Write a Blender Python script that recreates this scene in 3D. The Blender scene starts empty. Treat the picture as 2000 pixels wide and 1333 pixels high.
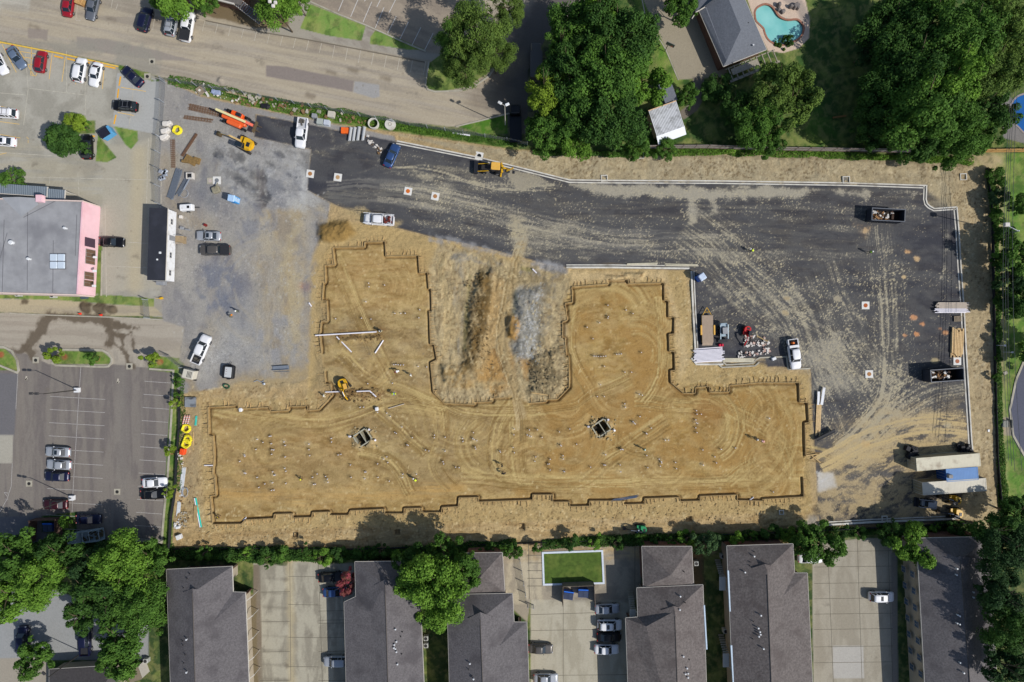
import bpy, math, random
import numpy as np
from mathutils import Vector, Matrix
R = math.radians
# ------------------------------------------------------------------ camera, sky, sun, exposure
HC = 112.0                                   # flying height of the camera above the ground, metres
scene = bpy.context.scene
col = scene.collection
cam_d = bpy.data.cameras.new('camera'); cam = bpy.data.objects.new('camera', cam_d); col.objects.link(cam)
cam.location = (0, 0, HC); cam.rotation_euler = (0, 0, 0)
cam_d.sensor_width = 36.0; cam_d.lens = 36.0 * HC / 200.0
cam_d.clip_start = 1.0; cam_d.clip_end = 3000.0
scene.camera = cam
SHX, SHY = -1.0, 0.46                        # where the shadow of a 1 m post falls
SUN_EL = math.atan(1.0 / math.hypot(SHX, SHY))
w = bpy.data.worlds.new("World"); scene.world = w; w.use_nodes = True
nt = w.node_tree; nt.nodes.clear()
sky = nt.nodes.new('ShaderNodeTexSky'); sky.sky_type = 'NISHITA'; sky.sun_disc = False
sky.sun_elevation = SUN_EL; sky.sun_rotation = math.atan2(-SHX, -SHY); sky.air_density = 1.0; sky.dust_density = 1.0
bg = nt.nodes.new('ShaderNodeBackground'); bg.inputs[1].default_value = 0.105
wo = nt.nodes.new('ShaderNodeOutputWorld')
nt.links.new(sky.outputs[0], bg.inputs[0]); nt.links.new(bg.outputs[0], wo.inputs[0])
sun_d = bpy.data.lights.new('sun', 'SUN'); sun_d.energy = 4.25; sun_d.angle = R(0.5); sun_d.color = (1.0, .965, .91)
sun = bpy.data.objects.new('sun', sun_d); col.objects.link(sun); sun.location = (80, -40, 90)
sun.rotation_euler = Vector((SHX, SHY, -1.0)).to_track_quat('-Z', 'Y').to_euler()
scene.view_settings.view_transform = 'Standard'; scene.view_settings.look = 'None'
scene.view_settings.exposure = 0.0; scene.view_settings.gamma = 1.0
scene.view_settings.use_curve_mapping = False
KK = 1.17                                    # display value of a white sunlit level surface

# ------------------------------------------------------------------ helpers
def W(px, py, h=0.0):
    """photo position -> metres, for a point h metres above the ground"""
    k = (1 - h / HC) * .1
    return ((px - 1000) * k, (666.5 - py) * k)
def lin(c):
    o = []
    for v in c[:3]:
        v = v / 255.0
        o.append((v / 12.92 if v <= .04045 else ((v + .055) / 1.055) ** 2.4) / KK)
    return tuple(o)
MATS = {}
def mat(name, c, rough=.7, metal=0.0, var=.12, scale=3.0, bump=0.0, spec=.3, wave=None, emit=None, srgb=True, stain=None):
    if name in MATS: return MATS[name]
    m = bpy.data.materials.new(name); m.use_nodes = True; t = m.node_tree; n = t.nodes; L = t.links
    b = n['Principled BSDF']; b.inputs['Roughness'].default_value = rough; b.inputs['Metallic'].default_value = metal
    b.inputs['Specular IOR Level'].default_value = spec
    c = lin(c) if srgb else c
    tc = n.new('ShaderNodeTexCoord')
    no = n.new('ShaderNodeTexNoise'); no.inputs['Scale'].default_value = scale; no.inputs['Detail'].default_value = 6
    no.inputs['Roughness'].default_value = .65
    L.new(tc.outputs['Object'], no.inputs['Vector'])
    mr = n.new('ShaderNodeMapRange'); mr.inputs[1].default_value = .3; mr.inputs[2].default_value = .7
    mr.inputs[3].default_value = 1 - var; mr.inputs[4].default_value = 1 + var
    L.new(no.outputs['Fac'], mr.inputs[0])
    mx = n.new('ShaderNodeVectorMath'); mx.operation = 'SCALE'; mx.inputs[0].default_value = c
    L.new(mr.outputs[0], mx.inputs['Scale'])
    out = mx.outputs[0]
    if stain:
        n2 = n.new('ShaderNodeTexNoise'); n2.inputs['Scale'].default_value = stain[1]; n2.inputs['Detail'].default_value = 5
        L.new(tc.outputs['Object'], n2.inputs['Vector'])
        m2 = n.new('ShaderNodeMapRange'); m2.inputs[1].default_value = .5; m2.inputs[2].default_value = .68
        m2.inputs[3].default_value = 0; m2.inputs[4].default_value = stain[2]
        L.new(n2.outputs['Fac'], m2.inputs[0])
        mm = n.new('ShaderNodeMix'); mm.data_type = 'RGBA'
        L.new(m2.outputs[0], mm.inputs[0]); L.new(out, mm.inputs[6]); mm.inputs[7].default_value = (*lin(stain[0]), 1)
        out = mm.outputs[2]
    h = None
    if wave:                                  # (scale, axis, depth, colour depth): ribs, slats or planks
        wv = n.new('ShaderNodeTexWave'); wv.inputs['Scale'].default_value = wave[0]; wv.bands_direction = wave[1]
        wv.inputs['Distortion'].default_value = wave[4] if len(wave) > 4 else 0
        L.new(tc.outputs['Object'], wv.inputs['Vector'])
        w2 = n.new('ShaderNodeMapRange'); w2.inputs[3].default_value = 1 - wave[3]; w2.inputs[4].default_value = 1
        L.new(wv.outputs['Fac'], w2.inputs[0])
        m3 = n.new('ShaderNodeVectorMath'); m3.operation = 'SCALE'; L.new(out, m3.inputs[0]); L.new(w2.outputs[0], m3.inputs['Scale'])
        out = m3.outputs[0]; h = wv.outputs['Fac']
    L.new(out, b.inputs['Base Color'])
    if bump or (wave and wave[2]):
        bp = n.new('ShaderNodeBump'); bp.inputs['Distance'].default_value = wave[2] if wave else bump
        bp.inputs['Strength'].default_value = .8
        L.new(h if h else no.outputs['Fac'], bp.inputs['Height']); L.new(bp.outputs[0], b.inputs['Normal'])
    MATS[name] = m
    return m
class MB:
    def __init__(s): s.v = []; s.f = []
    def add(s, vs, fs):
        o = len(s.v); s.v += [tuple(p) for p in vs]; s.f += [tuple(i + o for i in f) for f in fs]; return s
    def box(s, c, d, rz=0, ry=0, rx=0):
        x, y, z = d[0] / 2, d[1] / 2, d[2] / 2
        M = Matrix.Translation(c) @ Matrix.Rotation(rz, 4, 'Z') @ Matrix.Rotation(ry, 4, 'Y') @ Matrix.Rotation(rx, 4, 'X')
        vs = [M @ Vector(p) for p in ((-x,-y,-z),(x,-y,-z),(x,y,-z),(-x,y,-z),(-x,-y,z),(x,-y,z),(x,y,z),(-x,y,z))]
        return s.add(vs, [(3,2,1,0),(4,5,6,7),(0,1,5,4),(1,2,6,5),(2,3,7,6),(3,0,4,7)])
    def rbox(s, c, d, r=.1, rz=0, top=1.0):
        """box with rounded vertical corners and a slightly drawn in top"""
        pts = []
        x, y = d[0] / 2, d[1] / 2; r = min(r, x * .98, y * .98)
        for (sx, sy, a0) in ((1,1,0),(-1,1,90),(-1,-1,180),(1,-1,270)):
            for k in range(4):
                a = R(a0 + k * 30)
                pts.append((sx * (x - r) + r * math.cos(a), sy * (y - r) + r * math.sin(a)))
        z0, z1 = c[2] - d[2] / 2, c[2] + d[2] / 2; n = len(pts); ca, sa = math.cos(rz), math.sin(rz)
        e = min(r * .6, d[2] * .3, .12)
        vs = []
        for z, k in ((z0, 1), (z1 - e, 1), (z1, 1)):
            kk = top if z > z0 else 1
            ins = e if z == z1 else 0
            for (a, b) in pts:
                a2 = (abs(a) - ins) * (1 if a > 0 else -1) * kk if abs(a) > ins else 0
                b2 = (abs(b) - ins) * (1 if b > 0 else -1) * kk if abs(b) > ins else 0
                vs.append((c[0] + a2 * ca - b2 * sa, c[1] + a2 * sa + b2 * ca, z))
        fs = [tuple(range(n - 1, -1, -1)), tuple(range(2 * n, 3 * n))]
        for l in (0, 1):
            for i in range(n): fs.append((l*n+i, l*n+(i+1) % n, (l+1)*n+(i+1) % n, (l+1)*n+i))
        return s.add(vs, fs)
    def tube(s, p0, p1, r0, r1=None, n=8, cap=True):
        r1 = r0 if r1 is None else r1
        p0 = Vector(p0); p1 = Vector(p1); d = (p1 - p0)
        if d.length < 1e-6: return s
        d.normalize(); u = d.orthogonal().normalized(); v = d.cross(u)
        vs = []
        for p, r in ((p0, r0), (p1, r1)):
            for i in range(n):
                a = 2 * math.pi * i / n; vs.append(p + (u * math.cos(a) + v * math.sin(a)) * r)
        fs = [(i, (i+1) % n, n+(i+1) % n, n+i) for i in range(n)]
        if cap: fs += [tuple(range(n-1, -1, -1)), tuple(range(n, 2*n))]
        return s.add(vs, fs)
    def pipe(s, p0, p1, r, n=12, wall=.12):
        """hollow pipe: outer, inner and ring ends"""
        p0 = Vector(p0); p1 = Vector(p1); d = (p1 - p0).normalized(); u = d.orthogonal().normalized(); v = d.cross(u)
        vs = []
        for p, rr in ((p0, r), (p1, r), (p1, r * (1 - wall)), (p0, r * (1 - wall))):
            for i in range(n):
                a = 2 * math.pi * i / n; vs.append(p + (u * math.cos(a) + v * math.sin(a)) * rr)
        fs = []
        for l in range(4):
            k = (l + 1) % 4
            for i in range(n): fs.append((l*n+i, l*n+(i+1) % n, k*n+(i+1) % n, k*n+i))
        return s.add(vs, fs)
    def path(s, pts, r, n=6):
        for a, b in zip(pts[:-1], pts[1:]): s.tube(a, b, r, r, n)
        return s
    def prism(s, poly, z0, z1):
        n = len(poly)
        a = sum(poly[i][0]*poly[(i+1) % n][1] - poly[(i+1) % n][0]*poly[i][1] for i in range(n))
        if a < 0: poly = poly[::-1]
        vs = [(p[0], p[1], z0) for p in poly] + [(p[0], p[1], z1) for p in poly]
        fs = [tuple(range(n-1, -1, -1)), tuple(range(n, 2*n))] + [(i, (i+1) % n, n+(i+1) % n, n+i) for i in range(n)]
        return s.add(vs, fs)
    def sheet(s, poly, z):
        n = len(poly)
        a = sum(poly[i][0]*poly[(i+1) % n][1] - poly[(i+1) % n][0]*poly[i][1] for i in range(n))
        if a < 0: poly = poly[::-1]
        return s.add([(p[0], p[1], z) for p in poly], [tuple(range(n))])
    def loft(s, rings, cap=True, closed=True):
        n = len(rings[0]); vs = [p for r in rings for p in r]; fs = []
        for l in range(len(rings) - 1):
            for i in range(n if closed else n - 1): fs.append((l*n+i, l*n+(i+1) % n, (l+1)*n+(i+1) % n, (l+1)*n+i))
        if cap: fs += [tuple(range(n-1, -1, -1)), tuple(range((len(rings)-1)*n, len(rings)*n))]
        return s.add(vs, fs)
    def mesh(s, name, smooth=False):
        me = bpy.data.meshes.new(name); me.from_pydata(s.v, [], s.f); me.update()
        if smooth: me.polygons.foreach_set('use_smooth', [True] * len(me.polygons))
        return me
    def build(s, name, m, parent=None, smooth=False, loc=None):
        return put(name, s.mesh(name, smooth), m, parent, loc)
def put(name, me, m, parent=None, loc=None, rz=0):
    o = bpy.data.objects.new(name, me)
    if m is not None:
        if not me.materials: me.materials.append(m)
        if me.materials[0] != m:
            o.material_slots[0].link = 'OBJECT'; o.material_slots[0].material = m
    if parent: o.parent = parent
    if loc: o.location = loc
    if rz: o.rotation_euler = (0, 0, rz)
    col.objects.link(o); return o
def tag(o, label=None, cat=None, group=None, kind=None):
    if label: o['label'] = label
    if cat: o['category'] = cat
    if group: o['group'] = group
    if kind: o['kind'] = kind
    return o
def thing(name, label, cat, loc=(0, 0, 0), rz=0.0, group=None):
    o = bpy.data.objects.new(name, None); o.empty_display_size = .3; col.objects.link(o)
    o.location = loc; o.rotation_euler = (0, 0, rz); return tag(o, label, cat, group)
def struct(o): o['kind'] = 'structure'; return o
def copy_tree(o, parent=None):
    c = o.copy(); col.objects.link(c); c.parent = parent
    for ch in list(o.children):
        copy_tree(ch, c)
    return c
rnd = random.Random(7)
# ------------------------------------------------------------------ the ground: one relief, split into its surfaces
STEP = .2
XS = np.arange(-118, 118.001, STEP, dtype=np.float32); YS = np.arange(-84, 84.001, STEP, dtype=np.float32)
NX, NY = len(XS), len(YS)
GX, GY = np.meshgrid(XS, YS)                     # rows = y
PX = 1000 + GX * 10; PY = 666.5 - GY * 10        # ground map coordinates, 10 to the metre
def vnoise(x, y, seed):
    rs = np.random.RandomState(seed); T = rs.rand(256, 256).astype(np.float32)
    xi = np.floor(x).astype(np.int32); yi = np.floor(y).astype(np.int32)
    fx = x - xi; fy = y - yi; fx = fx*fx*(3-2*fx); fy = fy*fy*(3-2*fy)
    a = T[yi & 255, xi & 255]; b = T[yi & 255, (xi+1) & 255]; c = T[(yi+1) & 255, xi & 255]; d = T[(yi+1) & 255, (xi+1) & 255]
    return (a*(1-fx)+b*fx)*(1-fy) + (c*(1-fx)+d*fx)*fy
def fbm(sx, sy=None, ang=0, octv=4, seed=0, x=None, y=None, gain=.62):
    """sx, sy: feature size in map units along / across the direction ang (degrees, y down)"""
    sy = sx if sy is None else sy
    x = PX if x is None else x; y = PY if y is None else y
    a = R(ang); u = (x*math.cos(a) + y*math.sin(a)) / sx; v = (-x*math.sin(a) + y*math.cos(a)) / sy
    if octv >= 4: wq = vnoise(u*.9 + 90, v*.9 + 70, seed + 900) - .5; v = v + 1.3*wq; u = u + .5*wq; octv = octv + 1
    o = 0; amp = 1; tot = 0
    for k in range(octv):
        o = o + amp * vnoise(u * 2**k + 17.3*k + 400, v * 2**k + 9.1*k + 400, seed*13 + k); tot += amp; amp *= gain
    return o / tot
def sst(a, b, x):
    t = np.clip((x - a) / (b - a), 0, 1); return t*t*(3-2*t)
def win(pts, m):
    xs = [p[0] for p in pts]; ys = [p[1] for p in pts]
    x0 = max(0, int(((min(xs)-m-1000)/10 - XS[0]) / STEP)); x1 = min(NX, int(((max(xs)+m-1000)/10 - XS[0]) / STEP) + 2)
    y0 = max(0, int(((666.5-(max(ys)+m))/10 - YS[0]) / STEP)); y1 = min(NY, int(((666.5-(min(ys)-m))/10 - YS[0]) / STEP) + 2)
    return (slice(y0, max(y0, y1)), slice(x0, max(x0, x1)))
def sd_poly(pts, s):
    x, y = PX[s], PY[s]; d = np.full(x.shape, 1e9, np.float32); ins = np.zeros(x.shape, bool)
    n = len(pts)
    for i in range(n):
        ax, ay = pts[i]; bx, by = pts[(i+1) % n]; dx, dy = bx-ax, by-ay
        t = np.clip(((x-ax)*dx + (y-ay)*dy) / (dx*dx+dy*dy+1e-9), 0, 1)
        d = np.minimum(d, (x-ax-t*dx)**2 + (y-ay-t*dy)**2)
        if ay != by:
            c = ((ay > y) != (by > y)) & (x < (bx-ax)*(y-ay)/(by-ay) + ax); ins ^= c
    d = np.sqrt(d); return np.where(ins, -d, d)
def sd_line(pts, s):
    x, y = PX[s], PY[s]; d = np.full(x.shape, 1e9, np.float32); sg = np.zeros(x.shape, np.float32)
    for (ax, ay), (bx, by) in zip(pts[:-1], pts[1:]):
        dx, dy = bx-ax, by-ay
        t = np.clip(((x-ax)*dx + (y-ay)*dy) / (dx*dx+dy*dy+1e-9), 0, 1)
        q = np.sqrt((x-ax-t*dx)**2 + (y-ay-t*dy)**2)
        side = np.sign((x-ax)*dy - (y-ay)*dx)
        sg = np.where(q < d, side*q, sg); d = np.minimum(d, q)
    (ax, ay), (bx, by) = pts[0], pts[1]; e = np.hypot(x-ax, y-ay) + 1e-3; e0 = ((x-ax)*(bx-ax)+(y-ay)*(by-ay))/math.hypot(bx-ax, by-ay)
    (ax, ay), (bx, by) = pts[-1], pts[-2]; f = np.hypot(x-ax, y-ay) + 1e-3; f0 = ((x-ax)*(bx-ax)+(y-ay)*(by-ay))/math.hypot(bx-ax, by-ay)
    sg = np.where((np.abs(e-d) < .5) & (e0 < -.5) | (np.abs(f-d) < .5) & (f0 < -.5), 1e4, sg)
    return d, sg
def curve(pts, n=8):
    """Catmull-Rom through the points"""
    o = []; P = [pts[0]] + list(pts) + [pts[-1]]
    for i in range(1, len(P)-2):
        for k in range(n):
            t = k/n; a, b, c, d = P[i-1], P[i], P[i+1], P[i+2]
            o.append(tuple(.5*((2*b[j]) + (-a[j]+c[j])*t + (2*a[j]-5*b[j]+4*c[j]-d[j])*t*t + (-a[j]+3*b[j]-3*c[j]+d[j])*t**3) for j in (0, 1)))
    o.append(tuple(pts[-1])); return o
C = np.zeros((NY, NX, 3), np.float32); C[:] = lin((74, 92, 52))
D = np.zeros((NY, NX, 3), np.float32); D[:] = lin((190, 175, 140))
M = np.zeros((NY, NX), np.float32)               # how much of the loose material D lies on the surface C
G = np.ones((NY, NX), np.float32)                # how rough the surface is
Z = np.zeros((NY, NX), np.float32)
ID = np.zeros((NY, NX), np.int32); NAMES = ['ground']
N1 = fbm(60, seed=1, octv=5) - .5; N2 = fbm(14, seed=2, octv=4) - .5; N3 = fbm(200, seed=3, octv=3) - .5
def zone(name, pts, rgb, soft=1.0, warp=0.0, rough=None, noid=False, z=None, wn=None):
    s = win(pts, 20 + warp*2); d = sd_poly(pts, s)
    if warp: d = d + warp*2*(N2[s] + N1[s])
    m = sst(soft, -soft, d)[..., None]
    C[s] = C[s]*(1-m) + np.array(lin(rgb), np.float32)*m
    M[s] *= (1 - m[..., 0])
    if rough is not None: G[s] = G[s]*(1-m[..., 0]) + rough*m[..., 0]
    if z is not None: Z[s] = Z[s]*(1-m[..., 0]) + z*m[..., 0]
    if not noid:
        if name not in NAMES: NAMES.append(name)
        I = ID[s]; I[d < 0] = NAMES.index(name); ID[s] = I
def tint(pts, rgb, amt=.6, soft=12, warp=8, line=None, sz=None, ang=0, seed=5, thr=None):
    """a stain, a differently coloured soil or painted-in shade inside a polygon (or along a line of width 'line')"""
    s = win(pts, soft + warp*2 + (line or 0)); d = sd_line(pts, s)[0] - line if line else sd_poly(pts, s)
    if warp: d = d + warp*2*(N2[s] + N1[s])
    m = sst(soft, -soft, d) * amt
    if sz is not None:
        q = fbm(sz[0], sz[1], ang, 4, seed, PX[s], PY[s]); m = m * sst(.38, .62, q)
    m = m[..., None]; C[s] = C[s]*(1-m) + np.array(lin(rgb), np.float32)*m
def dust(pts, rgb, amt=.6, soft=15, warp=10, line=None, sz=None, ang=0, seed=8, lo=.4, hi=.65):
    """loose soil or chips lying on the surface; the material breaks it up into clods"""
    s = win(pts, soft + warp*2 + (line or 0))
    d = (sd_line(pts, s)[0] - line) if line else sd_poly(pts, s)
    if warp: d = d + warp*2*(N2[s] + N1[s])
    m = sst(soft, -soft, d) * amt
    if sz is not None: m = m * (.25 + .95*sst(lo, hi, fbm(sz[0], sz[1], ang, 4, seed, PX[s], PY[s])))
    k = (m / (m + M[s] + 1e-4))[..., None]
    c_ = np.clip(m*.42, 0, .5)[..., None]; C[s] = C[s]*(1-c_) + np.array(lin(rgb), np.float32)*c_
    D[s] = D[s]*(1-k) + np.array(lin(rgb), np.float32)*k; M[s] = np.minimum(1.1, M[s] + .8*m*(1-M[s]*.5))
def sprinkle(pts, rgb, n, amt=1.0, seed=0, onto='M', soft=10, clump=40, grow=.5):
    """single clods, chips and stones scattered over a polygon, n to the hundred square metres"""
    s = win(pts, soft); d = sd_poly(pts, s); rs = np.random.RandomState(seed + 50)
    q = fbm(clump, seed=seed + 7, octv=3, x=PX[s], y=PY[s])
    pr = n/100*STEP*STEP * sst(soft, -soft, d) * (.15 + 2.2*sst(.42, .66, q))
    m = (rs.rand(*d.shape) < pr) * (amt*(.5 + .6*rs.rand(*d.shape)))
    for ax, sh, pw in ((0, 1, grow), (1, 1, grow), (0, -1, grow*.5)):
        m = np.maximum(m, np.roll(m, sh, ax) * (rs.rand(*d.shape) < pw) * .85)
    m = m.astype(np.float32)
    if onto == 'M':
        k = (m / (m + M[s] + 1e-4))[..., None]; D[s] = D[s]*(1-k) + np.array(lin(rgb), np.float32)*k; M[s] = np.minimum(1.1, M[s] + m)
    else:
        m = m[..., None]; C[s] = C[s]*(1-m) + np.array(lin(rgb), np.float32)*m
def track(pts, rgb=None, gap=9, wd=2.2, amt=.5, dusty=False, c=True, n=1, seed=0):
    """wheel tracks: two parallel lines, or a band of n of them"""
    if c: pts = curve(pts)
    s = win(pts, gap*n + 8); d, sg = sd_line(pts, s)
    hw_ = gap*n*.5; x_, y_ = PX[s], PY[s]
    q = vnoise(sg/(wd*.62) + 500 + 5*N1[s], (x_+y_)*.006 + 30, seed+n+60) *.7 + .3*vnoise(sg/(wd*1.6) + 300, (x_-y_)*.01 + 60, seed+70)
    m = sst(.46, .70, q) * sst(hw_+3, hw_-4, np.abs(sg) + 5*N2[s]) * amt * (.35 + 1.3*(N2[s] + .5))
    m = np.clip(m, 0, 1)
    if dusty:
        k = (m / (m + M[s] + 1e-4))[..., None]; D[s] = D[s]*(1-k) + np.array(lin(rgb), np.float32)*k
        M[s] = np.minimum(1.05, M[s] + m*.75); c_ = (m*.4)[..., None]; C[s] = C[s]*(1-c_) + np.array(lin(rgb), np.float32)*c_
    else:
        m = m[..., None]; C[s] = C[s]*(1-m) + np.array(lin(rgb), np.float32)*m
def swirl(cx, cy, r0, r1, rgb, amt=.4, a0=-180, a1=180, seed=3, fine=5, ex=1.0, dusty=False):
    """tyre scrub marks turning round a point"""
    s = win([(cx-r1, cy-r1), (cx+r1, cy+r1)], 4); x = PX[s]-cx; y = (PY[s]-cy)*ex
    r = np.hypot(x, y); th = np.degrees(np.arctan2(-y, x))
    q = fbm(fine, 40, 0, 3, seed, r + 6*N1[s] + 500, th*.6 + 500)
    am = ((th - a0) % 360) < ((a1 - a0) if a1 - a0 < 360 else 360.1)
    m = sst(.45, .62, q) * sst(r0-4, r0+4, r) * sst(r1, r1-12, r) * am * amt
    if dusty:
        k = (m / (m + M[s] + 1e-4))[..., None]; D[s] = D[s]*(1-k) + np.array(lin(rgb), np.float32)*k
        M[s] = np.minimum(1.05, M[s] + m); return
    m = m[..., None]; C[s] = C[s]*(1-m) + np.array(lin(rgb), np.float32)*m
def heap(pts, h, soft=10, rough=.3, line=None, seed=4, sc=14):
    s = win(pts, soft + 6 + (line or 0)); d = (sd_line(pts, s)[0] - line) if line else sd_poly(pts, s)
    m = sst(soft*.5, -soft, d + 6*N2[s])
    Z[s] += m * h * (1 - rough + 2*rough*fbm(sc, seed=seed, octv=4, x=PX[s], y=PY[s]))
def rect(x0, y0, x1, y1): return [(x0, y0), (x1, y0), (x1, y1), (x0, y1)]
BIG = 2300
# --- surroundings first, site last (map units = photo pixels at ground level)
zone('lawn', rect(-300, -300, BIG, 1700), (64, 92, 40), rough=.5)
# top left: old asphalt road and parking
zone('road', [(-300,-300),(1180,-300),(1180,-20),(1075,60),(1030,140),(1030,262),(1000,262),(985,228),(905,250),(800,240),(640,212),(480,180),(320,152),(240,128),(0,80),(-300,18)], (170, 160, 144), rough=.25)
tint([(-300,-60),(330,20),(640,80),(860,130),(1000,180)], (152, 142, 125), .7, 10, 6, line=22, sz=(60,6), ang=11)
tint([(-300,-300),(100,-300),(55,28),(-300,0)], (186, 181, 168), .8, 4, 3)
tint(rect(0, 0, 1000, 260), (140, 130, 116), .5, 10, 5, sz=(120,5), ang=11, seed=31)
tint(rect(0, 0, 1000, 260), (188, 175, 150), .5, 10, 5, sz=(150,9), ang=11, seed=33)
zone('', [(150,72),(215,78),(330,105),(385,120),(300,118),(150,95)], (152, 143, 133), 2, 2, noid=True)
zone('', [(520,128),(560,131),(640,147),(692,158),(689,180),(610,165),(520,150)], (139, 129, 122), 1.5, 1, noid=True)
zone('', [(692,159),(740,166),(742,190),(728,192),(690,180)], (160, 158, 155), 1.5, 1, noid=True)
zone('', [(55,55),(95,58),(92,80),(55,74)], (150, 139, 128), 2, 2, noid=True)
tint([(1010,225),(1005,150),(1050,60),(1120,-60),(1180,-200)], (92, 88, 86), .92, 26, 10, line=44); tint([(930,200),(985,190)], (128,116,102), .6, 20, 8, line=16)  # street under the trees: dark asphalt, with their shade put into the colour
for (x, y) in ((640,140),(682,136),(745,152),(520,190),(600,185),(300,40),(210,36),(60,50),(420,60)):
    tint([(x,y),(x+14,y+4)], (110, 98, 82), .6, 5, 4, line=3)
dust([(830,160),(960,150),(1010,120)], (185,165,135), .45, 14, 8, line=18)
zone('sidewalk', [(402,42),(520,60),(575,0),(600,-40),(640,-40),(588,52),(690,78),(720,40),(735,48),(722,84),(830,100),(905,112),(905,130),(800,112),(640,84),(520,66),(402,48)], (163, 156, 143), rough=.2)
zone('parking_lot', [(606,-300),(905,-300),(905,110),(840,104),(735,60),(606,4)], (160, 147, 130), rough=.3)
tint(rect(606, -300, 900, 100), (135, 124, 112), .6, 10, 5, sz=(30,10), ang=25, seed=34)
zone('lawn', [(606,8),(660,30),(714,51),(706,80),(640,70),(586,56)], (120, 150, 74), .8)
zone('lawn', [(733,60),(760,68),(830,98),(800,98),(722,86),(724,72)], (112, 142, 68), .8)
zone('lawn', [(838,124),(870,100),(950,100),(972,122),(950,145),(910,170),(870,178),(838,176),(832,166)], (94, 120, 56), .8)
zone('lawn', [(892,247),(990,222),(992,262),(940,262)], (80, 122, 40), .8)
zone('bare_soil', [(385,-60),(590,-60),(560,55),(500,55),(400,30)], (120, 105, 80), 3, 3)
# left concrete lot
zone('parking_lot', [(-300,22),(0,84),(240,130),(322,157),(322,620),(0,600),(-300,590)], (172, 168, 156), rough=.25)
tint(rect(-100, 80, 320, 620), (148, 144, 132), .7, 10, 4, sz=(40,40), seed=41)
tint(rect(-100, 280, 320, 420), (176, 168, 147), .6, 20, 6, sz=(120,8), ang=0, seed=43)
tint([(150,330),(290,320),(310,420)], (150,144,132), .5, 10, 6, line=8)
zone('', [(229,143),(322,158),(303,262),(220,246)], (172, 172, 168), 1, noid=True)
zone('', [(196,278),(240,285),(310,265),(318,560),(205,575),(205,520)], (172, 166, 150), 6, 5, noid=True)
tint([(272,300),(262,560)], (186, 173, 142), .6, 12, 5, line=14)
zone('lawn', [(222,247),(268,256),(270,275),(256,292),(245,283)], (104, 138, 62), .8)
zone('lawn', [(191,263),(228,308),(210,317),(187,316)], (104, 138, 62), .8)
zone('lawn', [(232,128),(290,143),(296,160),(320,152),(480,182),(640,214),(800,242),(1000,275),(1000,290),(800,262),(640,240),(480,208),(395,192),(380,170),(285,155),(232,138)], (82, 112, 45), .8, 2)
zone('lawn', rect(120,236,186,262), (96,120,56), 2, 2)
# pink building strip, bottom-left road
zone('lawn', [(-300,560),(152,575),(250,578),(300,585),(300,600),(200,594),(100,586),(-300,578)], (112, 136, 70), 1, 2)
zone('bare_soil', [(-300,580),(100,586),(200,594),(300,600),(320,618),(220,618),(100,614),(-300,600)], (178, 166, 138), 1, 2)
zone('lawn', [(186,478),(200,478),(196,575),(184,575)], (104,128,62), 1, 2)
zone('road', [(-300,602),(100,614),(240,620),(322,626),(362,640),(352,700),(340,725),(-300,720)], (170, 161, 146), rough=.25)
tint(rect(-100, 600, 360, 700), (152, 142, 128), .6, 10, 4, sz=(150,8), ang=2, seed=44)
zone('parking_lot', [(-300,672),(20,682),(60,695),(96,712),(200,716),(222,712),(336,724),(332,800),(318,1062),(255,1060),(150,1062),(100,1010),(-300,1030)], (117, 110, 106), rough=.3)
tint(rect(-300, 690, 336, 1060), (136, 129, 120), .7, 10, 5, sz=(12,90), seed=45)
tint([(240,720),(236,1000)], (134,128,120), .6, 14, 5, line=10)
tint([(44,700),(30,960)], (134,126,117), .6, 12, 5, line=8)
zone('', [(-300,848),(26,848),(24,905),(-300,905)], (170,165,152), 1, noid=True)
zone('', [(-300,720),(35,730),(28,850),(-300,850)], (112,110,112), 2, noid=True)
zone('road', [(-300,1020),(75,1008),(100,1062),(-300,1075)], (112,110,112), rough=.3)
# wet mud on the road
for pts, lw in (([(100,616),(150,622),(200,624),(228,640)],9), ([(95,622),(75,650),(55,678),(62,700),(70,706)],8), ([(55,678),(40,688),(30,686)],5),
                ([(205,625),(218,650),(218,670)],6), ([(207,672),(222,672),(240,684),(250,700),(250,712)],3.5), ([(226,634),(250,640),(268,642)],5),
                ([(220,654),(250,655),(262,656)],2), ([(237,656),(240,672)],1.8), ([(258,650),(261,682)],2.5), ([(252,712),(258,714)],8)):
    tint(pts, (92, 82, 70), .85, 1.6, 9, line=lw*.9); tint(pts, (112, 100, 84), .5, 4, 12, line=lw*1.3)
for (x, y, r) in ((168,600,12),(195,602,11),(218,605,9),(46,590,5),(365,630,7)): tint([(x,y),(x+3,y)], (92, 80, 64), .9, 3, 4, line=r)
# islands and right grass verge of the lot
zone('lawn', [(118,686),(200,687),(216,700),(214,712),(112,712),(102,700)], (104, 132, 58), .8)
zone('lawn', [(-300,680),(10,682),(30,700),(36,725),(-300,706)], (104,132,58), .8)
zone('lawn', [(290,694),(352,700),(360,716),(345,760),(352,840),(345,960),(336,1075),(318,1075),(325,900),(336,728),(290,722)], (92, 124, 52), .8)
zone('lawn', [(82,1008),(150,1000),(150,1040),(82,1040)], (52,84,36), .8)
for (x, y) in ((126,698),(188,701),(312,707),(1,693),(335,882),(339,960)): tint([(x,y),(x+1,y)], (165, 88, 62), .9, 2, 1, line=6)
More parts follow.
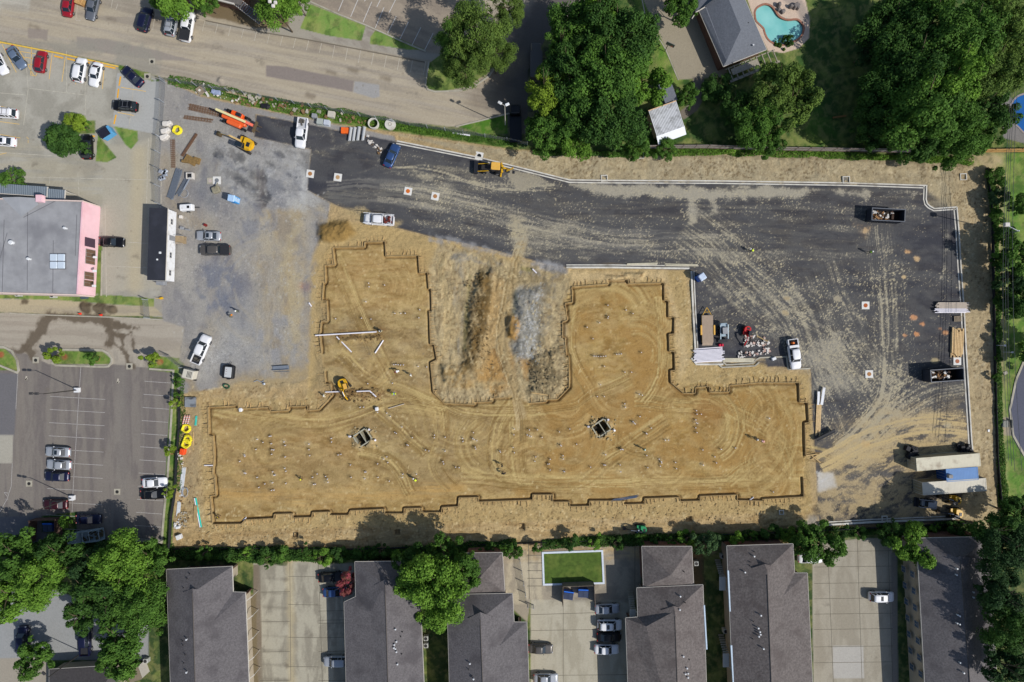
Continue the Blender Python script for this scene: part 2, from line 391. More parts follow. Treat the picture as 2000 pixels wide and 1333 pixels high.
# below: drives, roofs' plots
zone('lawn', rect(-300, 1066, BIG, 1700), (62, 82, 46), rough=.5)
zone('driveway', [(-300,1195),(60,1150),(120,1155),(170,1180),(290,1190),(290,1290),(-300,1290)], (152, 153, 152), rough=.25)
zone('driveway', [(-300,1290),(100,1285),(140,1700),(-300,1700)], (158, 150, 136), rough=.25)
zone('driveway', [(494,1100),(560,1106),(566,1092),(612,1090),(624,1102),(690,1100),(700,1180),(705,1700),(518,1700),(512,1333)], (174, 168, 150), rough=.25)
zone('sidewalk', [(494,1103),(508,1103),(520,1700),(500,1700)], (128, 116, 100), rough=.3)
tint(rect(505, 1100, 690, 1500), (134, 128, 114), .7, 8, 4, sz=(14,40), seed=47)
tint([(566,1100),(568,1220),(572,1500)], (196, 180, 142), .6, 8, 4, line=6)
for y in range(1130, 1340, 28): tint([(515,y),(560,y+2)], (110,104,92), .5, 4, 4, line=2)
zone('bare_soil', [(480,1160),(500,1160),(512,1700),(490,1700)], (120,108,84), 2, 2)
zone('driveway', [(1036,1166),(1220,1160),(1232,1170),(1232,1700),(1036,1700)], (180, 173, 154), rough=.25)
tint(rect(1040, 1170, 1225, 1500), (150, 142, 122), .5, 8, 4, sz=(16,50), seed=48)
zone('patio', [(968,1062),(1180,1054),(1252,1064),(1252,1172),(1036,1172),(1030,1216),(968,1160)], (160, 150, 132), rough=.3)
tint(rect(970, 1060, 1060, 1180), (200, 188, 160), .6, 4, 4, sz=(10,30), seed=49)
tint(rect(1060, 1060, 1250, 1175), (120, 114, 104), .5, 4, 4, sz=(20,20), seed=50)
zone('driveway', [(1586,1062),(1690,1052),(1742,1052),(1748,1190),(1752,1700),(1592,1700)], (166, 159, 143), rough=.25)
tint(rect(1590, 1050, 1750, 1600), (146, 138, 122), .6, 8, 4, sz=(20,60), seed=51)
zone('', [(1626,1262),(1686,1262),(1688,1325),(1628,1325)], (178,174,166), 1, noid=True)
zone('sidewalk', [(1740,1080),(1752,1080),(1758,1700),(1746,1700)], (140, 132, 122), rough=.3)
zone('bare_soil', [(1850,1040),(1960,1030),(1960,1110),(1930,1090)], (135,118,85), 3, 4)
zone('bare_soil', rect(1345,1070,1375,1150), (100,88,62), 5, 5)
# top right garden
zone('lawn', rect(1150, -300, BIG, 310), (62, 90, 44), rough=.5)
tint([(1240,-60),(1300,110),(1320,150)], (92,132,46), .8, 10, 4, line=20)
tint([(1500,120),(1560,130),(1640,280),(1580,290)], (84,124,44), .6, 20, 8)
tint([(1620,40),(1650,100),(1640,200)], (50,80,40), .6, 20, 8, line=20)  # dark lawn: shade of the tall trees painted into the grass
zone('driveway', [(1256,0),(1230,-300),(1400,-300),(1372,30),(1414,128),(1424,150),(1326,156),(1300,95)], (158, 148, 128), rough=.25)
zone('path', [(1352,150),(1375,152),(1376,190),(1362,216),(1336,234),(1322,222),(1345,205),(1358,185)], (124, 116, 104), rough=.3)
zone('patio', [(1440,-60),(1560,-60),(1582,40),(1580,75),(1560,95),(1530,104),(1500,100),(1480,60)], (208, 186, 166), rough=.3)
tint([(1530,-10),(1560,10),(1572,34)], (150,140,132), .7, 4, 3, line=9)  # shading of the rocks painted on the deck as grey
zone('patio', [(1950,170),(1985,200),(2020,260),(2020,286),(1960,270)], (130,126,122), rough=.3)
# right side
zone('lawn', rect(1935, 300, BIG, 1060), (98, 134, 56), rough=.5)
tint([(1950,620),(1945,1000)], (92,140,40), .5, 14, 6, line=16)
zone('road', [(2100,560),(2010,690),(1985,740),(1973,800),(1980,860),(2010,910),(2100,1000)], (92, 94, 108), rough=.2)
zone('path', [(1952,815),(1976,815),(1978,852),(1956,850)], (140,134,120), rough=.2)
# --- the site
zone('dirt_ground', [(312,150),(395,186),(480,204),(640,240),(800,262),(1000,292),(1200,302),(1500,296),(1700,310),(1895,318),(1930,360),(1942,470),(1945,700),(1950,900),(1955,1000),(1900,1022),(1600,1038),(1350,1048),(1100,1060),(880,1068),(700,1074),(480,1072),(336,1080),(340,960),(350,850),(346,760),(362,712),(352,702),(362,640),(322,625),(318,480)], (182, 158, 116), 1.5, 1, rough=1)
NB = [(780,264),(1000,296),(1200,305),(1500,301),(1895,320),(1940,420),(1812,420),(1115,352),(940,306)]
tint(NB, (172, 160, 132), .9, 3, 3)
tint(rect(1860, 300, 1960, 1040), (178, 160, 126), .9, 15, 6)
for sd_, cc in ((61,(152,134,102)),(62,(196,178,140))):
    tint(NB, cc, .4, 6, 3, sz=(22,16), ang=0, seed=sd_); tint(rect(1860, 300, 1960, 1040), cc, .4, 12, 6, sz=(12,26), seed=sd_)
for q_ in ([(780,262),(1000,294),(1200,304),(1890,320),(1935,400),(1860,400),(1815,355),(1115,346),(940,300)], [(1876,400),(1940,400),(1948,1010),(1904,1010)]):
    sprinkle(q_, (112,94,66), 160, .75, 311, 'C', clump=24); sprinkle(q_, (206,192,160), 80, .6, 312, 'C', clump=24)
tint(rect(340, 985, 1600, 1090), (206,180,132), .7, 12, 8, sz=(60,12), seed=63)
tint(rect(340, 985, 1600, 1090), (150,120,74), .5, 12, 8, sz=(40,8), seed=64)
dust([(780,258),(1000,290),(1030,310),(1000,330),(800,285)], (136,122,96), .4, 10, 6, sz=(12,6))
# gravel yard
zone('gravel_yard', [(311,152),(395,190),(480,208),(640,240),(770,266),(775,280),(500,224),(496,268),(608,292),(600,372),(645,396),(640,425),(648,470),(620,520),(616,690),(625,730),(575,748),(470,745),(420,760),(352,770),(346,760),(360,712),(350,702),(360,640),(318,627),(311,480),(310,300)], (152, 148, 143), 2, 1.5, rough=.8)
tint([(560,400),(545,520),(565,640),(530,720)], (172, 154, 120), .95, 30, 14, line=46); tint([(440,745),(480,735),(600,730),(616,690)], (172,152,114), .9, 12, 14, line=14); tint([(626,400),(632,480),(612,540),(606,690)], (170,152,116), .75, 10, 12, line=6); tint([(470,620),(520,600),(600,640),(590,720),(480,710)], (160,148,126), .6, 20, 14, sz=(24,30), seed=603)
tint([(430,330),(330,320),(350,420),(400,440)], (160, 148, 128), .8, 18, 12, line=20)
tint([(520,440),(530,520),(505,620)], (176, 162, 134), .6, 14, 10, line=16)
tint([(360,690),(420,640),(440,740)], (168,158,138), .6, 14, 12, line=22)
tint([(470,600),(440,700),(500,700)], (150,150,150), .7, 20, 12, line=26)
tint([(430,520),(440,590),(460,560)], (122,124,134), .75, 20, 14, line=24)
tint([(430,280),(602,292),(604,372),(636,396),(560,412),(470,400),(440,350)], (172,171,168), .95, 8, 8); tint([(410,280),(560,300),(600,380),(560,410),(440,400)], (126,128,132), .75, 8, 8, sz=(14,9), seed=410); tint([(430,290),(560,300),(600,390)], (196,195,190), .6, 8, 8, line=26, sz=(18,7), ang=30, seed=411)
tint([(410,300),(395,370),(420,400)], (126,127,130), .8, 12, 10, line=16)
for (x, y, r) in ((465,305,14),(505,345,10),(530,320,8),(458,345,12),(490,365,9),(512,385,14),(470,350,8),(545,300,10),(575,345,9),(430,300,6)):
    tint([(x-r,y-r*.4),(x+r*.4,y+r*.3)], (66,69,76), .9, 4, 13, line=r*.45)
tint([(505,340),(510,400)], (112,106,102), .8, 6, 8, line=8)
tint([(590,560),(598,562)], (178,110,78), .6, 8, 6, line=6)
for sd_, cc, a in ((65,(118,118,124),.45),(66,(172,168,158),.4)): tint([(335,172),(480,215),(600,300),(600,372),(638,398),(636,470),(612,540),(606,680),(560,735),(470,740),(352,760),(362,640),(325,620)], cc, a, 10, 6, sz=(26,40), seed=sd_)
for k_, (x, y, r) in enumerate(((465,305,12),(505,345,9),(530,320,7),(458,345,11),(490,365,9),(512,385,12),(470,350,8),(545,300,8),(575,345,7),(430,300,7),(500,320,7),(480,330,6),(560,372,6),(446,318,9))):
    dust([(x-r,y-r*.3),(x+r*.6,y+r*.5)], (70,73,80) if k_ % 3 else (96,96,98), .62, 7, 12, line=r*.3, sz=(9,6), seed=int(x), lo=.35, hi=.55)
for (x, y, a_) in ((450,320,20),(540,330,-30),(520,300,15),(580,320,60),(480,380,10),(560,390,0),(436,345,80),(600,385,20)): dust([(x-12*math.cos(R(a_)),y-12*math.sin(R(a_))),(x+14*math.cos(R(a_)),y+14*math.sin(R(a_)))], (190,190,188), .5, 8, 12, line=4, sz=(14,4), ang=a_, seed=x)
dust([(560,420),(575,500),(600,600),(590,680)], (184,168,138), .36, 16, 14, line=26, sz=(10,26), seed=631); dust([(340,660),(400,650),(440,700),(420,740),(360,740)], (188,187,184), .34, 16, 12, sz=(8,8), seed=632)
swirl(505, 425, 14, 44, (168,164,156), .6, seed=5, fine=4); swirl(520, 560, 60, 120, (170,160,140), .35, 90, 270, seed=6, fine=6)
for k in range(5): track([(560-k*14,740),(545-k*10,600),(560-k*8,480),(590,400)], (172,164,148), 9, 2, .4)
dust([(440,640),(500,660),(470,720),(400,730),(380,660)], (186,184,178), .42, 20, 10)
# asphalt yard
zone('asphalt_yard', [(500,224),(775,277),(940,308),(1115,354),(1810,362),(1812,404),(1868,408),(1880,620),(1898,870),(1900,905),(1860,1020),(1600,1028),(1590,860),(1582,718),(1500,716),(1493,698),(1440,702),(1420,712),(1362,708),(1352,528),(1106,522),(1060,514),(960,488),(900,474),(840,462),(770,444),(660,404),(645,396),(600,372),(608,292),(496,268)], (62, 63, 70), 1.2, 1.5, rough=.4)
tint([(506,230),(775,283),(940,314),(1115,360),(1800,368),(1866,412),(1890,880),(1600,880),(1590,725),(1500,712),(1362,700),(1352,524),(1106,516),(960,482),(770,438),(660,400),(610,372),(614,296)], (56,55,61), .75, 5, 2, sz=(80,14), ang=4, seed=67)
tint([(640,385),(760,378),(900,404)], (116,112,104), .75, 10, 5, line=14, sz=(60,4), ang=4, seed=68)
TAN = (170, 161, 138); PALE = (166, 159, 142)
dust([(720,376),(800,378),(880,392),(1000,430),(1120,470),(1260,480)], TAN, .30, 14, 8, line=20, sz=(90,7), ang=12, seed=71)
dust([(780,340),(900,350),(960,368),(1010,372),(1080,362)], TAN, .62, 7, 5, line=4, sz=(24,5), ang=6, seed=72)
dust([(860,385),(880,345),(1000,360)], TAN, .35, 20, 8, line=10, sz=(30,8), ang=10, seed=73)
for (a, b) in (((620,395),(780,375)),((600,300),(900,330))): dust([a, b], TAN, .25, 16, 8, line=18, sz=(50,6), ang=6, seed=74)
track([(640,376),(720,370),(820,384),(920,404),(1040,440),(1200,470),(1400,470)], (118,115,110), 5.5, 5, .8, n=9); track([(740,372),(820,384),(920,404),(1040,440),(1200,470),(1400,470)], PALE, 5.5, 3.2, .38, True, n=9)
track([(700,345),(770,328),(860,335),(960,365),(1080,368)], TAN, 14, 2.2, .62, True)
track([(660,350),(740,335),(830,322)], TAN, 10, 2, .4, True)
dust([(800,300),(1100,350),(1100,520),(1000,500),(800,450)], TAN, .27, 20, 10, sz=(90,7), ang=10, seed=75)
dust([(1000,440),(1700,430),(1700,520),(1350,520),(1100,520),(1000,500)], TAN, .27, 20, 10, sz=(110,7), ang=2, seed=76)
dust([(1080,360),(1800,366),(1800,430),(1100,440)], TAN, .27, 20, 10, sz=(120,7), ang=1, seed=77)
dust([(1115,360),(1320,364),(1390,372),(1480,366),(1600,370),(1560,384),(1400,388),(1200,382)], PALE, .95, 8, 9)
dust([(1600,370),(1700,374),(1690,390)], PALE, .9, 7, 9); dust([(1740,380),(1806,366),(1800,385)], PALE, .65, 8, 9, sz=(12,12))
dust([(1350,380),(1352,430)], PALE, .8, 7, 5, line=7); dust([(1394,384),(1396,410)], PALE, .75, 6, 5, line=6)
dust([(990,330),(1060,345),(1080,360),(1010,368)], (150,142,124), .95, 5, 5)
dust([(1010,440),(1025,520)], (178,164,130), .5, 12, 8, line=14, sz=(14,14), seed=78)
dust([(1000,470),(1120,450),(1150,520)], TAN, .4, 20, 10, line=10, sz=(30,7), seed=79)
# diagonal runs of the lorries
for pts, g, a, n in (([(1340,440),(1420,500),(1500,560),(1560,640),(1600,760),(1640,850)],14,.5,4), ([(1380,480),(1480,600),(1640,700),(1740,850)],16,.4,3),
                  ([(1720,440),(1735,560),(1740,700),(1720,800),(1640,880)],13,.85,2), ([(1600,520),(1640,620),(1700,720),(1760,760)],14,.4,3),
                  ([(1880,740),(1800,760),(1720,820),(1650,900)],14,.6,3), ([(1560,560),(1450,590),(1370,620)],12,.3,2)):
    track(pts, TAN, 5.6, 3.4, a*.7, True, n=n*4, seed=n); track(pts, TAN, 9, 2.0, a*.35, True, n=n*4, seed=n+9); dust(curve(pts), TAN, a*.14, 14, 8, line=g*n*.45, sz=(9,9), seed=n+200)
dust([(1400,480),(1700,440),(1870,560),(1890,700),(1700,760),(1600,800),(1600,640),(1480,560)], TAN, .13, 30, 14, sz=(18,18), seed=80)
dust([(1600,560),(1740,640),(1760,740),(1640,780),(1600,700)], TAN, .20, 30, 14, sz=(10,24), ang=-30, seed=81)
dust([(1360,540),(1590,560),(1590,700),(1520,700),(1370,640)], TAN, .20, 20, 10, sz=(14,14), seed=82)
dust([(1560,700),(1640,640),(1660,760),(1600,780)], (150,144,130), .5, 16, 10)
dust([(1850,450),(1868,560),(1840,540)], PALE, .7, 8, 10, sz=(16,24), seed=83); dust([(1670,440),(1700,445),(1690,470)], (200,160,110), .7, 8, 6, sz=(10,10))
for (x, y, r, cc) in ((1785,620,9,(206,140,88)),(1800,632,7,(206,140,88)),(1790,652,5,(206,140,88)),(1835,641,3,(206,140,88)),(1846,650,5,(206,140,88)),(1768,655,4,(206,140,88)),
                      (1766,542,5,(214,178,120)),(1773,492,5,(206,160,110)),(1790,505,4,(206,170,120)),(1536,583,6,(180,152,104)),(1533,610,6,(176,152,110)),(1635,583,9,(160,148,124)),
                      (1690,867,8,(200,160,100)),(1825,705,10,(170,155,120)),(1755,810,8,TAN),(1850,830,10,TAN),(645,560,2,TAN)):
    dust([(x-2,y),(x+2,y+1)], cc, .95, 3, 4, line=r*.6)
dust([(600,305),(640,296),(700,270)], TAN, .45, 10, 8, line=3, sz=(8,8)); dust([(645,250),(652,275)], TAN, .8, 6, 6, line=3)
for pts in ([(525,248),(560,270),(582,290)], [(500,252),(520,268),(530,280)], [(540,232),(548,262),(556,285)], [(556,240),(562,262),(570,282)]):
    track(pts, (120,120,122), 4, 1.6, .7)
AY = [(505,228),(775,281),(940,312),(1115,358),(1806,366),(1866,412),(1876,620),(1894,880),(1860,1010),(1604,1020),(1594,860),(1588,722),(1504,712),(1362,700),(1358,524),(1106,518),(960,484),(770,440),(650,398)]
sprinkle(AY, (188,176,146), 110, .42, 301, clump=60, grow=.05); sprinkle([(800,340),(1860,400),(1880,620),(1890,860),(1600,860),(1590,700),(1360,640),(1350,520),(1000,500),(800,440)], (196,182,146), 110, .5, 302, clump=50, grow=.05)
sprinkle([(1380,520),(1560,500),(1780,520),(1800,800),(1600,860),(1590,700),(1400,640)], (200,186,148), 150, .5, 303, clump=35, grow=.06)
dust(AY, (150,146,136), .20, 10, 4, sz=(60,16), ang=4, seed=304); tint(AY, (92,92,92), .5, 8, 4, sz=(34,14), ang=6, seed=305)
dust([(645,398),(700,404),(780,436),(770,448),(660,420)], (178,158,116), .75, 7, 9)
# muddy south-east corner
dust([(1600,880),(1640,840),(1720,800),(1900,790),(1905,905),(1940,1020),(1600,1026)], (184,162,120), .66, 40, 16, sz=(26,10), ang=-25, seed=84, lo=.30, hi=.60)
dust([(1590,900),(1700,850),(1890,840),(1895,880),(1760,900),(1600,940)], (194,170,120), .45, 16, 12, sz=(60,8), ang=-8, seed=85)
dust([(1590,930),(1760,960),(1900,1000),(1600,1010)], (160,142,108), .5, 20, 14, sz=(16,16), seed=86)
tint([(1600,1000),(1690,1000)], (60,58,60), .7, 8, 8, line=12)
dust([(1596,922),(1626,926),(1632,950),(1600,958)], (206,208,210), .98, 5, 4)
for (a, k) in ((-1, 60), (1, 61)): track([(1600,905),(1690,860),(1800,830),(1900,835)], (200,176,126), 6, 4, .55, True, n=7)
# --- the building pad
FORM = [
 [(634,727),(636,750),(645,750),(650,772),(624,800),(601,802),(601,793.5),(565,795),(564,802),(529,804),(526,796),(463,799),(461,793),(407,796),(408,850),(416,852),(419,892.6),(416,926),(420,933),(422.5,968),(412,969),(416,1024),(472,1023),(479,1015),(535,1012),(536,1004),(572,1003),(573,1011),(609,1010),(610,1000.6),(645,999.5),(646.5,1006),(681,1006),(684,997),(751,994),(752,1003),(789,1003),(789,993),(823.6,992),(825,1001),(862,1000.6),(863,990.5),(894.5,989),(896,972),(935,971),(935,980),(1040,976),(1040,966),(1080,966),(1080,980),(1113,980),(1113,989),(1151,988),(1151,978),(1220,978),(1221,985),(1258.5,984),(1258.5,973.6),(1327,971),(1329,979),(1366.6,978),(1366.6,969),(1440,966),(1440,977),(1488,978),(1488,975),(1569,970),(1568,933)],
 [(1572.5,891),(1571,826),(1579,825),(1577,787),(1561,786),(1560,748),(1479,748),(1454,751),(1425,753),(1425,766),(1386,767),(1384.6,755.5),(1359,757),(1357.6,769),(1335,769),(1310,748),(1309,724),(1318,723),(1317,687),(1307,687),(1306,653),(1316,652),(1317,620),(1305,620),(1305,588),(1297,587),(1297,553),(1227,555),(1226,547),(1189,548),(1189,555),(1117,561),(1118.5,591),(1104,593),(1108,626),(1099,629),(1099,661),(1104,662),(1106,695),(1111,696),(1112,757),(1090,780),(1069,781),(1068,785),(1035,788)],
 [(998,776),(962,778),(962,785),(929,786),(928,791),(867.5,788),(846,767),(840.5,709),(853,703),(848,674),(840.5,673),(838,608),(843,606),(842,566),(837,565),(835,533),(819,534),(817,500),(753,501),(752,472),(713,474),(712,483),(650,484),(654,518),(635,519),(636,553),(632,554),(630,587),(638.6,588),(640,628),(628,629),(625,655),(629,690)]]
FORM = [f[::-1] for f in FORM]        # now every run is clockwise on the map: the outside is on its left
PAD = FORM[2] + FORM[1] + FORM[0]
tint([(640,430),(770,446),(860,470),(1000,505),(1100,528),(1340,530),(1352,700),(1440,715),(1490,712),(1500,728),(1582,730),(1584,1000),(400,1040),(390,780),(600,780),(610,500)], (184,159,110), .9, 5, 2)
zone('dirt_pad', PAD, (166, 138, 88), 1.5, 1, rough=.7)
OCH = (174, 140, 76); PLT = (198, 174, 118); DRK = (128, 101, 56); GRB = (148, 131, 98)
tint(rect(620,600,860,760), GRB, .85, 20, 14); tint([(640,500),(830,500),(830,600),(640,610)], (182,148,96), .5, 20, 8)
tint([(660,780),(800,760),(980,800),(980,930),(800,940),(680,860)], GRB, .7, 26, 16); tint(rect(420,820,700,980), (172,140,92), .6, 30, 14)
tint([(1120,560),(1300,560),(1310,740),(1130,740)], OCH, .55, 20, 10); tint([(1300,780),(1560,760),(1560,960),(1300,950)], OCH, .7, 30, 14)
for sd_, cc, a in ((91,DRK,.48),(92,PLT,.42)): tint(PAD, cc, a, 4, 3, sz=(40,16), seed=sd_)
for (x, y, r_) in ((1180,600,24),(1200,690,20),(1260,800,26),(1390,850,34),(1330,870,20),(1290,860,16),(1190,870,22),(1090,850,22),(1060,880,16),(1480,880,30),(1510,830,20),(1250,900,18),(1440,960,20),(1005,860,16),(760,690,30),(700,620,30),(960,840,20)):
    tint([(x-r_*.6,y-r_),(x+r_*.5,y+r_)], (138,104,52) if x > 1000 else (140,116,76), .6, 10, 12, line=r_*.5, sz=(12,20), seed=x)
tint(PAD, DRK, .3, 4, 3, sz=(9,7), seed=93); tint(PAD, (216,188,136), .25, 4, 3, sz=(12,5), seed=94)
tint([(1130,560),(1300,556),(1310,760),(1560,765),(1566,965),(1000,975),(1010,800),(1120,770)], (166,130,74), .75, 12, 10, sz=(60,44), seed=601)
tint([(660,780),(990,800),(980,950),(430,1010),(420,820)], (152,130,90), .45, 16, 12, sz=(60,26), seed=602)
tint([(985,940),(1200,936),(1560,928)], PLT, .75, 9, 5, line=14, sz=(120,4), ang=-1, seed=95)
tint([(420,965),(640,975),(900,955)], (196,158,96), .6, 12, 6, line=12, sz=(120,4), seed=96)
for cc in ([(1015,700),(1008,800),(1010,920),(1040,940)], [(1000,780),(970,830),(962,900),(990,930)], [(850,770),(900,800),(1000,806),(1110,800),(1160,770),(1230,740)],
           [(660,690),(720,740),(800,770),(870,800)], [(855,800),(862,860),(850,910),(880,950)], [(900,930),(1100,945),(1300,940),(1500,935)], [(420,800),(620,830),(760,790),(860,800)],
           [(1240,780),(1350,790),(1420,800),(1520,860),(1540,930)], [(1120,580),(1110,680),(1150,760)], [(700,880),(760,900),(800,960)], [(1290,580),(1296,720),(1260,790)],
           [(650,500),(700,620),(760,740)], [(830,880),(740,800)], [(1420,940),(1480,900),(1560,880),(1620,890)], [(1180,900),(1240,860),(1300,820)]):
    track(cc, PLT, 5, 3.2, .85, n=6, seed=int(cc[0][0])); track([(x+4, y+4) for x, y in cc], DRK, 5, 3.0, .6, n=7, seed=int(cc[0][1]))
for (cx, cy, r0, r1, a0, a1, c2, am) in ((1370,830,40,95,-60,120,PLT,.7),(1500,905,8,60,-180,180,PLT,.5),(1190,620,50,110,20,170,PLT,.6),(1510,820,20,70,90,250,PLT,.5),(1250,830,30,80,150,300,DRK,.4),
                                         (960,870,30,80,120,260,PLT,.6),(1240,690,30,80,-30,100,PLT,.45),(1100,850,60,120,-120,0,DRK,.35),(740,850,60,120,0,90,PLT,.35),(560,880,30,90,60,200,DRK,.25),(1440,850,60,130,-90,60,PLT,.45)):
    swirl(cx, cy, r0, r1, c2, am, a0, a1, seed=int(cx), fine=3.2); swirl(cx, cy, r0, r1, DRK if c2 == PLT else PLT, am*.7, a0, a1, seed=int(cx)+1, fine=4.2)
for (cx, cy, r0, r1, a0, a1, am) in ((1330,800,20,60,0,180,.7),(1450,800,30,90,-40,80,.8),(1100,780,30,90,200,330,.8),(1210,760,20,80,180,300,.7),(900,800,40,110,230,330,.6),(1030,900,14,60,90,200,.8),(1300,900,20,66,180,330,.6),(1540,860,20,90,120,240,.7),(700,700,20,80,250,360,.6),(820,820,20,80,-30,60,.6),(560,960,40,120,60,120,.5),(460,870,20,80,-20,60,.4),(1160,650,30,90,80,190,.7),(1260,620,20,60,-60,60,.7),(740,560,20,100,-20,60,.5),(1500,940,10,50,-180,180,.7)):
    swirl(cx, cy, r0, r1, (200,172,116), am*.62, a0, a1, seed=int(cx)+5, fine=3.6); swirl(cx, cy, r0, r1, (136,106,60), am*.5, a0, a1, seed=int(cx)+6, fine=4.4)
ST = []
def stubs(ox, oy, l): ST.extend([(ox + x/4.4425, oy + y/4.4425) for x, y in l])
stubs(400,780,[(455,350),(505,375),(560,320),(575,322),(580,385),(690,370),(700,400),(445,435),(585,440),(598,440),(345,485),(350,495),(305,540),(580,480),(700,500),(350,640),(356,645),(455,680),(590,630),(600,660),(610,660),(695,600),(705,625),(470,765),(520,735),(590,725),(705,730),(580,790),(600,790),(935,680),(945,740),(960,740),(975,650),(1050,670),(1065,690),(1070,720),(1265,570),(1270,680),(1390,630),(1400,632),(1390,690),(1500,560),(1505,680),(1180,480),(1160,485),(905,390),(905,440),(910,490),(1100,340),(1100,370),(1555,520),(1580,500),(1590,550),(1650,290),(1662,296),(1715,680),(1720,650),(1600,710),(1500,115),(1580,120),(1610,150),(1350,70),(1380,70),(1755,395),(1765,400),(1710,240)])
stubs(800,780,[(25,335),(215,310),(215,335),(310,330),(310,450),(140,440),(170,450),(295,560),(290,540),(460,340),(465,365),(555,290),(550,340),(560,350),(585,360),(570,415),(576,430),(400,590),(430,595),(60,650),(790,460),(785,450),(900,420),(910,465),(910,260),(905,310),(1040,265),(1020,310),(1040,320),(1055,325),(1150,330),(1110,265),(1300,285),(1390,260),(1310,400),(1318,404),(1095,500),(1085,540),(1330,490),(1335,520),(1220,520),(1200,565),(1212,560),(1220,615),(1335,625),(1345,630),(1570,590),(1685,570),(1700,570),(1700,480),(1450,390)])
stubs(1200,780,[(50,435),(65,430),(75,435),(170,205),(180,215),(160,195),(220,150),(90,40),(95,70),(320,250),(280,300),(275,295),(440,355),(470,355),(290,595),(280,490),(390,520),(410,550),(405,540),(400,580),(530,550),(540,605),(50,570),(55,630),(710,100),(715,130),(755,130),(705,180),(720,210),(712,205),(705,250),(715,290),(765,440),(770,570),(870,500),(885,550),(925,435),(1050,425),(1345,165),(1380,805)])
stubs(1200,500,[(160,500),(100,470),(60,850),(40,855),(20,855),(235,840),(150,1010),(240,1210),(215,1200),(90,1010)])
stubs(800,500,[(1720,430),(1725,530),(1720,540),(1650,580),(1540,620),(1690,960),(1590,720),(1600,870),(1620,873),(1640,872),(1660,876),(1680,873),(1700,870),(1660,1120),(1630,1220),(1690,1220),(90,470),(80,540),(75,960),(150,965)])
stubs(400,500,[(1420,240),(1425,270),(1560,255),(1400,400),(1360,540),(1440,550),(1135,545),(1650,500),(1700,500),(1740,500),(1630,1105),(1415,1110),(1640,945),(1660,945),(1680,946),(1700,946),(1725,947)])
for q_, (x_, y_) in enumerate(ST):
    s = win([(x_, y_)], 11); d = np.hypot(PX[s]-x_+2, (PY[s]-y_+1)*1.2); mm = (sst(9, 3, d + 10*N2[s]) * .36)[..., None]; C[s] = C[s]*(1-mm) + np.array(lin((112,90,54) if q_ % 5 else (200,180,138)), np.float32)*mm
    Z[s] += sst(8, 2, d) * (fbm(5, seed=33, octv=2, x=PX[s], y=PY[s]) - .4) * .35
tint([(660,655),(750,648)], (132,104,66), .85, 5, 8, line=8, sz=(10,6)); tint([(668,770),(740,768)], (128,100,64), .85, 6, 8, line=11, sz=(9,7)); tint([(625,772),(650,768)], (128,100,64), .8, 5, 6, line=6)
tint([(1374,775),(1420,800),(1400,830),(1350,810)], (152,112,62), .6, 12, 8)
# the strip outside the forms: raked pale soil; courtyard heaps
tint(rect(345,760,640,800), (178,152,108), .8, 8, 6, sz=(14,14)); tint([(855,480),(900,500),(920,700),(900,760),(860,740)], (204,176,126), .8, 10, 6, sz=(10,60), seed=98)
tint([(1110,530),(1300,530),(1350,700),(1330,740),(1310,600),(1290,548),(1120,552)], (206,182,138), .7, 8, 6)
tint([(1050,620),(1100,600),(1105,680),(1060,640)], (206,180,136), .8, 10, 8)
tint([(620,440),(680,430),(700,460),(640,470)], (150,128,84), .8, 8, 8)
CY = [(860,478),(1000,510),(1106,530),(1110,560),(1096,600),(1100,660),(1106,740),(1086,776),(1030,786),(1000,774),(930,784),(870,784),(846,760),(856,700),(842,640),(840,570),(838,520)]
tint(CY, (180,160,122), .9, 6, 6)
for sd_, cc, a, q_ in ((501,(146,132,104),.6,(12,40)),(502,(206,184,140),.55,(10,46)),(503,(122,104,72),.45,(8,14)),(504,(214,194,150),.4,(7,9))): tint(CY, cc, a, 6, 6, sz=q_, seed=sd_)
tint([(856,490),(884,500),(892,640),(886,740),(862,750),(850,600)], (200,176,128), .6, 8, 8, sz=(10,60), seed=505)
tint([(890,500),(908,520),(902,640),(896,720),(888,640)], (158,150,132), .7, 6, 8, sz=(8,40), seed=506)
tint([(934,530),(964,524),(962,580),(950,650),(930,726),(904,724),(908,640),(920,580)], (108,90,56), .9, 5, 9, sz=(11,16), seed=507); tint([(946,540),(944,600),(930,660),(914,724)], (92,76,46), .7, 6, 9, line=9, sz=(7,7), seed=508)
tint([(918,540),(912,600),(908,680)], (164,150,96), .6, 4, 4, line=3)
tint([(968,540),(1000,560),(985,660),(1000,700),(960,760),(922,750),(950,650)], (190,158,106), .75, 10, 8); tint([(930,740),(960,690),(1000,700),(1004,760),(960,772)], (180,140,82), .75, 10, 10)
tint([(1003,572),(1020,562),(1044,564),(1062,556),(1056,640),(1044,700),(1010,704),(1000,670),(1010,625),(1000,600)], (144,143,136), .9, 7, 9); tint([(1000,560),(1090,550),(1060,700),(1010,720)], (168,160,140), .6, 8, 9, sz=(7,7), seed=509)
tint([(1040,560),(1074,556),(1062,640),(1048,690)], (116,108,90), .65, 6, 9, sz=(8,8)); tint([(990,612),(1004,616),(1017,634),(1006,665),(990,660)], (178,138,76), .95, 4, 5); tint([(1004,568),(1008,590),(1004,612)], (96,104,86), .7, 4, 3, line=3)
tint([(1030,700),(1090,680),(1092,740),(1070,776),(1030,770)], (120,108,82), .8, 9, 12, sz=(10,14), seed=510); tint([(1014,700),(1040,706),(1030,740)], (178,136,78), .7, 7, 7)
tint([(860,706),(905,715),(930,760),(860,760)], (166,136,86), .7, 8, 9, sz=(12,9)); tint([(930,752),(1000,748)], (186,168,126), .6, 7, 5, line=6)
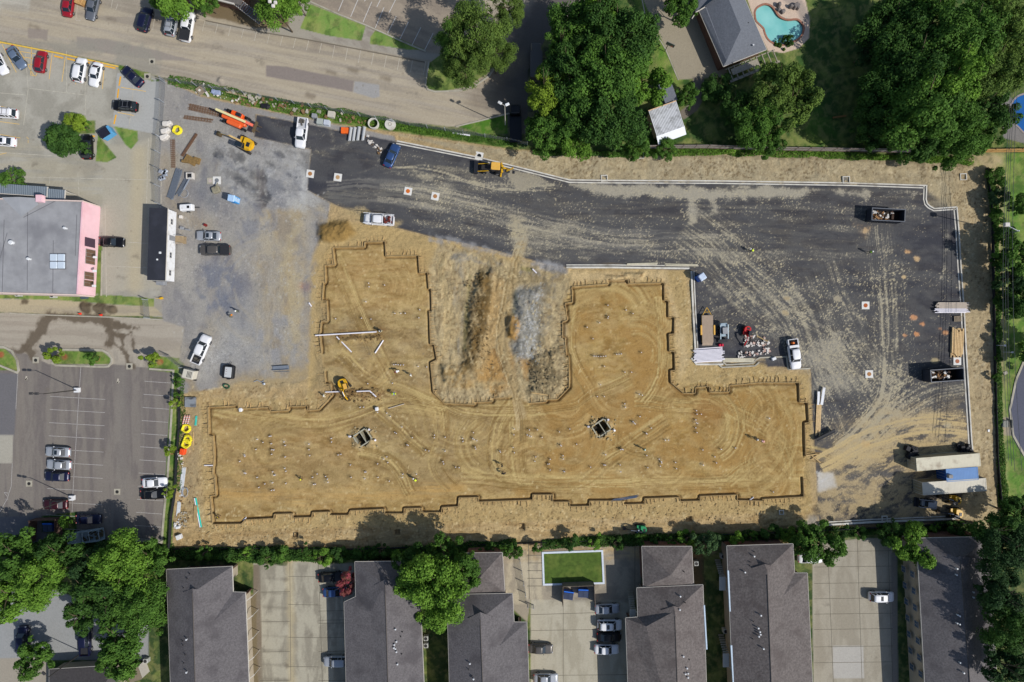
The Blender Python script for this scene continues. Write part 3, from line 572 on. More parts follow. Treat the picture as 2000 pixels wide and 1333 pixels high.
track([(1022,480),(1000,540),(988,620),(975,690),(1005,760),(1015,820)], (156,140,108), 8, 4, .8, n=3); track([(968,680),(990,730),(1008,800)], (152,116,68), 8, 4, .8, n=3)
tint([(846,464),(900,476),(960,490),(1060,517),(1104,524)], (152,151,150), .75, 6, 11, line=4, sz=(30,12), ang=13, seed=640); tint([(1040,516),(1104,527)], (150,150,152), .8, 5, 8, line=4); tint([(862,486),(960,508),(1000,520),(900,512)], (152,148,138), .7, 7, 9, sz=(9,9)); tint([(1010,518),(1100,530),(1080,548),(1006,540)], (136,130,120), .75, 6, 9, sz=(9,9)); tint([(945,515),(968,520),(960,545)], (122,114,98), .8, 6, 8, sz=(8,8), seed=511)
dust([(936,532),(962,526),(960,580),(948,650),(928,722),(908,720),(912,640),(922,580)], (84,68,42), .62, 5, 9, sz=(10,14), seed=701, lo=.35, hi=.55)
dust([(940,540),(956,536),(950,600),(936,660),(920,716)], (160,128,76), .4, 5, 9, sz=(6,9), seed=702); dust([(1004,572),(1050,562),(1044,700),(1010,700)], (172,172,168), .42, 7, 9, sz=(7,7), seed=703); dust([(1046,560),(1080,556),(1066,690),(1050,690)], (104,96,78), .45, 6, 9, sz=(7,9), seed=704)
dust([(1034,704),(1088,690),(1086,744),(1064,770),(1034,766)], (98,88,66), .55, 6, 9, sz=(9,9), seed=705, lo=.35, hi=.55); dust([(862,712),(904,716),(926,752),(866,752)], (122,98,58), .45, 6, 9, sz=(8,8), seed=706); dust([(890,500),(906,520),(898,640)], (126,120,104), .42, 5, 8, line=5, sz=(5,14), seed=707)
tint(curve([(1022,470),(1004,530),(988,600),(978,660),(992,720),(1010,770),(1018,810)]), (176,154,112), .85, 4, 3, line=9); track([(1022,470),(1004,530),(988,600),(978,660),(992,720),(1010,770),(1018,810),(1020,860)], (138,116,76), 9, 3.4, .9, n=2); track([(1018,470),(1000,530),(984,600),(974,660),(988,720),(1006,770),(1014,840)], (206,184,140), 9, 3, .8, n=2)
tint([(1020,525),(1035,528)], (150,140,90), .8, 3, 3, line=5)
tint([(980,520),(960,545),(1060,560),(1090,545)], (140,124,90), .6, 8, 8, sz=(9,9), seed=104)
tint([(1596,1010),(1580,1010),(1560,1030),(1598,1034)], (160,156,148), .8, 8, 4)
tint(rect(340,1000,380,1076), (150,128,90), .6, 8, 8, sz=(12,12)); tint([(362,720),(380,760),(372,1000)], (160,142,110), .6, 8, 8, line=8)
for q_ in (rect(345,990,1590,1078), [(855,480),(1000,520),(1040,560),(1110,560),(1110,760),(1030,780),(860,780),(850,640)], rect(345,755,620,800), [(1320,540),(1350,540),(1360,712),(1490,718),(1580,735),(1560,748),(1340,766)], [(335,770),(404,790),(410,1075),(335,1078)]):
    sprinkle(q_, (112,88,54), 70, .6, 321, 'C', clump=20); sprinkle(q_, (222,202,156), 60, .6, 322, 'C', clump=20)
sprinkle(PAD, (122,94,54), 26, .5, 323, 'C', clump=26); sprinkle(PAD, (220,198,150), 14, .5, 324, 'C', clump=26)
for q_, cc_, a_ in (([(395,520),(450,520),(470,580),(420,640),(380,600)], (112,117,130), .7), ([(440,420),(520,400),(540,450),(470,480)], (128,130,138), .6), ([(590,470),(614,480),(606,560),(585,600)], (120,124,134), .6), ([(480,640),(600,600),(590,700),(520,730)], (150,152,156), .6), ([(540,520),(570,420),(590,430),(580,560),(600,660),(560,700)], (182,168,136), .6)): tint(q_, cc_, a_, 14, 14, sz=(18,26), seed=int(a_*1000)+cc_[0])
sprinkle([(325,165),(600,300),(638,400),(606,690),(350,760)], (186,184,178), 30, .45, 325, 'C')
sprinkle([(325,165),(600,300),(638,400),(606,690),(350,760)], (104,104,108), 30, .45, 326, 'C')
sprinkle([(1006,574),(1044,566),(1056,560),(1050,640),(1044,700),(1010,696)], (188,190,190), 200, .6, 327, 'C'); sprinkle(rect(-100,-100,1000,700), (120,110,96), 5, .4, 328, 'C')
GRASS = ID == NAMES.index('lawn')
for sd_, cc, a, sc_ in ((401,(150,158,84),.42,22),(402,(48,72,36),.5,14),(403,(168,160,104),.30,9)):
    mm = (GRASS * sst(.45,.68, fbm(sc_, seed=sd_, octv=5)) * a)[..., None]; C = C*(1-mm) + np.array(lin(cc), np.float32)*mm
C = C.astype(np.float32)
for (x, y, r_) in ((80,180,5),(120,205,4),(190,330,6),(60,320,5),(240,350,7),(150,380,4),(260,500,5),(230,540,7),(70,150,4),(30,190,5),(100,250,4),(290,330,8),(130,785,4),(125,930,3),(200,880,5),(90,760,6),(180,1000,4),(300,1045,4),(620,1180,4),(600,1240,5),(560,1300,6),(640,1140,5),(1090,1220,4),(1130,1260,5),(1150,1320,4),(1640,1120,5),(1610,1180,5),(1650,1210,3),(1700,1280,5),(420,90,5),(500,120,6),(700,130,5),(350,80,6),(560,170,4),(800,180,6),(250,60,5)):
    tint([(x,y),(x+r_*2,y+r_*.5)], (112,104,92), .5, 5, 6, line=r_*.5, sz=(8,6), seed=x)
# relief
soil = (ID == NAMES.index('dirt_ground')).astype(np.float32)
pad = (ID == NAMES.index('dirt_pad')).astype(np.float32)
gyd = (ID == NAMES.index('gravel_yard')).astype(np.float32)
Z += soil * ((fbm(16, seed=21, octv=4)-.5)*.42 + (fbm(60, 9, 0, 3, seed=22)-.5)*.2) + pad * ((fbm(30, 10, 20, 4, seed=23)-.5)*.16) + gyd*((fbm(14, seed=24)-.5)*.05)
s = win(rect(850,500,1110,790), 0); Z[s] += soil[s] * ((fbm(15, 34, 0, 4, seed=26, x=PX[s], y=PY[s])-.5)*.62 + (fbm(4, seed=27, octv=3, x=PX[s], y=PY[s])-.5)*.30*sst(.45,.6,fbm(40, seed=29, octv=2, x=PX[s], y=PY[s]))); d_ = sd_poly(CY, s); G[s] = np.where(d_ < 0, 1.25, G[s])
heap([(936,532),(964,526),(962,580),(948,650),(930,722),(904,722),(908,640),(918,580)], .75, 12, .8, sc=7)
heap([(1003,572),(1044,564),(1058,560),(1052,640),(1044,700),(1008,700),(1000,670),(1010,625)], .8, 14, .3, sc=14)
heap([(990,612),(1004,616),(1017,634),(1006,665),(990,660)], 1.0, 8, .4); heap([(1034,700),(1088,685),(1088,745),(1066,772),(1032,768)], .55, 10, .8, sc=7)
heap([(620,440),(680,432),(695,455),(660,476),(625,475)], 1.3, 12, .4, sc=9); heap([(862,712),(905,715),(925,755),(865,750)], .7, 8, .5, sc=8)
heap([(1215,535),(1260,532),(1255,546)], .7, 6, .5, sc=8); heap([(1180,538),(1225,540),(1200,552)], .6, 6, .6, sc=8)
tint([(620,440),(680,432),(695,455),(660,476),(625,475)], (146,118,68), .9, 6, 5); tint([(1195,536),(1256,536),(1250,548)], (120,92,56), .8, 5, 5, sz=(7,7))
heap([(668,762),(745,760),(742,782),(668,784)], .30, 8, .8, sc=7); heap([(660,662),(745,655),(745,664),(662,672)], .35, 5, .8, sc=7)
heap([(165,600),(195,602),(218,604)], .5, 6, .5, line=7)
heap([(430,158),(445,170),(490,190),(620,222),(640,232)], .4, 6, .6, line=5, sc=8)
tint([(380,172),(430,178),(500,196),(610,222),(700,232)], (168,148,112), .9, 4, 5, line=7, sz=(10,8))
# trench along the inside of the forms, and two vault pits
for f in FORM:
    for (a, b) in zip(f[:-1], f[1:]):
        dx, dy = b[0]-a[0], b[1]-a[1]; L_ = math.hypot(dx, dy)
        if L_ < 4: continue
        nx, ny = -dy/L_, dx/L_                       # inside on the map (y down, clockwise)
        q = [(a[0]+nx*2.4, a[1]+ny*2.4), (b[0]+nx*2.4, b[1]+ny*2.4)]
        s = win(q, 8); d = sd_line(q, s)[0]; m = sst(2.9, .9, d)
        Z[s] = np.minimum(Z[s], Z[s]*(1-m) - .38*m); mm = (m*.5)[..., None]; C[s] = C[s]*(1-mm) + np.array(lin((120,92,56)), np.float32)*mm
for (cx, cy) in ((709,855),(1174,836)):
    tint([(cx,cy),(cx+1,cy)], (176,156,118), .8, 6, 8, line=22, sz=(9,8)); heap([(cx-20,cy-18),(cx+22,cy-16),(cx+22,cy+24),(cx-20,cy+22)], .4, 8, .7, sc=7)
    s = win([(cx, cy)], 30); d = np.maximum(np.abs((PX[s]-cx)*math.cos(R(-33))-(PY[s]-cy)*math.sin(R(-33))), np.abs((PX[s]-cx)*math.sin(R(-33))+(PY[s]-cy)*math.cos(R(-33))))
    Z[s] = np.where(d < 13, -2.2, Z[s])
for (cx, cy) in ((575,1047),(776,1041),(1019,1030),(1347,1015)):
    s = win([(cx, cy)], 12); d = np.maximum(np.abs(PX[s]-cx), np.abs(PY[s]-cy)); Z[s] = np.where(d < 5.5, -.7, Z[s])
s = win([(936, 305)], 12); 
# sheds of weeds along borders are flatter
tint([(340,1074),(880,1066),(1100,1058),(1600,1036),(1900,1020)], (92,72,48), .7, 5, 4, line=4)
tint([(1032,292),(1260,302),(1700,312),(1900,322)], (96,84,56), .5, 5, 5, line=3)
def gz(x, y):
    i = int(round((x - XS[0]) / STEP)); j = int(round((y - YS[0]) / STEP))
    if 0 <= i < NX and 0 <= j < NY: return float(Z[j, i])
    return 0.0
# pools are sunk
POOL = [(1474,25),(1478,16),(1490,9),(1500,9),(1509,14),(1515,22),(1520,30),(1528,36),(1540,39),(1555,38),(1563,42),(1569,50),(1570,58),(1567,68),(1560,76),(1550,82),(1534,88),(1520,88),(1508,84),(1499,76),(1494,66),(1491,56),(1483,48),(1476,40)]
POOL2 = [(1972,208),(1985,190),(2010,182),(2050,186),(2060,230),(2040,262),(2005,262),(1990,250),(1978,236)]
for P in (POOL, POOL2):
    s = win(P, 6); d = sd_poly(P, s); Z[s] = np.where(d < 0, -1.3, Z[s]); CC = C[s]; CC[d < 1.5] = lin((150,205,205) if P is POOL else (40,110,170)); C[s] = CC
# ground material: reads the surface colour, the loose soil on it and its roughness
def ground_mat():
    m = bpy.data.materials.new('ground_surface'); m.use_nodes = True; t = m.node_tree; n = t.nodes; L = t.links
    b = n['Principled BSDF']; b.inputs['Roughness'].default_value = .92; b.inputs['Specular IOR Level'].default_value = .15
    def at(k):
        a = n.new('ShaderNodeAttribute'); a.attribute_name = k; return a
    tc = n.new('ShaderNodeTexCoord')
    def noise(sc, det, ro=.6):
        x = n.new('ShaderNodeTexNoise'); x.inputs['Scale'].default_value = sc; x.inputs['Detail'].default_value = det; x.inputs['Roughness'].default_value = ro
        L.new(tc.outputs['Object'], x.inputs['Vector']); return x.outputs['Fac']
    def mr(x, a, b_, c, d):
        y = n.new('ShaderNodeMapRange'); y.inputs[1].default_value = a; y.inputs[2].default_value = b_; y.inputs[3].default_value = c; y.inputs[4].default_value = d
        L.new(x, y.inputs[0]); return y.outputs[0]
    def op(o, a, b_):
        y = n.new('ShaderNodeMath'); y.operation = o
        for i, q in ((0, a), (1, b_)):
            if isinstance(q, (int, float)): y.inputs[i].default_value = q
            else: L.new(q, y.inputs[i])
        return y.outputs[0]
    A, B, K, Q = at('surface'), at('loose'), at('cover'), at('grain')
    n1 = noise(2.6, 9, .78); n2 = noise(9, 3); n3 = noise(.5, 4)
    v = op('ADD', K.outputs['Fac'], op('ADD', op('MULTIPLY', op('SUBTRACT', n1, .5), 1.35), op('MULTIPLY', op('SUBTRACT', n2, .5), .8)))
    f = mr(v, .40, .85, 0, 1)
    mx = n.new('ShaderNodeMix'); mx.data_type = 'RGBA'; L.new(f, mx.inputs[0]); L.new(A.outputs['Color'], mx.inputs[6]); L.new(B.outputs['Color'], mx.inputs[7])
    amp = mr(Q.outputs['Fac'], 0, 1, .35, 1.0)
    g1 = op('MULTIPLY', op('SUBTRACT', n1, .5), 1.15); g2 = op('MULTIPLY', op('SUBTRACT', n2, .5), .75)
    g = op('ADD', 1.0, op('MULTIPLY', op('ADD', op('ADD', g1, g2), op('MULTIPLY', op('SUBTRACT', n3, .5), .3)), amp))
    sc = n.new('ShaderNodeVectorMath'); sc.operation = 'SCALE'; L.new(mx.outputs[2], sc.inputs[0]); L.new(g, sc.inputs['Scale'])
    L.new(sc.outputs[0], b.inputs['Base Color'])
    bp = n.new('ShaderNodeBump'); bp.inputs['Distance'].default_value = .25
    L.new(op('ADD', n1, op('MULTIPLY', n2, .35)), bp.inputs['Height']); L.new(op('MULTIPLY', Q.outputs['Fac'], .8), bp.inputs['Strength'])
    L.new(bp.outputs[0], b.inputs['Normal']); return m
GM = ground_mat()
def split_ground():
    idx = np.arange(NX*NY).reshape(NY, NX)
    quad = np.stack([idx[:-1, :-1], idx[:-1, 1:], idx[1:, 1:], idx[1:, :-1]], -1).reshape(-1, 4)
    zid = ID[:-1, :-1].reshape(-1)
    P = np.stack([GX, GY, Z], -1).reshape(-1, 3); Cf = np.clip(C.reshape(-1, 3), 0, 1); Df = D.reshape(-1, 3); Mf = M.reshape(-1); Gf = G.reshape(-1)
    for i, nm in enumerate(NAMES):
        q = quad[zid == i]
        if len(q) == 0: continue
        u, inv = np.unique(q.reshape(-1), return_inverse=True)
        me = bpy.data.meshes.new(nm); me.vertices.add(len(u)); me.loops.add(len(q)*4); me.polygons.add(len(q))
        me.vertices.foreach_set('co', P[u].reshape(-1)); me.loops.foreach_set('vertex_index', inv.astype(np.int32))
        me.polygons.foreach_set('loop_start', np.arange(0, len(q)*4, 4, dtype=np.int32)); me.polygons.foreach_set('use_smooth', np.ones(len(q), bool))
        me.update(); me.validate()
        for k, arr in (('surface', Cf), ('loose', Df)):
            a = me.attributes.new(k, 'FLOAT_COLOR', 'POINT'); a.data.foreach_set('color', np.concatenate([arr[u], np.ones((len(u), 1), np.float32)], 1).astype(np.float32).reshape(-1))
        for k, arr in (('cover', Mf), ('grain', Gf)):
            a = me.attributes.new(k, 'FLOAT', 'POINT'); a.data.foreach_set('value', arr[u].astype(np.float32))
        struct(put(nm, me, GM))
split_ground()
def far_ground():
    b = MB(); x0, x1, y0, y1 = float(XS[0]), float(XS[-1]), float(YS[0]), float(YS[-1]); F = 900
    b.add([(x0,y0,0),(x1,y0,0),(x1,y1,0),(x0,y1,0),(-F,-F,0),(F,-F,0),(F,F,0),(-F,F,0)], [(4,5,1,0),(5,6,2,1),(6,7,3,2),(7,4,0,3)])
    struct(b.build('terrain', mat('far_grass', (74, 96, 46), .95, var=.35, scale=.1)))
far_ground()
# ------------------------------------------------------------------ vehicles
PAINT = dict(white=(236,236,238), silver=(176,180,186), grey=(112,116,124), dgrey=(96,92,88), black=(22,23,27), navy=(28,32,62), red=(150,26,40),
             maroon=(60,22,30), blue=(56,84,132), steel=(112,128,150), tan=(170,160,140), pale=(172,190,200))
def paint(k): return mat('paint_' + k, PAINT[k], .32, .0 if k in ('white','red') else .25, .05, 1.2, spec=.5)
GLASS = mat('dark_glass', (34,44,52), .12, .0, .1, 2, spec=.8)
RUB = mat('black_rubber', (26,26,28), .9, 0, .15, 6)
RIM = mat('alloy', (150,152,156), .4, .6, .1, 6)
LAMPW = mat('clear_lamp', (225,228,232), .2, .2, .05, 4, spec=.8)
LAMPR = mat('red_lamp', (170,16,24), .3, 0, .05, 4, spec=.6)
TRIM = mat('dark_trim', (34,35,38), .6, 0, .12, 5)
BEDL = mat('bed_liner', (44,45,50), .8, 0, .25, 4)
WHT = mat('white_enamel', (232,233,235), .45, 0, .06, 2, stain=((150,140,120), 1.2, .35))
VP = {}
KIND = {  # length, width, belt height, roof height, bonnet base, roof front, roof back, boot base (all x from the middle, front positive), bonnet z
 'sedan':  (4.75, 1.84, .92, 1.44, 1.05, .28, -1.02, -1.72, .86),
 'hatch':  (4.30, 1.80, .95, 1.50, 1.10, .40, -1.45, -2.00, .90),
 'suv':    (4.85, 1.95, 1.08, 1.74, 1.22, .58, -1.90, -2.25, 1.02),
 'pickup': (5.85, 2.02, 1.12, 1.86, 1.55, .92, -.55, -.78, 1.10),
 'crew':   (5.95, 2.02, 1.12, 1.88, 1.60, .98, -.95, -1.15, 1.10)}
def vmesh(kind):
    if kind in VP: return VP[kind]
    L, Wd, zb, zr, xb, xf, xr, xk, zh = KIND[kind]; hw = Wd/2; pk = kind in ('pickup', 'crew')
    P = {}
    b = MB(); rings = []
    n = 15
    for i in range(n):
        t = -1 + 2*i/(n-1); x = t*L/2; e = abs(t)
        wd = hw*(1 - .20*max(0, (e-.72)/.28)**2.2); nose = max(0, (e-.86)/.14)
        if pk and x < xk: zt = .80
        elif x > xb: zt = zh - .12*((x-xb)/(L/2-xb))**2
        elif x < xk: zt = zb - .02 - .08*((xk-x)/(L/2+xk+1e-3))**2
        else: zt = zb
        zlo = .26 + .10*nose; x2 = x - (.06*nose*(1 if t > 0 else -1))
        z1 = zlo + .12; zt2 = zt - .10*nose
        h = [(x, wd*.92, zlo), (x, wd, z1+.08), (x, wd, (z1+zt2)/2), (x2, wd*.985, zt2-.10), (x2, wd*.90, zt2), (x2, wd*.45, zt2+.035)]
        rings.append(h + [(p[0], -p[1], p[2]) for p in h[::-1]])
    b.loft(rings); P['body'] = b.mesh('body', True)
    # glasshouse: a frustum of dark glass, roof panel above it and painted pillars
    g = MB(); bw, tw = hw*.90, hw*.74
    base = [(xb, bw*.86), (xb-.25, bw), (xk+.2, bw), (xk, bw*.88)]; topp = [(xf, tw*.90), (xf-.15, tw), (xr+.15, tw), (xr, tw*.9)]
    def ring(pp, z): return [(x, y, z) for x, y in pp] + [(x, -y, z) for x, y in pp[::-1]]
    g.loft([ring(base, zb-.06), ring(topp, zr-.05)]); P['window_glass'] = g.mesh('glass')
    r = MB(); rings = []
    for i in range(7):
        t = i/6; x = xf + .04 + (xr - xf - .08)*t; e = abs(2*t-1); y = tw*(1.02 - .10*e**3); z = zr - .055*e**2
        rings.append([(x, y, z-.07), (x, y*.93, z-.01), (x, y*.5, z+.02), (x, -y*.5, z+.02), (x, -y*.93, z-.01), (x, -y, z-.07)])
    r.loft(rings)
    for sy in (-1, 1):
        for (a, c) in ((0, 0), (3, 3)):
            r.tube((base[a][0], base[a][1]*sy, zb-.03), (topp[c][0], topp[c][1]*sy, zr-.06), .055, .045, 5)
        xm = (xf+xr)/2 + .1; r.tube((xm, bw*sy, zb-.03), (xm-.03, tw*sy, zr-.05), .05, .04, 5)
        if kind in ('suv',): r.tube((xr+.55, bw*sy, zb-.03), (xr+.6, tw*sy, zr-.05), .09, .08, 5)
    P['roof'] = r.mesh('roof', True)
    if pk:
        q = MB(); y = hw*.96
        x0, x1 = -L/2 + .05, xk - .02
        q.box(((x0+x1)/2, y-.06, .98), (x1-x0, .13, .40)); q.box(((x0+x1)/2, -y+.06, .98), (x1-x0, .13, .40)); q.box((x0+.05, 0, .98), (.10, 2*y-.27, .38)); q.box((x1-.04, 0, .98), (.08, 2*y-.27, .38))
        P['bed_wall'] = q.mesh('bed_wall')
        q = MB(); q.box(((x0+x1)/2, 0, .86), (x1-x0-.2, 2*y-.28, .02)); P['bed_floor'] = q.mesh('bed_floor')
        q = MB(); q.rbox(((x0+x1)/2, 0, 1.22), (x1-x0, 2*y+.01, .06), .08); P['bed_cover'] = q.mesh('cover')
    rw = .34 if not pk and kind != 'suv' else .39
    q = MB(); q.tube((0, -.11, 0), (0, .11, 0), rw, rw, 14); P['wheel'] = q.mesh('tyre')
    q = MB(); q.tube((0, -.125, 0), (0, .125, 0), rw*.58, rw*.58, 10); P['rim'] = q.mesh('rim')
    q = MB(); q.rbox((0, 0, 0), (.14, .34, .13), .05); P['headlight'] = q.mesh('headlight')
    q = MB(); q.rbox((0, 0, 0), (.12, .30, .16), .05); P['tail_light'] = q.mesh('tail_light')
    q = MB(); q.rbox((0, 0, 0), (.12, .22, .14), .05); P['mirror'] = q.mesh('mirror')
    q = MB(); q.box((0, hw*.55, 0), (1.5, .05, .05)); q.box((0, -hw*.55, 0), (1.5, .05, .05)); q.box((.45, 0, .02), (.05, hw*1.1, .03)); q.box((-.45, 0, .02), (.05, hw*1.1, .03)); P['roof_rack'] = q.mesh('rack')
    q = MB(); q.rbox((0, 0, 0), (.55, hw*.9, .02), .1); P['sunroof'] = q.mesh('sunroof')
    q = MB(); q.box((0, 0, 0), (1.0, .03, .035)); P['plate'] = q.mesh('plate')
    VP[kind] = P; return P
def vehicle(kind, pk_, px, py, hd, label, cat='car', name='parked_car', group=None, opts=(), k=1.0):
    P = vmesh(kind); L, Wd, zb, zr, xb, xf, xr, xk, zh = KIND[kind]; hw = Wd/2
    x, y = W(px, py, .8); t = thing(name, label, cat, (x, y, gz(x, y)), R(hd), group); t.scale = (k, k, k); pm = paint(pk_)
    bd = put('body', P['body'], pm, t); put('window_glass', P['window_glass'], GLASS, t); rf = put('roof', P['roof'], pm, t)
    rw = .34 if kind in ('sedan', 'hatch') else .39; wx = L*.305
    for sx in (1, -1):
        for sy in (1, -1):
            w_ = put('wheel', P['wheel'], RUB, t, (sx*wx - .05, sy*(hw-.11), rw)); put('rim', P['rim'], RIM, w_)
    zl = zh - .22
    for sy in (1, -1):
        put('headlight', P['headlight'], LAMPW, t, (L/2-.16, sy*hw*.66, zl)); put('tail_light', P['tail_light'], LAMPR, t, (-L/2+.10, sy*hw*.72, (1.0 if kind in ('pickup','crew','suv') else zb-.16)))
        put('mirror', P['mirror'], pm, t, (xb-.45, sy*(hw+.06), zb+.03))
    if 'sunroof' in opts: put('sunroof', P['sunroof'], GLASS, rf, ((xf+xr)/2+.2, 0, zr+.012))
    if 'rack' in opts: put('roof_rack', P['roof_rack'], TRIM if pk_ != 'black' else RIM, rf, ((xf+xr)/2, 0, zr+.04))
    if kind in ('pickup', 'crew'):
        put('bed_wall', P['bed_wall'], pm, t); put('bed_floor', P['bed_floor'], BEDL if 'lightbed' not in opts else mat('bed_grey', (190,192,196), .6), t)
        if 'cover' in opts: put('bed_cover', P['bed_cover'], BEDL, t)
        if 'toolbox' in opts: b = MB(); b.rbox((xk-.35, 0, 1.18), (.5, 1.9, .42), .04); b.build('toolbox', WHT, t)
        if 'load' in opts:
            b = MB(); q = random.Random(int(px)); x0 = -L/2
            for i in range(9): b.box((x0+.4+q.random()*(xk-x0-.9), (q.random()-.5)*1.2, 1.0), (.2+q.random()*.5, .1+q.random()*.3, .1+q.random()*.3), q.random()*3)
            b.build('loose_load', mat('tool_load', (92,88,80), .8, 0, .5, 5), t)
        if 'barrel' in opts:
            b = MB(); b.tube((-L/2+.8, -.1, .87), (-L/2+.8, -.1, 1.5), .26, .2, 12); b.build('barrel', mat('orange_plastic', (232,118,38), .5), t)
            b = MB(); b.path([(-L/2+.2, -.7, 1.0), (-L/2+.5, .2, 1.3), (-L/2+1.2, .6, 1.2)], .07); b.build('hose', RUB, t)
        if 'ladder' in opts:
            b = MB()
            for sy in (-1, 1):
                b.box((-.2, sy*.95, 2.05), (5.9, .09, .07))
                for xx in (-2.6, -1.0, 1.6): b.box((xx, sy*.95, 1.55), (.06, .06, .95))
            for xx in (-2.6, -1.0, 1.6): b.box((xx, 0, 2.05), (.06, 1.9, .06))
            b.build('ladder_rack', WHT, t)
            b = MB(); q = random.Random(3)
            for i in range(7): b.rbox((-2.5+q.random()*1.6, (q.random()-.5)*1.0, 1.15), (.25+q.random()*.5, .2+q.random()*.3, .3+q.random()*.3), .05, q.random())
            b.build('compressor', mat('machinery_red', (120,52,44), .6, .2, .5, 3), t)
    return t
CARS = [
 ('sedan','red',133,8,82,'dark red car cut by the top of the picture, left of a rusty crate',()),
 ('sedan','grey',180,15,-104,'mid grey sedan nosed in beside the dark red car on the top road',()),
 ('suv','navy',283,38,75,'navy blue hatchback alone in the top row of parking bays',()),
 ('suv','silver',335,46,80,'silver estate with roof bars beside the white pickup under the hedge',('rack',)),
 ('sedan','steel',31,112,-56,'blue grey sedan parked askew in the yellow striped bays',()),
 ('hatch','red',79,120,82,'bright red hatchback in the yellow striped bays',()),
 ('suv','white',156,137,80,'taller of two white cars side by side along the yellow kerb line',()),
 ('sedan','white',186,145,-103,'lower white sedan of the pair along the yellow kerb line, beside the grass',()),
 ('sedan','white',-2,122,-64,'white car cut by the left edge beside the yellow striped bays',()),
 ('sedan','navy',258,149,137,'dark blue sedan standing diagonally across the grass corner',()),
 ('suv','black',244,207,175,'black sport utility with roof bars beside the orange wheel stops',('rack',)),
 ('suv','white',10,221,175,'white sport utility with roof bars at the left edge of the concrete lot',('rack',)),
 ('sedan','white',6,276,175,'white sedan with dark sunroof at the left edge of the concrete lot',('sunroof',)),
 ('suv','black',170,287,91,'black sport utility half under the round dark green tree',('rack',)),
 ('sedan','black',218,473,-2,'black sedan nosed up to the pink wall',()),
 ('sedan','silver',407,461,178,'silver hatchback on the gravel above the dark grey pickup',('sunroof',)),
 ('sedan','blue',765,304,66,'dark blue sedan alone on the new asphalt',()),
 ('sedan','silver',112,883,177,'topmost of two silver sedans in the lower left lot',('sunroof',)),
 ('sedan','silver',114,908,177,'silver sedan between a silver and a navy sedan in the lower left lot',()),
 ('sedan','navy',110,931,178,'navy sedan parked under the two silver sedans',()),
 ('sedan','maroon',107,986,180,'dark maroon sedan with red tail lights beside the lamp base',()),
 ('sedan','navy',172,1015,0,'dark sedan in tree shade next to the service truck',()),
 ('sedan','white',301,943,3,'white sedan against the right kerb of the lower left lot',()),
 ('sedan','black',298,966,2,'black sedan under the little tree, below the white sedan',()),
 ('suv','navy',44,1248,91,'navy sport utility on pale concrete at the lower left',()),
 ('sedan','black',645,1128,4,'black sedan in shade left of the pink flowering tree',()),
 ('sedan','blue',654,1157,3,'blue car half hidden under the pink flowering tree',()),
 ('suv','silver',656,1292,181,'silver compact car tucked against a shingle roof eave',()),
 ('sedan','dgrey',1056,1268,-2,'dark grey sedan alone on the left side of the apartment drive',()),
 ('sedan','silver',1066,1326,0,'silver sedan cut by the bottom of the picture',()),
 ('sedan','silver',1186,1190,2,'silver sedan nearest the blue dumpsters in the row of four',()),
 ('suv','white',1191,1221,0,'white car with dark sunroof, second in the row of four',('sunroof',)),
 ('sedan','black',1190,1245,0,'black sedan between two white cars in the row of four',()),
 ('sedan','white',1185,1269,0,'white sedan, lowest in the row of four by the apartments',()),
 ('suv','white',1722,1166,0,'white boxy car with sunroof alone on the right hand drive',('sunroof',)),
 ('sedan','white',1583,1091,0,'white car mostly hidden under the spreading tree by the drive',()),
 ('sedan','white',884,116,66,'white car almost hidden under the big pine',()),
]
for (k, c, x, y, h, lb, op) in CARS: vehicle(k, c, x, y, h, lb, 'car', 'parked_car', 'parked cars', op, 1.0 if k != 'sedan' else 1.02)
for (k, c, x, y, h, lb, op) in [
 ('pickup','white',366,52,80,'white pickup with black bed cover beside the silver estate',('cover',)),
 ('crew','dgrey',420,489,180,'dark grey pickup on the gravel below the silver hatchback',('cover',)),
 ('crew','white',393,683,67,'white pickup with loaded bed beside the chain link gate',('load',)),
 ('pickup','white',589,260,-97,'white pickup with open bed at the top end of the asphalt',('lightbed','load')),
 ('crew','white',740,430,176,'white work truck with ladder rack and tools beside the soil pad',('ladder','lightbed')),
 ('crew','white',1551,692,-82,'white pickup with toolbox and orange barrel at the kerb corner',('toolbox','barrel')),
 ('crew','navy',166,1251,91,'dark blue pickup half under trees on pale concrete',()),
]: vehicle(k, c, x, y, h, lb, 'pickup', 'pickup_truck', 'pickup trucks', op)
def wheelset(t, pts, r, w=.25):
    b = MB(); b.tube((0, -w/2, 0), (0, w/2, 0), r, r, 14); me = b.mesh('tyre'); c = MB(); c.tube((0, -w/2-.02, 0), (0, w/2+.02, 0), r*.5, r*.5, 10); mr = c.mesh('rim')
    for p in pts: q = put('wheel', me, RUB, t, p); put('rim', mr, RIM, q)
def at(name, label, cat, px, py, deg=0, h=0, group=None, dz=0):
    x, y = W(px, py, h); return thing(name, label, cat, (x, y, gz(x, y) + dz), R(deg), group)
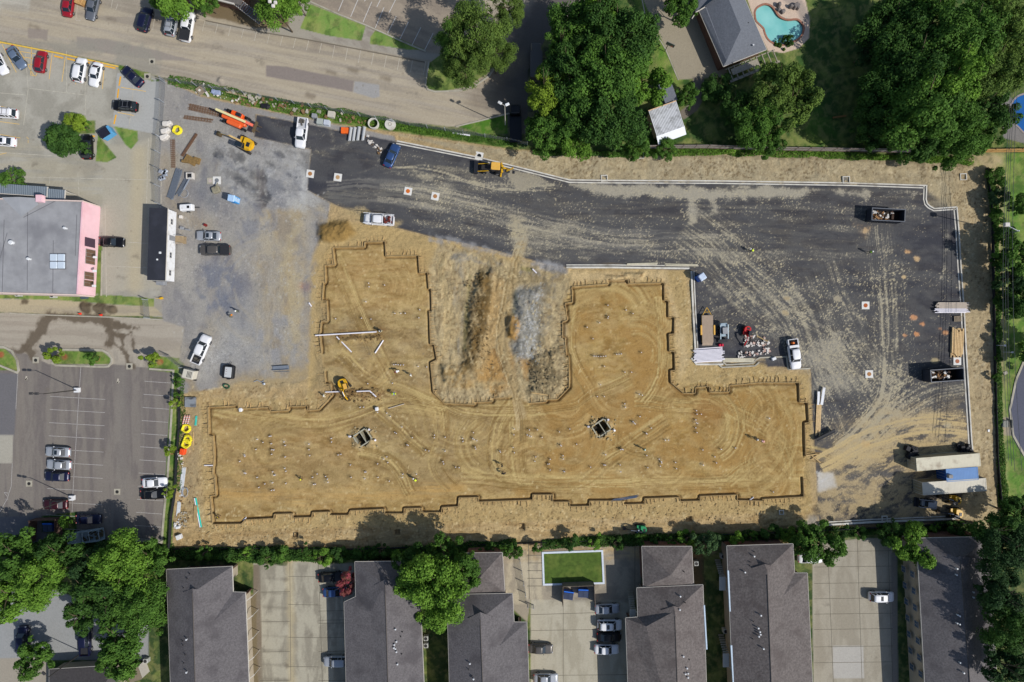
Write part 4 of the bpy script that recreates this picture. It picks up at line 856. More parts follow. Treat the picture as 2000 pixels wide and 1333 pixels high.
# service truck in the shade
t = at('service_truck', 'pale grey service truck with open rack body backed into tree shade', 'truck', 170, 1047, 188, 1)
b = MB(); b.rbox((2.35, 0, 1.25), (1.9, 2.1, 1.5), .25, top=.93); b.build('cab', paint('pale'), t)
b = MB(); b.box((2.95, 0, 1.75), (.5, 1.8, .36), 0, .5); b.build('windshield', GLASS, t)
b = MB(); b.box((-.9, 0, .75), (4.6, 2.2, .12)); b.box((-.9, 1.05, 1.2), (4.6, .16, .9)); b.box((-.9, -1.05, 1.2), (4.6, .16, .9)); b.box((1.3, 0, 1.4), (.14, 2.1, 1.3)); b.build('bed', paint('pale'), t)
b = MB()
for xx in (-3.1, -1.2, .1, 1.2): b.box((xx, 0, 2.1), (.1, 2.2, .1))
for sy in (-1, 1): b.box((-.9, sy*1.05, 2.1), (4.6, .1, .1)); b.box((-3.1, sy*1.05, 1.6), (.1, .1, .9)); b.box((1.2, sy*1.05, 1.6), (.1, .1, .9))
b.build('rack', paint('pale'), t)
b = MB(); q = random.Random(5)
for i in range(16): b.box((-2.9+q.random()*3.6, (q.random()-.5)*1.5, .95+q.random()*.2), (.3+q.random()*.7, .15+q.random()*.3, .2), q.random()*3)
b.build('scrap_load', mat('scrap', (90,82,62), .8, 0, .6, 4), t)
wheelset(t, [(2.3, .95, .42), (2.3, -.95, .42), (-1.8, .95, .42), (-1.8, -.95, .42)], .42)
# box trucks in the shade of the top road
for (x, y, a, lb, c) in ((1047,122,90,'dark box truck in deep shade beside the big tree mass','dgrey'), (1007,242,91,'dark flat bed truck in the shade below the floodlight','black')):
    t = at('box_truck', lb, 'truck', x, y, a, 1.5)
    b = MB(); b.rbox((2.6, 0, 1.2), (1.7, 2.1, 1.9), .2, top=.93); b.build('cab', paint(c), t); b = MB(); b.box((3.2, 0, 1.8), (.4, 1.8, .5), 0, .4); b.build('windshield', GLASS, t)
    b = MB(); b.box((-.9, 0, 1.7 if c == 'dgrey' else .9), (5.0, 2.3, 2.2 if c == 'dgrey' else .3)); b.build('cargo_box', paint(c), t)
    wheelset(t, [(2.3, .95, .42), (2.3, -.95, .42), (-1.8, .95, .42), (-1.8, -.95, .42)], .42)

# ------------------------------------------------------------------ machines
YEL = mat('machine_yellow', (226,176,36), .45, 0, .1, 2, stain=((120,90,50), 1.5, .4)); TRK = mat('steel_track', (58,54,50), .8, .2, .3, 4); ORG = mat('machine_orange', (236,104,52), .45, 0, .1, 2)
DKM = mat('dark_machine', (42,44,50), .5, .1, .2, 3); CAN = mat('canopy_yellow', (228,176,80), .5, 0, .08, 2); GRM = mat('machine_green', (28,140,86), .5, 0, .1, 2); REDM = mat('machine_red', (196,34,36), .45, 0, .1, 2)
GRY = mat('plain_grey', (150,152,156), .6, .2, .12, 2); LGR = mat('light_metal', (190,196,204), .4, .5, .1, 2)
def excavator(px, py, deg, s, m, roofm, label, boom=(2.6, 4.6, 6.2), twist=0, boomm=None, h=0):
    t = at('excavator', label, 'excavator', px, py, deg, h, 'excavators'); t.scale = (s, s, s); bm_ = boomm or m
    for sy in (1, -1):
        b = MB(); pts = [(1.75, .45), (1.55, .12), (1.3, .02), (-1.3, .02), (-1.55, .12), (-1.75, .45), (-1.55, .75), (-1.2, .85), (1.2, .85), (1.55, .75)]
        b.loft([[(x, sy*1.15-.25, z) for x, z in pts], [(x, sy*1.15+.25, z) for x, z in pts]])
        for k in range(12): b.box((-1.4+k*.255, sy*1.15, .87), (.1, .52, .05))
        q = b.build('track', TRK, t); q.rotation_euler = (0, 0, R(twist))
    b = MB(); b.tube((0, 0, .6), (0, 0, 1.0), .6, .6, 14); b.build('turntable', DKM, t)
    b = MB(); pts = [(1.0, 1.15), (1.2, .3), (1.2, -1.2), (-.6, -1.25), (-1.45, -1.0), (-1.85, -.4), (-1.85, .4), (-1.45, 1.0), (-.6, 1.22)]
    b.prism(pts, 1.0, 1.35); b.prism([(x*.93, y*.93) for x, y in [(.1,-1.2),(-.6,-1.25),(-1.45,-1.0),(-1.85,-.4),(-1.85,.4),(-1.45,1.0),(-.6,1.22),(-.3,.1),(.1,0)]], 1.35, 1.95); b.build('house', m, t)
    b = MB(); b.rbox((-1.0, .1, 1.98), (.7, .9, .10), .1); b.build('engine_grille', DKM, t)
    b = MB(); b.rbox((.45, .72, 1.95), (1.45, .92, 1.3), .12, top=.92); b.build('cab_glass', GLASS, t)
    b = MB(); b.rbox((.45, .72, 2.66), (1.5, 1.0, .12), .2); b.build('cab_roof', roofm, t)
    x1, x2, x3 = boom
    b = MB()
    def beam(p, q, w, hh, y=-.15):
        L_ = math.hypot(q[0]-p[0], q[1]-p[1]); a = math.atan2(q[1]-p[1], q[0]-p[0]); b.box(((p[0]+q[0])/2, y, (p[1]+q[1])/2), (L_, w, hh), 0, -a)
    beam((.9, 1.5), (x1, 3.0), .34, .45); beam((x1-.1, 3.0), (x2, 2.5), .30, .38); b.build('boom', bm_, t)
    b = MB(); beam((x2-.1, 2.6), (x3, 1.0), .24, .32); b.build('stick', bm_, t)
    b = MB(); b.tube((1.1, -.15, 1.2), (x1-.2, -.15, 2.5), .07); b.tube((x1, -.15, 3.3), (x2, -.15, 2.9), .07); b.build('ram', LGR, t)
    b = MB(); pts = [(x3-.25, 1.15), (x3+.35, 1.0), (x3+.5, .5), (x3+.1, .1), (x3-.5, .25), (x3-.35, .6)]
    b.loft([[(x, -.6, z) for x, z in pts], [(x, .3, z) for x, z in pts]]); b.build('bucket', DKM if m is not YEL else mat('bucket_steel', (90,76,56), .8, .2, .3, 3), t)
    return t
excavator(673, 752, -72, .70, YEL, CAN, 'yellow excavator with round cab roof digging beside the formwork corner', (1.7, 3.0, 4.2), 25)
excavator(484, 285, 160, .95, YEL, GLASS, 'yellow excavator with dark cab and boom stretched left on grey gravel', (2.6, 4.4, 6.0), -10, mat('worn_yellow', (178,150,96), .6, 0, .25, 2))
excavator(1456, 648, -98, .58, REDM, DKM, 'small red excavator with dark canopy beside rubble bundles', (1.8, 3.2, 4.6), 0)
excavator(1250, 1032, 180, .62, GRM, DKM, 'small green excavator digging a loop trench near the bottom hedge', (1.8, 3.4, 5.0), 0, DKM)
excavator(1856, 974, 172, .68, YEL, GLASS, 'small yellow excavator hard against the lower tan container', (1.6, 2.6, 3.6), 0, DKM)
excavator(1858, 1000, 176, .72, YEL, DKM, 'yellow compact excavator nearest the bottom kerb in the corner', (1.8, 3.0, 4.2), 0, DKM)
# telehandler
t = at('telehandler', 'orange telehandler with long cream boom on the gravel', 'telehandler', 460, 234, -23, 1)
b = MB(); b.rbox((-.2, 0, 1.0), (5.0, 1.3, .7), .3); b.rbox((.3, -.95, 1.25), (2.9, .85, 1.0), .3); b.build('body', ORG, t)
b = MB(); b.rbox((.2, .95, 1.3), (2.3, .9, .9), .15); b.build('engine_cover', mat('bright_orange', (240,92,30), .5, 0, .2, 3), t)
b = MB(); b.rbox((.7, .95, 1.8), (1.0, .7, .5), .1); b.build('cab_glass', GLASS, t)
b = MB(); b.box((-.3, .1, 2.35), (6.0, .42, .45), 0, .06); b.build('boom', mat('cream_paint', (226,216,160), .5, 0, .08, 2), t)
b = MB(); b.box((3.3, .1, 2.05), (1.5, .5, .4), 0, .12); b.build('boom_head', mat('salmon_paint', (240,120,96), .5), t)
b = MB(); b.box((4.2, .1, 1.3), (.12, 2.2, .9)); b.box((4.7, .6, .9), (1.1, .12, .06)); b.box((4.7, -.4, .9), (1.1, .12, .06)); b.build('fork_carriage', mat('rusty_steel', (104,88,66), .8, .2, .3, 4), t)
wheelset(t, [(1.9, 1.15, .6), (1.9, -1.15, .6), (-1.9, 1.15, .6), (-1.9, -1.15, .6)], .6, .42)
# backhoe loader
t = at('backhoe_loader', 'yellow backhoe loader with dark front bucket beside the long kerb', 'backhoe', 964, 329, 176, 1)
b = MB(); b.rbox((1.3, 0, 1.0), (2.2, .95, .7), .15); b.rbox((-.6, 0, .85), (1.8, 1.2, .5), .1); b.build('body', mat('backhoe_engine', (50,48,48), .6, .1, .4, 3), t)
b = MB(); b.rbox((-.45, 0, 2.55), (1.75, 1.45, .14), .2); b.build('canopy', CAN, t)
b = MB()
for sx in (-1, 1):
    for sy in (-1, 1): b.tube((-.45+sx*.75, sy*.62, .95), (-.45+sx*.75, sy*.62, 2.5), .05)
b.build('canopy_post', DKM, t)
b = MB(); b.box((-.5, 0, 1.35), (.5, .5, .5)); b.build('seat', TRIM, t)
for sy in (-1, 1): b = MB(); b.box((2.0, sy*.72, 1.1), (2.2, .12, .2), 0, .35); b.build('loader_arm', YEL, t)
b = MB(); pts = [(3.1, 1.0), (3.8, .95), (3.95, .25), (3.3, .1), (3.0, .4)]
b.loft([[(x, -1.15, z) for x, z in pts], [(x, 1.15, z) for x, z in pts]]); b.build('front_bucket', DKM, t)
b = MB(); b.box((-1.7, 0, .9), (.4, 1.4, .5)); b.box((-2.3, .1, 1.7), (1.4, .22, .28), .2, -.9); b.build('backhoe_frame', YEL, t)
b = MB(); b.box((-3.2, .35, 2.1), (1.5, .2, .28), .35, .5); b.build('backhoe_boom', YEL, t)
b = MB(); b.rbox((-3.9, .55, 1.2), (.5, .5, .5), .1); b.build('rear_bucket', DKM, t)
b = MB(); b.box((-1.5, .95, .35), (.25, .9, .2)); b.box((-1.5, -.95, .35), (.25, .9, .2)); b.build('stabilizer', YEL, t)
wheelset(t, [(1.8, .85, .45), (1.8, -.85, .45)], .45, .3); wheelset(t, [(-.8, .85, .65), (-.8, -.85, .65)], .65, .42)
# skid steers
def skid(px, py, deg, m, label):
    t = at('skid_steer', label, 'skid steer', px, py, deg, 1, 'skid steers')
    b = MB(); b.rbox((-.15, 0, .75), (2.4, 1.05, .7), .12); b.build('body', m, t)
    b = MB(); b.rbox((-.05, 0, 1.5), (1.3, 1.0, .9), .1); b.build('cab', GLASS, t); b = MB(); b.rbox((-.05, 0, 1.99), (1.25, 1.0, .08), .1); b.build('cab_roof', GRY, t)
    b = MB(); b.rbox((-1.2, 0, 1.2), (.7, 1.3, .5), .12)
    for sy in (-1, 1): b.box((.1, sy*.72, 1.45), (2.7, .14, .2), 0, .18); b.box((1.5, sy*.72, .85), (.16, .14, .9))
    b.build('lift_arm', m, t)
    b = MB(); b.box((1.9, 0, .3), (.6, 1.8, .12)); b.box((1.65, 0, .55), (.08, 1.8, .55)); b.build('bucket', DKM, t)
    wheelset(t, [(.65, .62, .4), (.65, -.62, .4), (-.65, .62, .4), (-.65, -.62, .4)], .4, .28)
skid(1413, 647, -86, paint('pale'), 'pale grey skid steer between flatbed trailer and red excavator')
skid(1812, 984, 176, GRY, 'skid steer with pale lift arms below the containers')
# flatbed trailer
t = at('flatbed_trailer', 'flatbed trailer with plywood deck and yellow fenders', 'trailer', 1382, 643, 91, .8)
b = MB(); b.box((0, 0, .82), (5.3, 2.15, .10)); b.build('deck', mat('deck_wood', (176,156,136), .85, 0, .1, 2, wave=(1.6, 'Y', .01, .25)), t)
b = MB(); b.box((0, 1.0, .66), (5.3, .12, .2)); b.box((0, -1.0, .66), (5.3, .12, .2)); b.tube((2.6, .9, .6), (4.2, 0, .6), .06); b.tube((2.6, -.9, .6), (4.2, 0, .6), .06); b.tube((3.3, -.5, .6), (3.3, .5, .6), .05); b.build('frame', YEL, t)
for sy in (-1, 1): b = MB(); b.rbox((-.2, sy*1.26, .95), (1.9, .34, .12), .1); b.build('fender', CAN, t)
wheelset(t, [(.3, 1.25, .38), (.3, -1.25, .38), (-.6, 1.25, .38), (-.6, -1.25, .38)], .38, .2)
b = MB(); b.box((-2.9, 0, .6), (.7, 2.0, .05), 0, -.6); b.build('ramp', mat('deck_wood', 0), t)
# tow behind compressor and black box trailer
t = at('tow_compressor', 'small white tow-behind compressor at the top of the office trailer', 'compressor', 365, 406, 4, .8)
b = MB(); b.rbox((0, 0, .85), (2.6, 1.3, .9), .2, top=.93); b.build('hood', WHT, t); b = MB(); b.rbox((.5, 0, 1.31), (.5, .5, .04), .05); b.build('vent', TRIM, t)
b = MB(); b.tube((1.3, 0, .4), (2.3, 0, .4), .05); b.build('tow_bar', TRIM, t); wheelset(t, [(0, .7, .32), (0, -.7, .32)], .32, .2)
t = at('enclosed_trailer', 'black rimmed low trailer with pale lid on grey gravel', 'trailer', 446, 727, -6, .6)
b = MB(); b.rbox((0, 0, .55), (2.2, 2.6, .9), .3, top=.97); b.build('body', mat('black_plastic', (32,34,38), .6, 0, .15, 3), t)
b = MB(); b.rbox((.15, 0, 1.02), (1.3, 2.0, .06), .1); b.build('lid', mat('pale_lid', (196,198,198), .5, 0, .08, 2), t)
b = MB()
for yy in (-.4, .1, .5): b.rbox((-.2, yy, 1.08), (.12, .12, .06), .03)
b.build('latch', mat('latch_red', (120,50,44), .6), t); wheelset(t, [(0, 1.35, .32), (0, -1.35, .32)], .32, .2)
b = MB(); b.tube((0, 1.2, .4), (.35, 2.0, .4), .05); b.build('tow_bar', TRIM, t)
# roll-off dumpsters
RUST = mat('dumpster_steel', (58,62,72), .6, .2, .2, 3); INN = mat('dumpster_inside', (44,36,30), .8, .1, .4, 3)
def dumpster(px, py, deg, label, h, dlabel, cols):
    t = at('roll_off_dumpster', label, 'dumpster', px, py, deg, h, 'open dumpsters full of debris'); L_, Wd = 6.3, 2.3
    b = MB(); b.box((0, 0, .22), (L_, Wd-.05, .1)); b.build('floor', INN, t)
    b = MB(); b.box((0, Wd/2-.04, h/2+.12), (L_, .08, h-.2)); b.box((0, -Wd/2+.04, h/2+.12), (L_, .08, h-.2)); b.box((L_/2-.04, 0, h/2+.12), (.08, Wd-.17, h-.2)); b.build('side_wall', RUST, t)
    b = MB(); b.box((-L_/2+.04, 0, h/2+.12), (.08, Wd-.17, h-.2)); b.build('door', RUST, t)
    b = MB()
    for k in range(9):
        for sy in (-1, 1): b.box((-L_/2+.4+k*.68, sy*(Wd/2+.04), h/2), (.12, .1, h-.3))
    b.build('rib', RUST, t)
    b = MB()
    for sy in (-1, 1): b.box((0, sy*(Wd/2), h+.05), (L_+.14, .14, .09))
    for sx in (-1, 1): b.box((sx*(L_/2), 0, h+.05), (.14, Wd-.15, .09))
    b.build('rim', mat('rim_grey', (104,108,116), .6, .2, .15, 3), t)
    q = random.Random(int(px)); x, y = W(px, py, h)
    for i, cc in enumerate(cols):
        b = MB()
        for k in range(16):
            b.box((-L_/2+.5+q.random()*(L_*.62 if i else L_*.55), (q.random()-.5)*(Wd-.9), h*.55+q.random()*h*.3), (.15+q.random()*(.9 if i != 1 else .5), .08+q.random()*.4, .05+q.random()*.3), q.random()*6.3, (q.random()-.5)*.9, (q.random()-.5)*.6)
        d = b.build('debris', mat('debris_%d' % i, cc, .8, 0, .3, 4)); d.location = (x, y, gz(x, y)); d.rotation_euler = (0, 0, R(deg)); tag(d, dlabel % ('brown','white','dark')[i], 'debris', kind='stuff')
dumpster(1735, 420, -3, 'black roll-off dumpster near the upper right kerb corner', 2.0, '%s scrap in the upper right dumpster', [(150,112,72),(226,222,214),(70,52,40)])
dumpster(1850, 733, 4, 'dark dumpster beside the right hand kerb above the containers', 2.4, '%s scrap in the dumpster above the containers', [(120,88,52),(228,224,220),(60,44,34)])
# shipping containers
def container(px, py, deg, L_, m, em, label, extra=None):
    t = at('shipping_container', label, 'container', px, py, deg, 2.6, 'shipping containers'); w2, h = 2.44, 2.6
    b = MB(); b.box((0, 0, h/2+.1), (L_-.04, w2-.1, h-.2))
    n = int(L_/.28)
    for k in range(n):
        for sy in (-1, 1): b.box((-L_/2+.2+k*(L_-.4)/(n-1), sy*(w2/2-.04), h/2+.05), (.14, .06, h-.25))
    b.build('corrugated_wall', m, t)
    b = MB(); b.box((0, 0, h+.0), (L_-.2, w2-.12, .04))
    for k in range(int(L_/.28)): b.box((-L_/2+.3+k*.28, 0, h+.025), (.15, w2-.3, .02))
    b.build('roof', em, t)
    b = MB()
    for sy in (-1, 1):
        for z in (.1, h): b.box((0, sy*(w2/2-.05), z), (L_, .12, .12))
        for sx in (-1, 1): b.box((sx*(L_/2-.06), sy*(w2/2-.05), h/2), (.12, .12, h))
    for sx in (-1, 1):
        for z in (.1, h): b.box((sx*(L_/2-.06), 0, z), (.12, w2-.2, .12))
    b.build('frame', em, t)
    for sy in (-1, 1):
        b = MB(); b.box((-L_/2-.03, sy*.56, h/2), (.05, 1.06, h-.3)); dd = b.build('door', m, t)
        b = MB(); b.tube((-L_/2-.09, sy*.3, .2), (-L_/2-.09, sy*.3, h-.2), .025); b.tube((-L_/2-.09, sy*.8, .2), (-L_/2-.09, sy*.8, h-.2), .025); b.build('lock_rod', LGR, dd)
    return t
TANC = mat('container_tan', (188,178,152), .6, .1, .08, 1, stain=((120,104,80), .6, .5)); TANR = mat('container_tan_roof', (206,200,178), .6, .05, .06, 1, stain=((120,96,74), .5, .7))
BLC = mat('container_blue', (44,88,160), .5, .1, .1, 1); BLR = mat('container_blue_roof', (92,138,194), .6, .0, .06, 1)
container(1852, 903, 4.5, 12.2, TANC, TANR, 'long tan container, upper of the two tan ones')
container(1879, 927, 4.0, 6.1, BLC, BLR, 'short blue container between two long tan ones')
container(1864, 951, 4.0, 12.2, mat('container_beige', (160,148,122), .6, .1, .1, 1), mat('container_beige_roof', (204,198,182), .6, .05, .07, 1, stain=((150,140,120), .6, .4)), 'long beige container below the blue one, dappled by tree shade')
b = MB(); b.rbox((0, 0, .25), (.9, .7, .5), .15); o = b.build('tarp_bundle', mat('grey_bundle', (150,146,142), .8, 0, .4, 4)); x, y = W(1853, 930, 2.6); o.location = (x, y, 2.68); tag(o, 'grey bundle lying on the blue container roof', 'bundle')
for (x, y, lb) in ((1783,884,'dark tarp-covered heap left of the upper tan container'), (1884,878,'dark machinery heap at the top right end of the upper tan container')):
    b = MB(); q = random.Random(x)
    for k in range(14): b.rbox(((q.random()-.5)*2.6, (q.random()-.5)*1.8, .4+q.random()*.5), (.3+q.random()*1.2, .2+q.random()*.8, .3+q.random()*.6), .1, q.random()*3)
    o = b.build('equipment_heap', mat('dark_heap', (30,31,36), .7, .1, .4, 2)); x_, y_ = W(x, y, .6); o.location = (x_, y_, gz(x_, y_)); tag(o, lb, 'heap')
# portable toilets and the little blue hut
def toilet(px, py, deg, c1, c2, label):
    t = at('portable_toilet', label, 'portable toilet', px, py, deg, 2.3, 'portable toilets')
    b = MB(); b.rbox((0, 0, 1.1), (1.25, 1.2, 2.2), .08); b.build('cabin', c1, t); b = MB(); b.rbox((0, 0, 2.28), (1.35, 1.3, .16), .12, top=.9); rf = b.build('roof', c2, t)
    for k in range(4):
        b = MB(); b.box((-.4+k*.27, 0, 2.375), (.05, 1.0, .03)); b.build('roof_rib', c2, rf)
    b = MB(); b.box((.64, 0, 1.1), (.04, .8, 1.9)); d = b.build('door', c2, t); b = MB(); b.box((.68, .3, 1.1), (.04, .05, .2)); b.build('handle', TRIM, d)
    b = MB(); b.tube((-.5, .45, 2.2), (-.5, .45, 2.6), .05); b.build('vent_pipe', c2, t)
BP = mat('toilet_blue', (62,156,226), .5); BR = mat('toilet_pale_roof', (176,206,236), .5)
toilet(451, 387, -10, BP, BR, 'bright blue portable toilet on grey gravel'); toilet(1372, 541, 35, mat('toilet_deep_blue', (24,92,190), .5), mat('toilet_white_roof', (206,220,240), .5), 'blue portable toilet at the kerb corner of the asphalt yard')
t = at('waste_bin', 'blue open-top waste bin with black lid on the concrete strip', 'bin', 207, 260, 35, 1)
b = MB(); b.rbox((.1, 0, .7), (2.3, 1.7, 1.3), .1); b.build('tub', mat('bin_blue', (90,160,206), .5), t); b = MB(); b.box((-.15, 0, 1.4), (1.9, 1.75, .07), 0, .06); b.build('lid', mat('bin_lid', (38,40,54), .5, 0, .2, 3), t)
for (x, y, a, lb) in ((1110,1163,-8,'blue dumpster, left of the pair in the brick bay below the pool'), (1139,1159,-2,'blue dumpster, right of the pair in the brick bay below the pool'), (94,1030,0,'blue dumpster inside the timber enclosure at the lower left')):
    t = at('dumpster', lb, 'dumpster', x, y, a, 1.2, 'blue dumpsters')
    b = MB(); b.loft([[(-.85,-.6,.1),(.85,-.6,.1),(.85,.6,.1),(-.85,.6,.1)], [(-.95,-.85,1.2),(.95,-.85,1.2),(.95,.8,1.4),(-.95,.8,1.4)]]); b.build('tub', mat('dumpster_blue', (28,76,170), .5, 0, .12, 2), t)
    for sx in (-1, 1): b = MB(); b.box((sx*.47, -.15, 1.33), (.9, 1.3, .06), 0, 0, .1); b.build('lid', mat('dumpster_lid', (52,64,92), .6, 0, .2, 2, wave=(1.5, 'X', .02, .3)), t)
    b = MB(); b.box((0, .72, 1.43), (1.9, .14, .1)); b.build('rim', mat('dumpster_rim', (40,120,230), .5), t)
# ------------------------------------------------------------------ kerbs, painted lines, joints
CONC = mat('kerb_concrete', (212,208,198), .85, 0, .12, 1.5, stain=((150,140,120), .5, .6)); CONO = mat('old_concrete', (176,170,154), .9, 0, .12, 1.5, stain=((120,112,96), .5, .5))
def strip(name, pts, wd, z0, z1, m, closed=False, h=0):
    """a strip of given width along map points, mitred at the corners"""
    P = [Vector((*W(x, y), 0)) for x, y in pts]; n = len(P); Lf = []; Rt = []
    for i in range(n):
        a = P[(i-1) % n] if closed or i else P[i]; c = P[(i+1) % n] if closed or i < n-1 else P[i]
        d1 = (P[i]-a); d2 = (c-P[i]); d1 = d1.normalized() if d1.length else d2.normalized(); d2 = d2.normalized() if d2.length else d1
        n1 = Vector((-d1.y, d1.x, 0)); n2 = Vector((-d2.y, d2.x, 0)); mm = (n1+n2); mm = mm.normalized() if mm.length > .01 else n1
        k = min(2.0, 1/max(.3, mm.dot(n1))); Lf.append(P[i] + mm*wd/2*k); Rt.append(P[i] - mm*wd/2*k)
    b = MB(); vs = []; fs = []
    for l, r in zip(Lf, Rt): vs += [(l.x,l.y,z0),(l.x,l.y,z1),(r.x,r.y,z1),(r.x,r.y,z0)]
    m_ = n if closed else n-1
    for i in range(m_):
        j = (i+1) % n
        for k in range(3): fs.append((i*4+k, j*4+k, j*4+k+1, i*4+k+1)[::-1])
    b.add(vs, fs); return struct(b.build(name, m))
def offset(pts, d):
    o = []
    for i, (x, y) in enumerate(pts):
        a = pts[max(0, i-1)]; c = pts[min(len(pts)-1, i+1)]; dx, dy = c[0]-a[0], c[1]-a[1]; L_ = math.hypot(dx, dy) or 1
        o.append((x - dy/L_*d, y + dx/L_*d))
    return o
ARC1 = [(775,276),(850,291),(935,308),(1020,329),(1112,352),(1180,353),(1400,354),(1660,358),(1808,363)]
ARC2 = [(1809,362),(1808,390),(1810,398),(1815,403),(1824,408),(1868,405)]
ARC3 = [(1868,405),(1872,450),(1876,520),(1882,600),(1886,680),(1892,780),(1897,860),(1899,880)]
for P in (ARC1, ARC2, ARC3):
    u_ = 4.6 if P is ARC1 else 5.2 if P is ARC3 else 4.2
    strip('kerb', P, .24, 0, .15, CONC); strip('gutter', offset(P, u_), .22, 0, .03, CONC)
    strip('asphalt_seam', offset(P, u_*.52), .16, 0, .012, mat('black_seam', (92,90,90), .9))
for P in ([(1106,523),(1200,523),(1346,525)], [(1350,530),(1353,600),(1358,690)], [(1350,700),(1360,712),(1412,712)], [(1598,1026),(1700,1020),(1864,1013)]):
    strip('kerb', P, .34, 0, .22, CONC); strip('gutter', offset(P, -5), .2, 0, .1, CONC)
for P in ([(1412,708),(1418,713),(1470,710),(1476,703),(1484,699),(1536,697),(1539,722)], [(1539,722),(1582,720)], [(1404,713),(1410,718),(1474,715),(1482,708)]):
    strip('kerb', P, .28, 0, .2, CONO)
# island and lot kerbs
def loop(P, w=.3): strip('kerb', P, w, 0, .15, CONO, True)
loop([(118,683),(200,684),(212,690),(219,701),(219,708),(212,716),(204,717),(110,714),(103,710),(112,690)], .38)
loop([(288,699),(292,722),(339,724),(338,760)] and [(-20,676),(8,678),(24,686),(34,704),(37,724),(34,728),(-20,706)], .38)
strip('kerb', [(292,721),(339,724),(337,780),(333,850),(328,930),(321,1000),(316,1060),(262,1056),(256,1060),(252,1068)], .35, 0, .15, CONO)
strip('kerb', [(838,120),(833,150),(831,168),(836,176),(850,180),(900,178),(925,170),(955,150),(972,125)], .3, 0, .15, CONO)
strip('kerb', [(890,248),(940,236),(995,222)], .25, 0, .15, CONO); strip('kerb', [(606,4),(660,28),(715,50),(735,59),(800,88),(832,101)], .25, 0, .12, CONO)
strip('kerb', [(20,612),(100,616),(220,620),(320,625)], .22, 0, .12, CONO); strip('kerb', [(200,490),(198,578)], .22, 0, .12, CONO)
strip('kerb', [(0,83),(120,106),(232,131)], .25, 0, .14, mat('yellow_kerb', (232,190,80), .7, 0, .15, 3))
strip('kerb', [(402,41),(520,65),(600,78),(690,95),(830,122)], .18, 0, .1, mat('dark_kerb', (120,112,98), .9))
strip('kerb', [(1246,-40),(1260,30),(1300,97),(1325,157)], .2, 0, .05, CONO)
strip('kerb', [(2060,600),(2005,692),(1984,742),(1972,800),(1978,850),(2000,890)], .4, 0, .12, CONO)
YLW = mat('yellow_line', (226,186,104), .8, 0, .2, 5); WL = mat('white_line', (208,206,202), .8, 0, .25, 5); WF = mat('faded_line', (190,182,166), .9, 0, .25, 5); JT = mat('slab_joint', (110,104,90), .95, 0, .25, 2); OR_ = mat('orange_line', (222,170,70), .8, 0, .2, 5)
def lines(name, segs, wd, m, z=.006):
    b = MB()
    for (x0, y0, x1, y1) in segs:
        a = Vector(W(x0, y0)); c = Vector(W(x1, y1)); d = (c-a).normalized(); n_ = Vector((-d.y, d.x))*wd/2
        b.add([(*(a+n_), z), (*(c+n_), z), (*(c-n_), z), (*(a-n_), z)], [(3,2,1,0)])
    return struct(b.build(name, m))
lines('parking_lines', [(0,86,3,83),(4,87,32,142),(33,91,66,148),(33,90,60,94),(40,101,72,106),(46,112,78,117),(52,126,66,127),(62,92,60,147),(60,147,70,149),(71,148,73,140),(102,105,96,155),(128,111,121,160),(152,117,148,165),(204,127,200,174),(236,171,285,179),(230,220,262,226)], .12, YLW)
lines('parking_lines', [(0,208,30,214),(0,238,38,243),(0,302,13,299),(0,263,40,270),(52,268,56,272),(55,274,55,280)], .10, YLW, .007)
lines('wheel_stops', [(106,110,124,114),(131,115,148,119),(170,122,176,124),(206,130,226,134),(236,150,233,168),(232,174,230,192),(227,225,223,243),(178,266,186,267)], .28, mat('orange_stop', (240,178,50), .7, 0, .1, 3), .06)
A_ = []
for k in range(12): y0 = 778 + k*25.7; A_.append((154-k*.85, y0-.3, 206-k*.9, y0+2.6)); A_.append((98-k*.85, y0-3.5, 154-k*.85, y0-.3))
A_ = [a for a in A_ if a[1] < 1040]
for k in range(13): y0 = 745 + k*25.6; A_.append((282-k*1.6, y0, 333-k*1.6, y0+3.5))
A_ += [(158,716,153,790),(153,790,142,970),(142,970,141,1000),(35,728,31,800),(24,905,22,950),(22,950,14,975),(14,975,0,1000),(8,962,18,964),(8,962,14,970),(10,975,16,976)]
lines('parking_lines', A_, .09, mat('worn_line', (176,172,168), .8, 0, .3, 4), .007)
lines('pavement_arrow', [(52,735,50,743),(50,743,53,739),(231,740,229,749),(229,749,233,745)], .3, WF)
lines('parking_lines', [(400+i*25.4, 42+i*4.6, 398+i*25.4-3, 62+i*4.6+(i>9)*6) for i in range(0, 18)] + [(152,8,148,40),(220,0,217,16),(230,8,226,20),(304,24,298,60),(148,40,158,41)], .10, WF, .006)
lines('parking_lines', [(628,-40,661,22),(650,-42,600+62,0)][:0] + [(661+i*24-32*0, 22+i*11, 661+i*24+17, -18+i*11+ (6 if i > 3 else 0)) for i in range(0, 8)] + [(670-30+i*24, -30+i*11, 686-30+i*24, -62+i*11) for i in range(6)], .11, WL, .006)
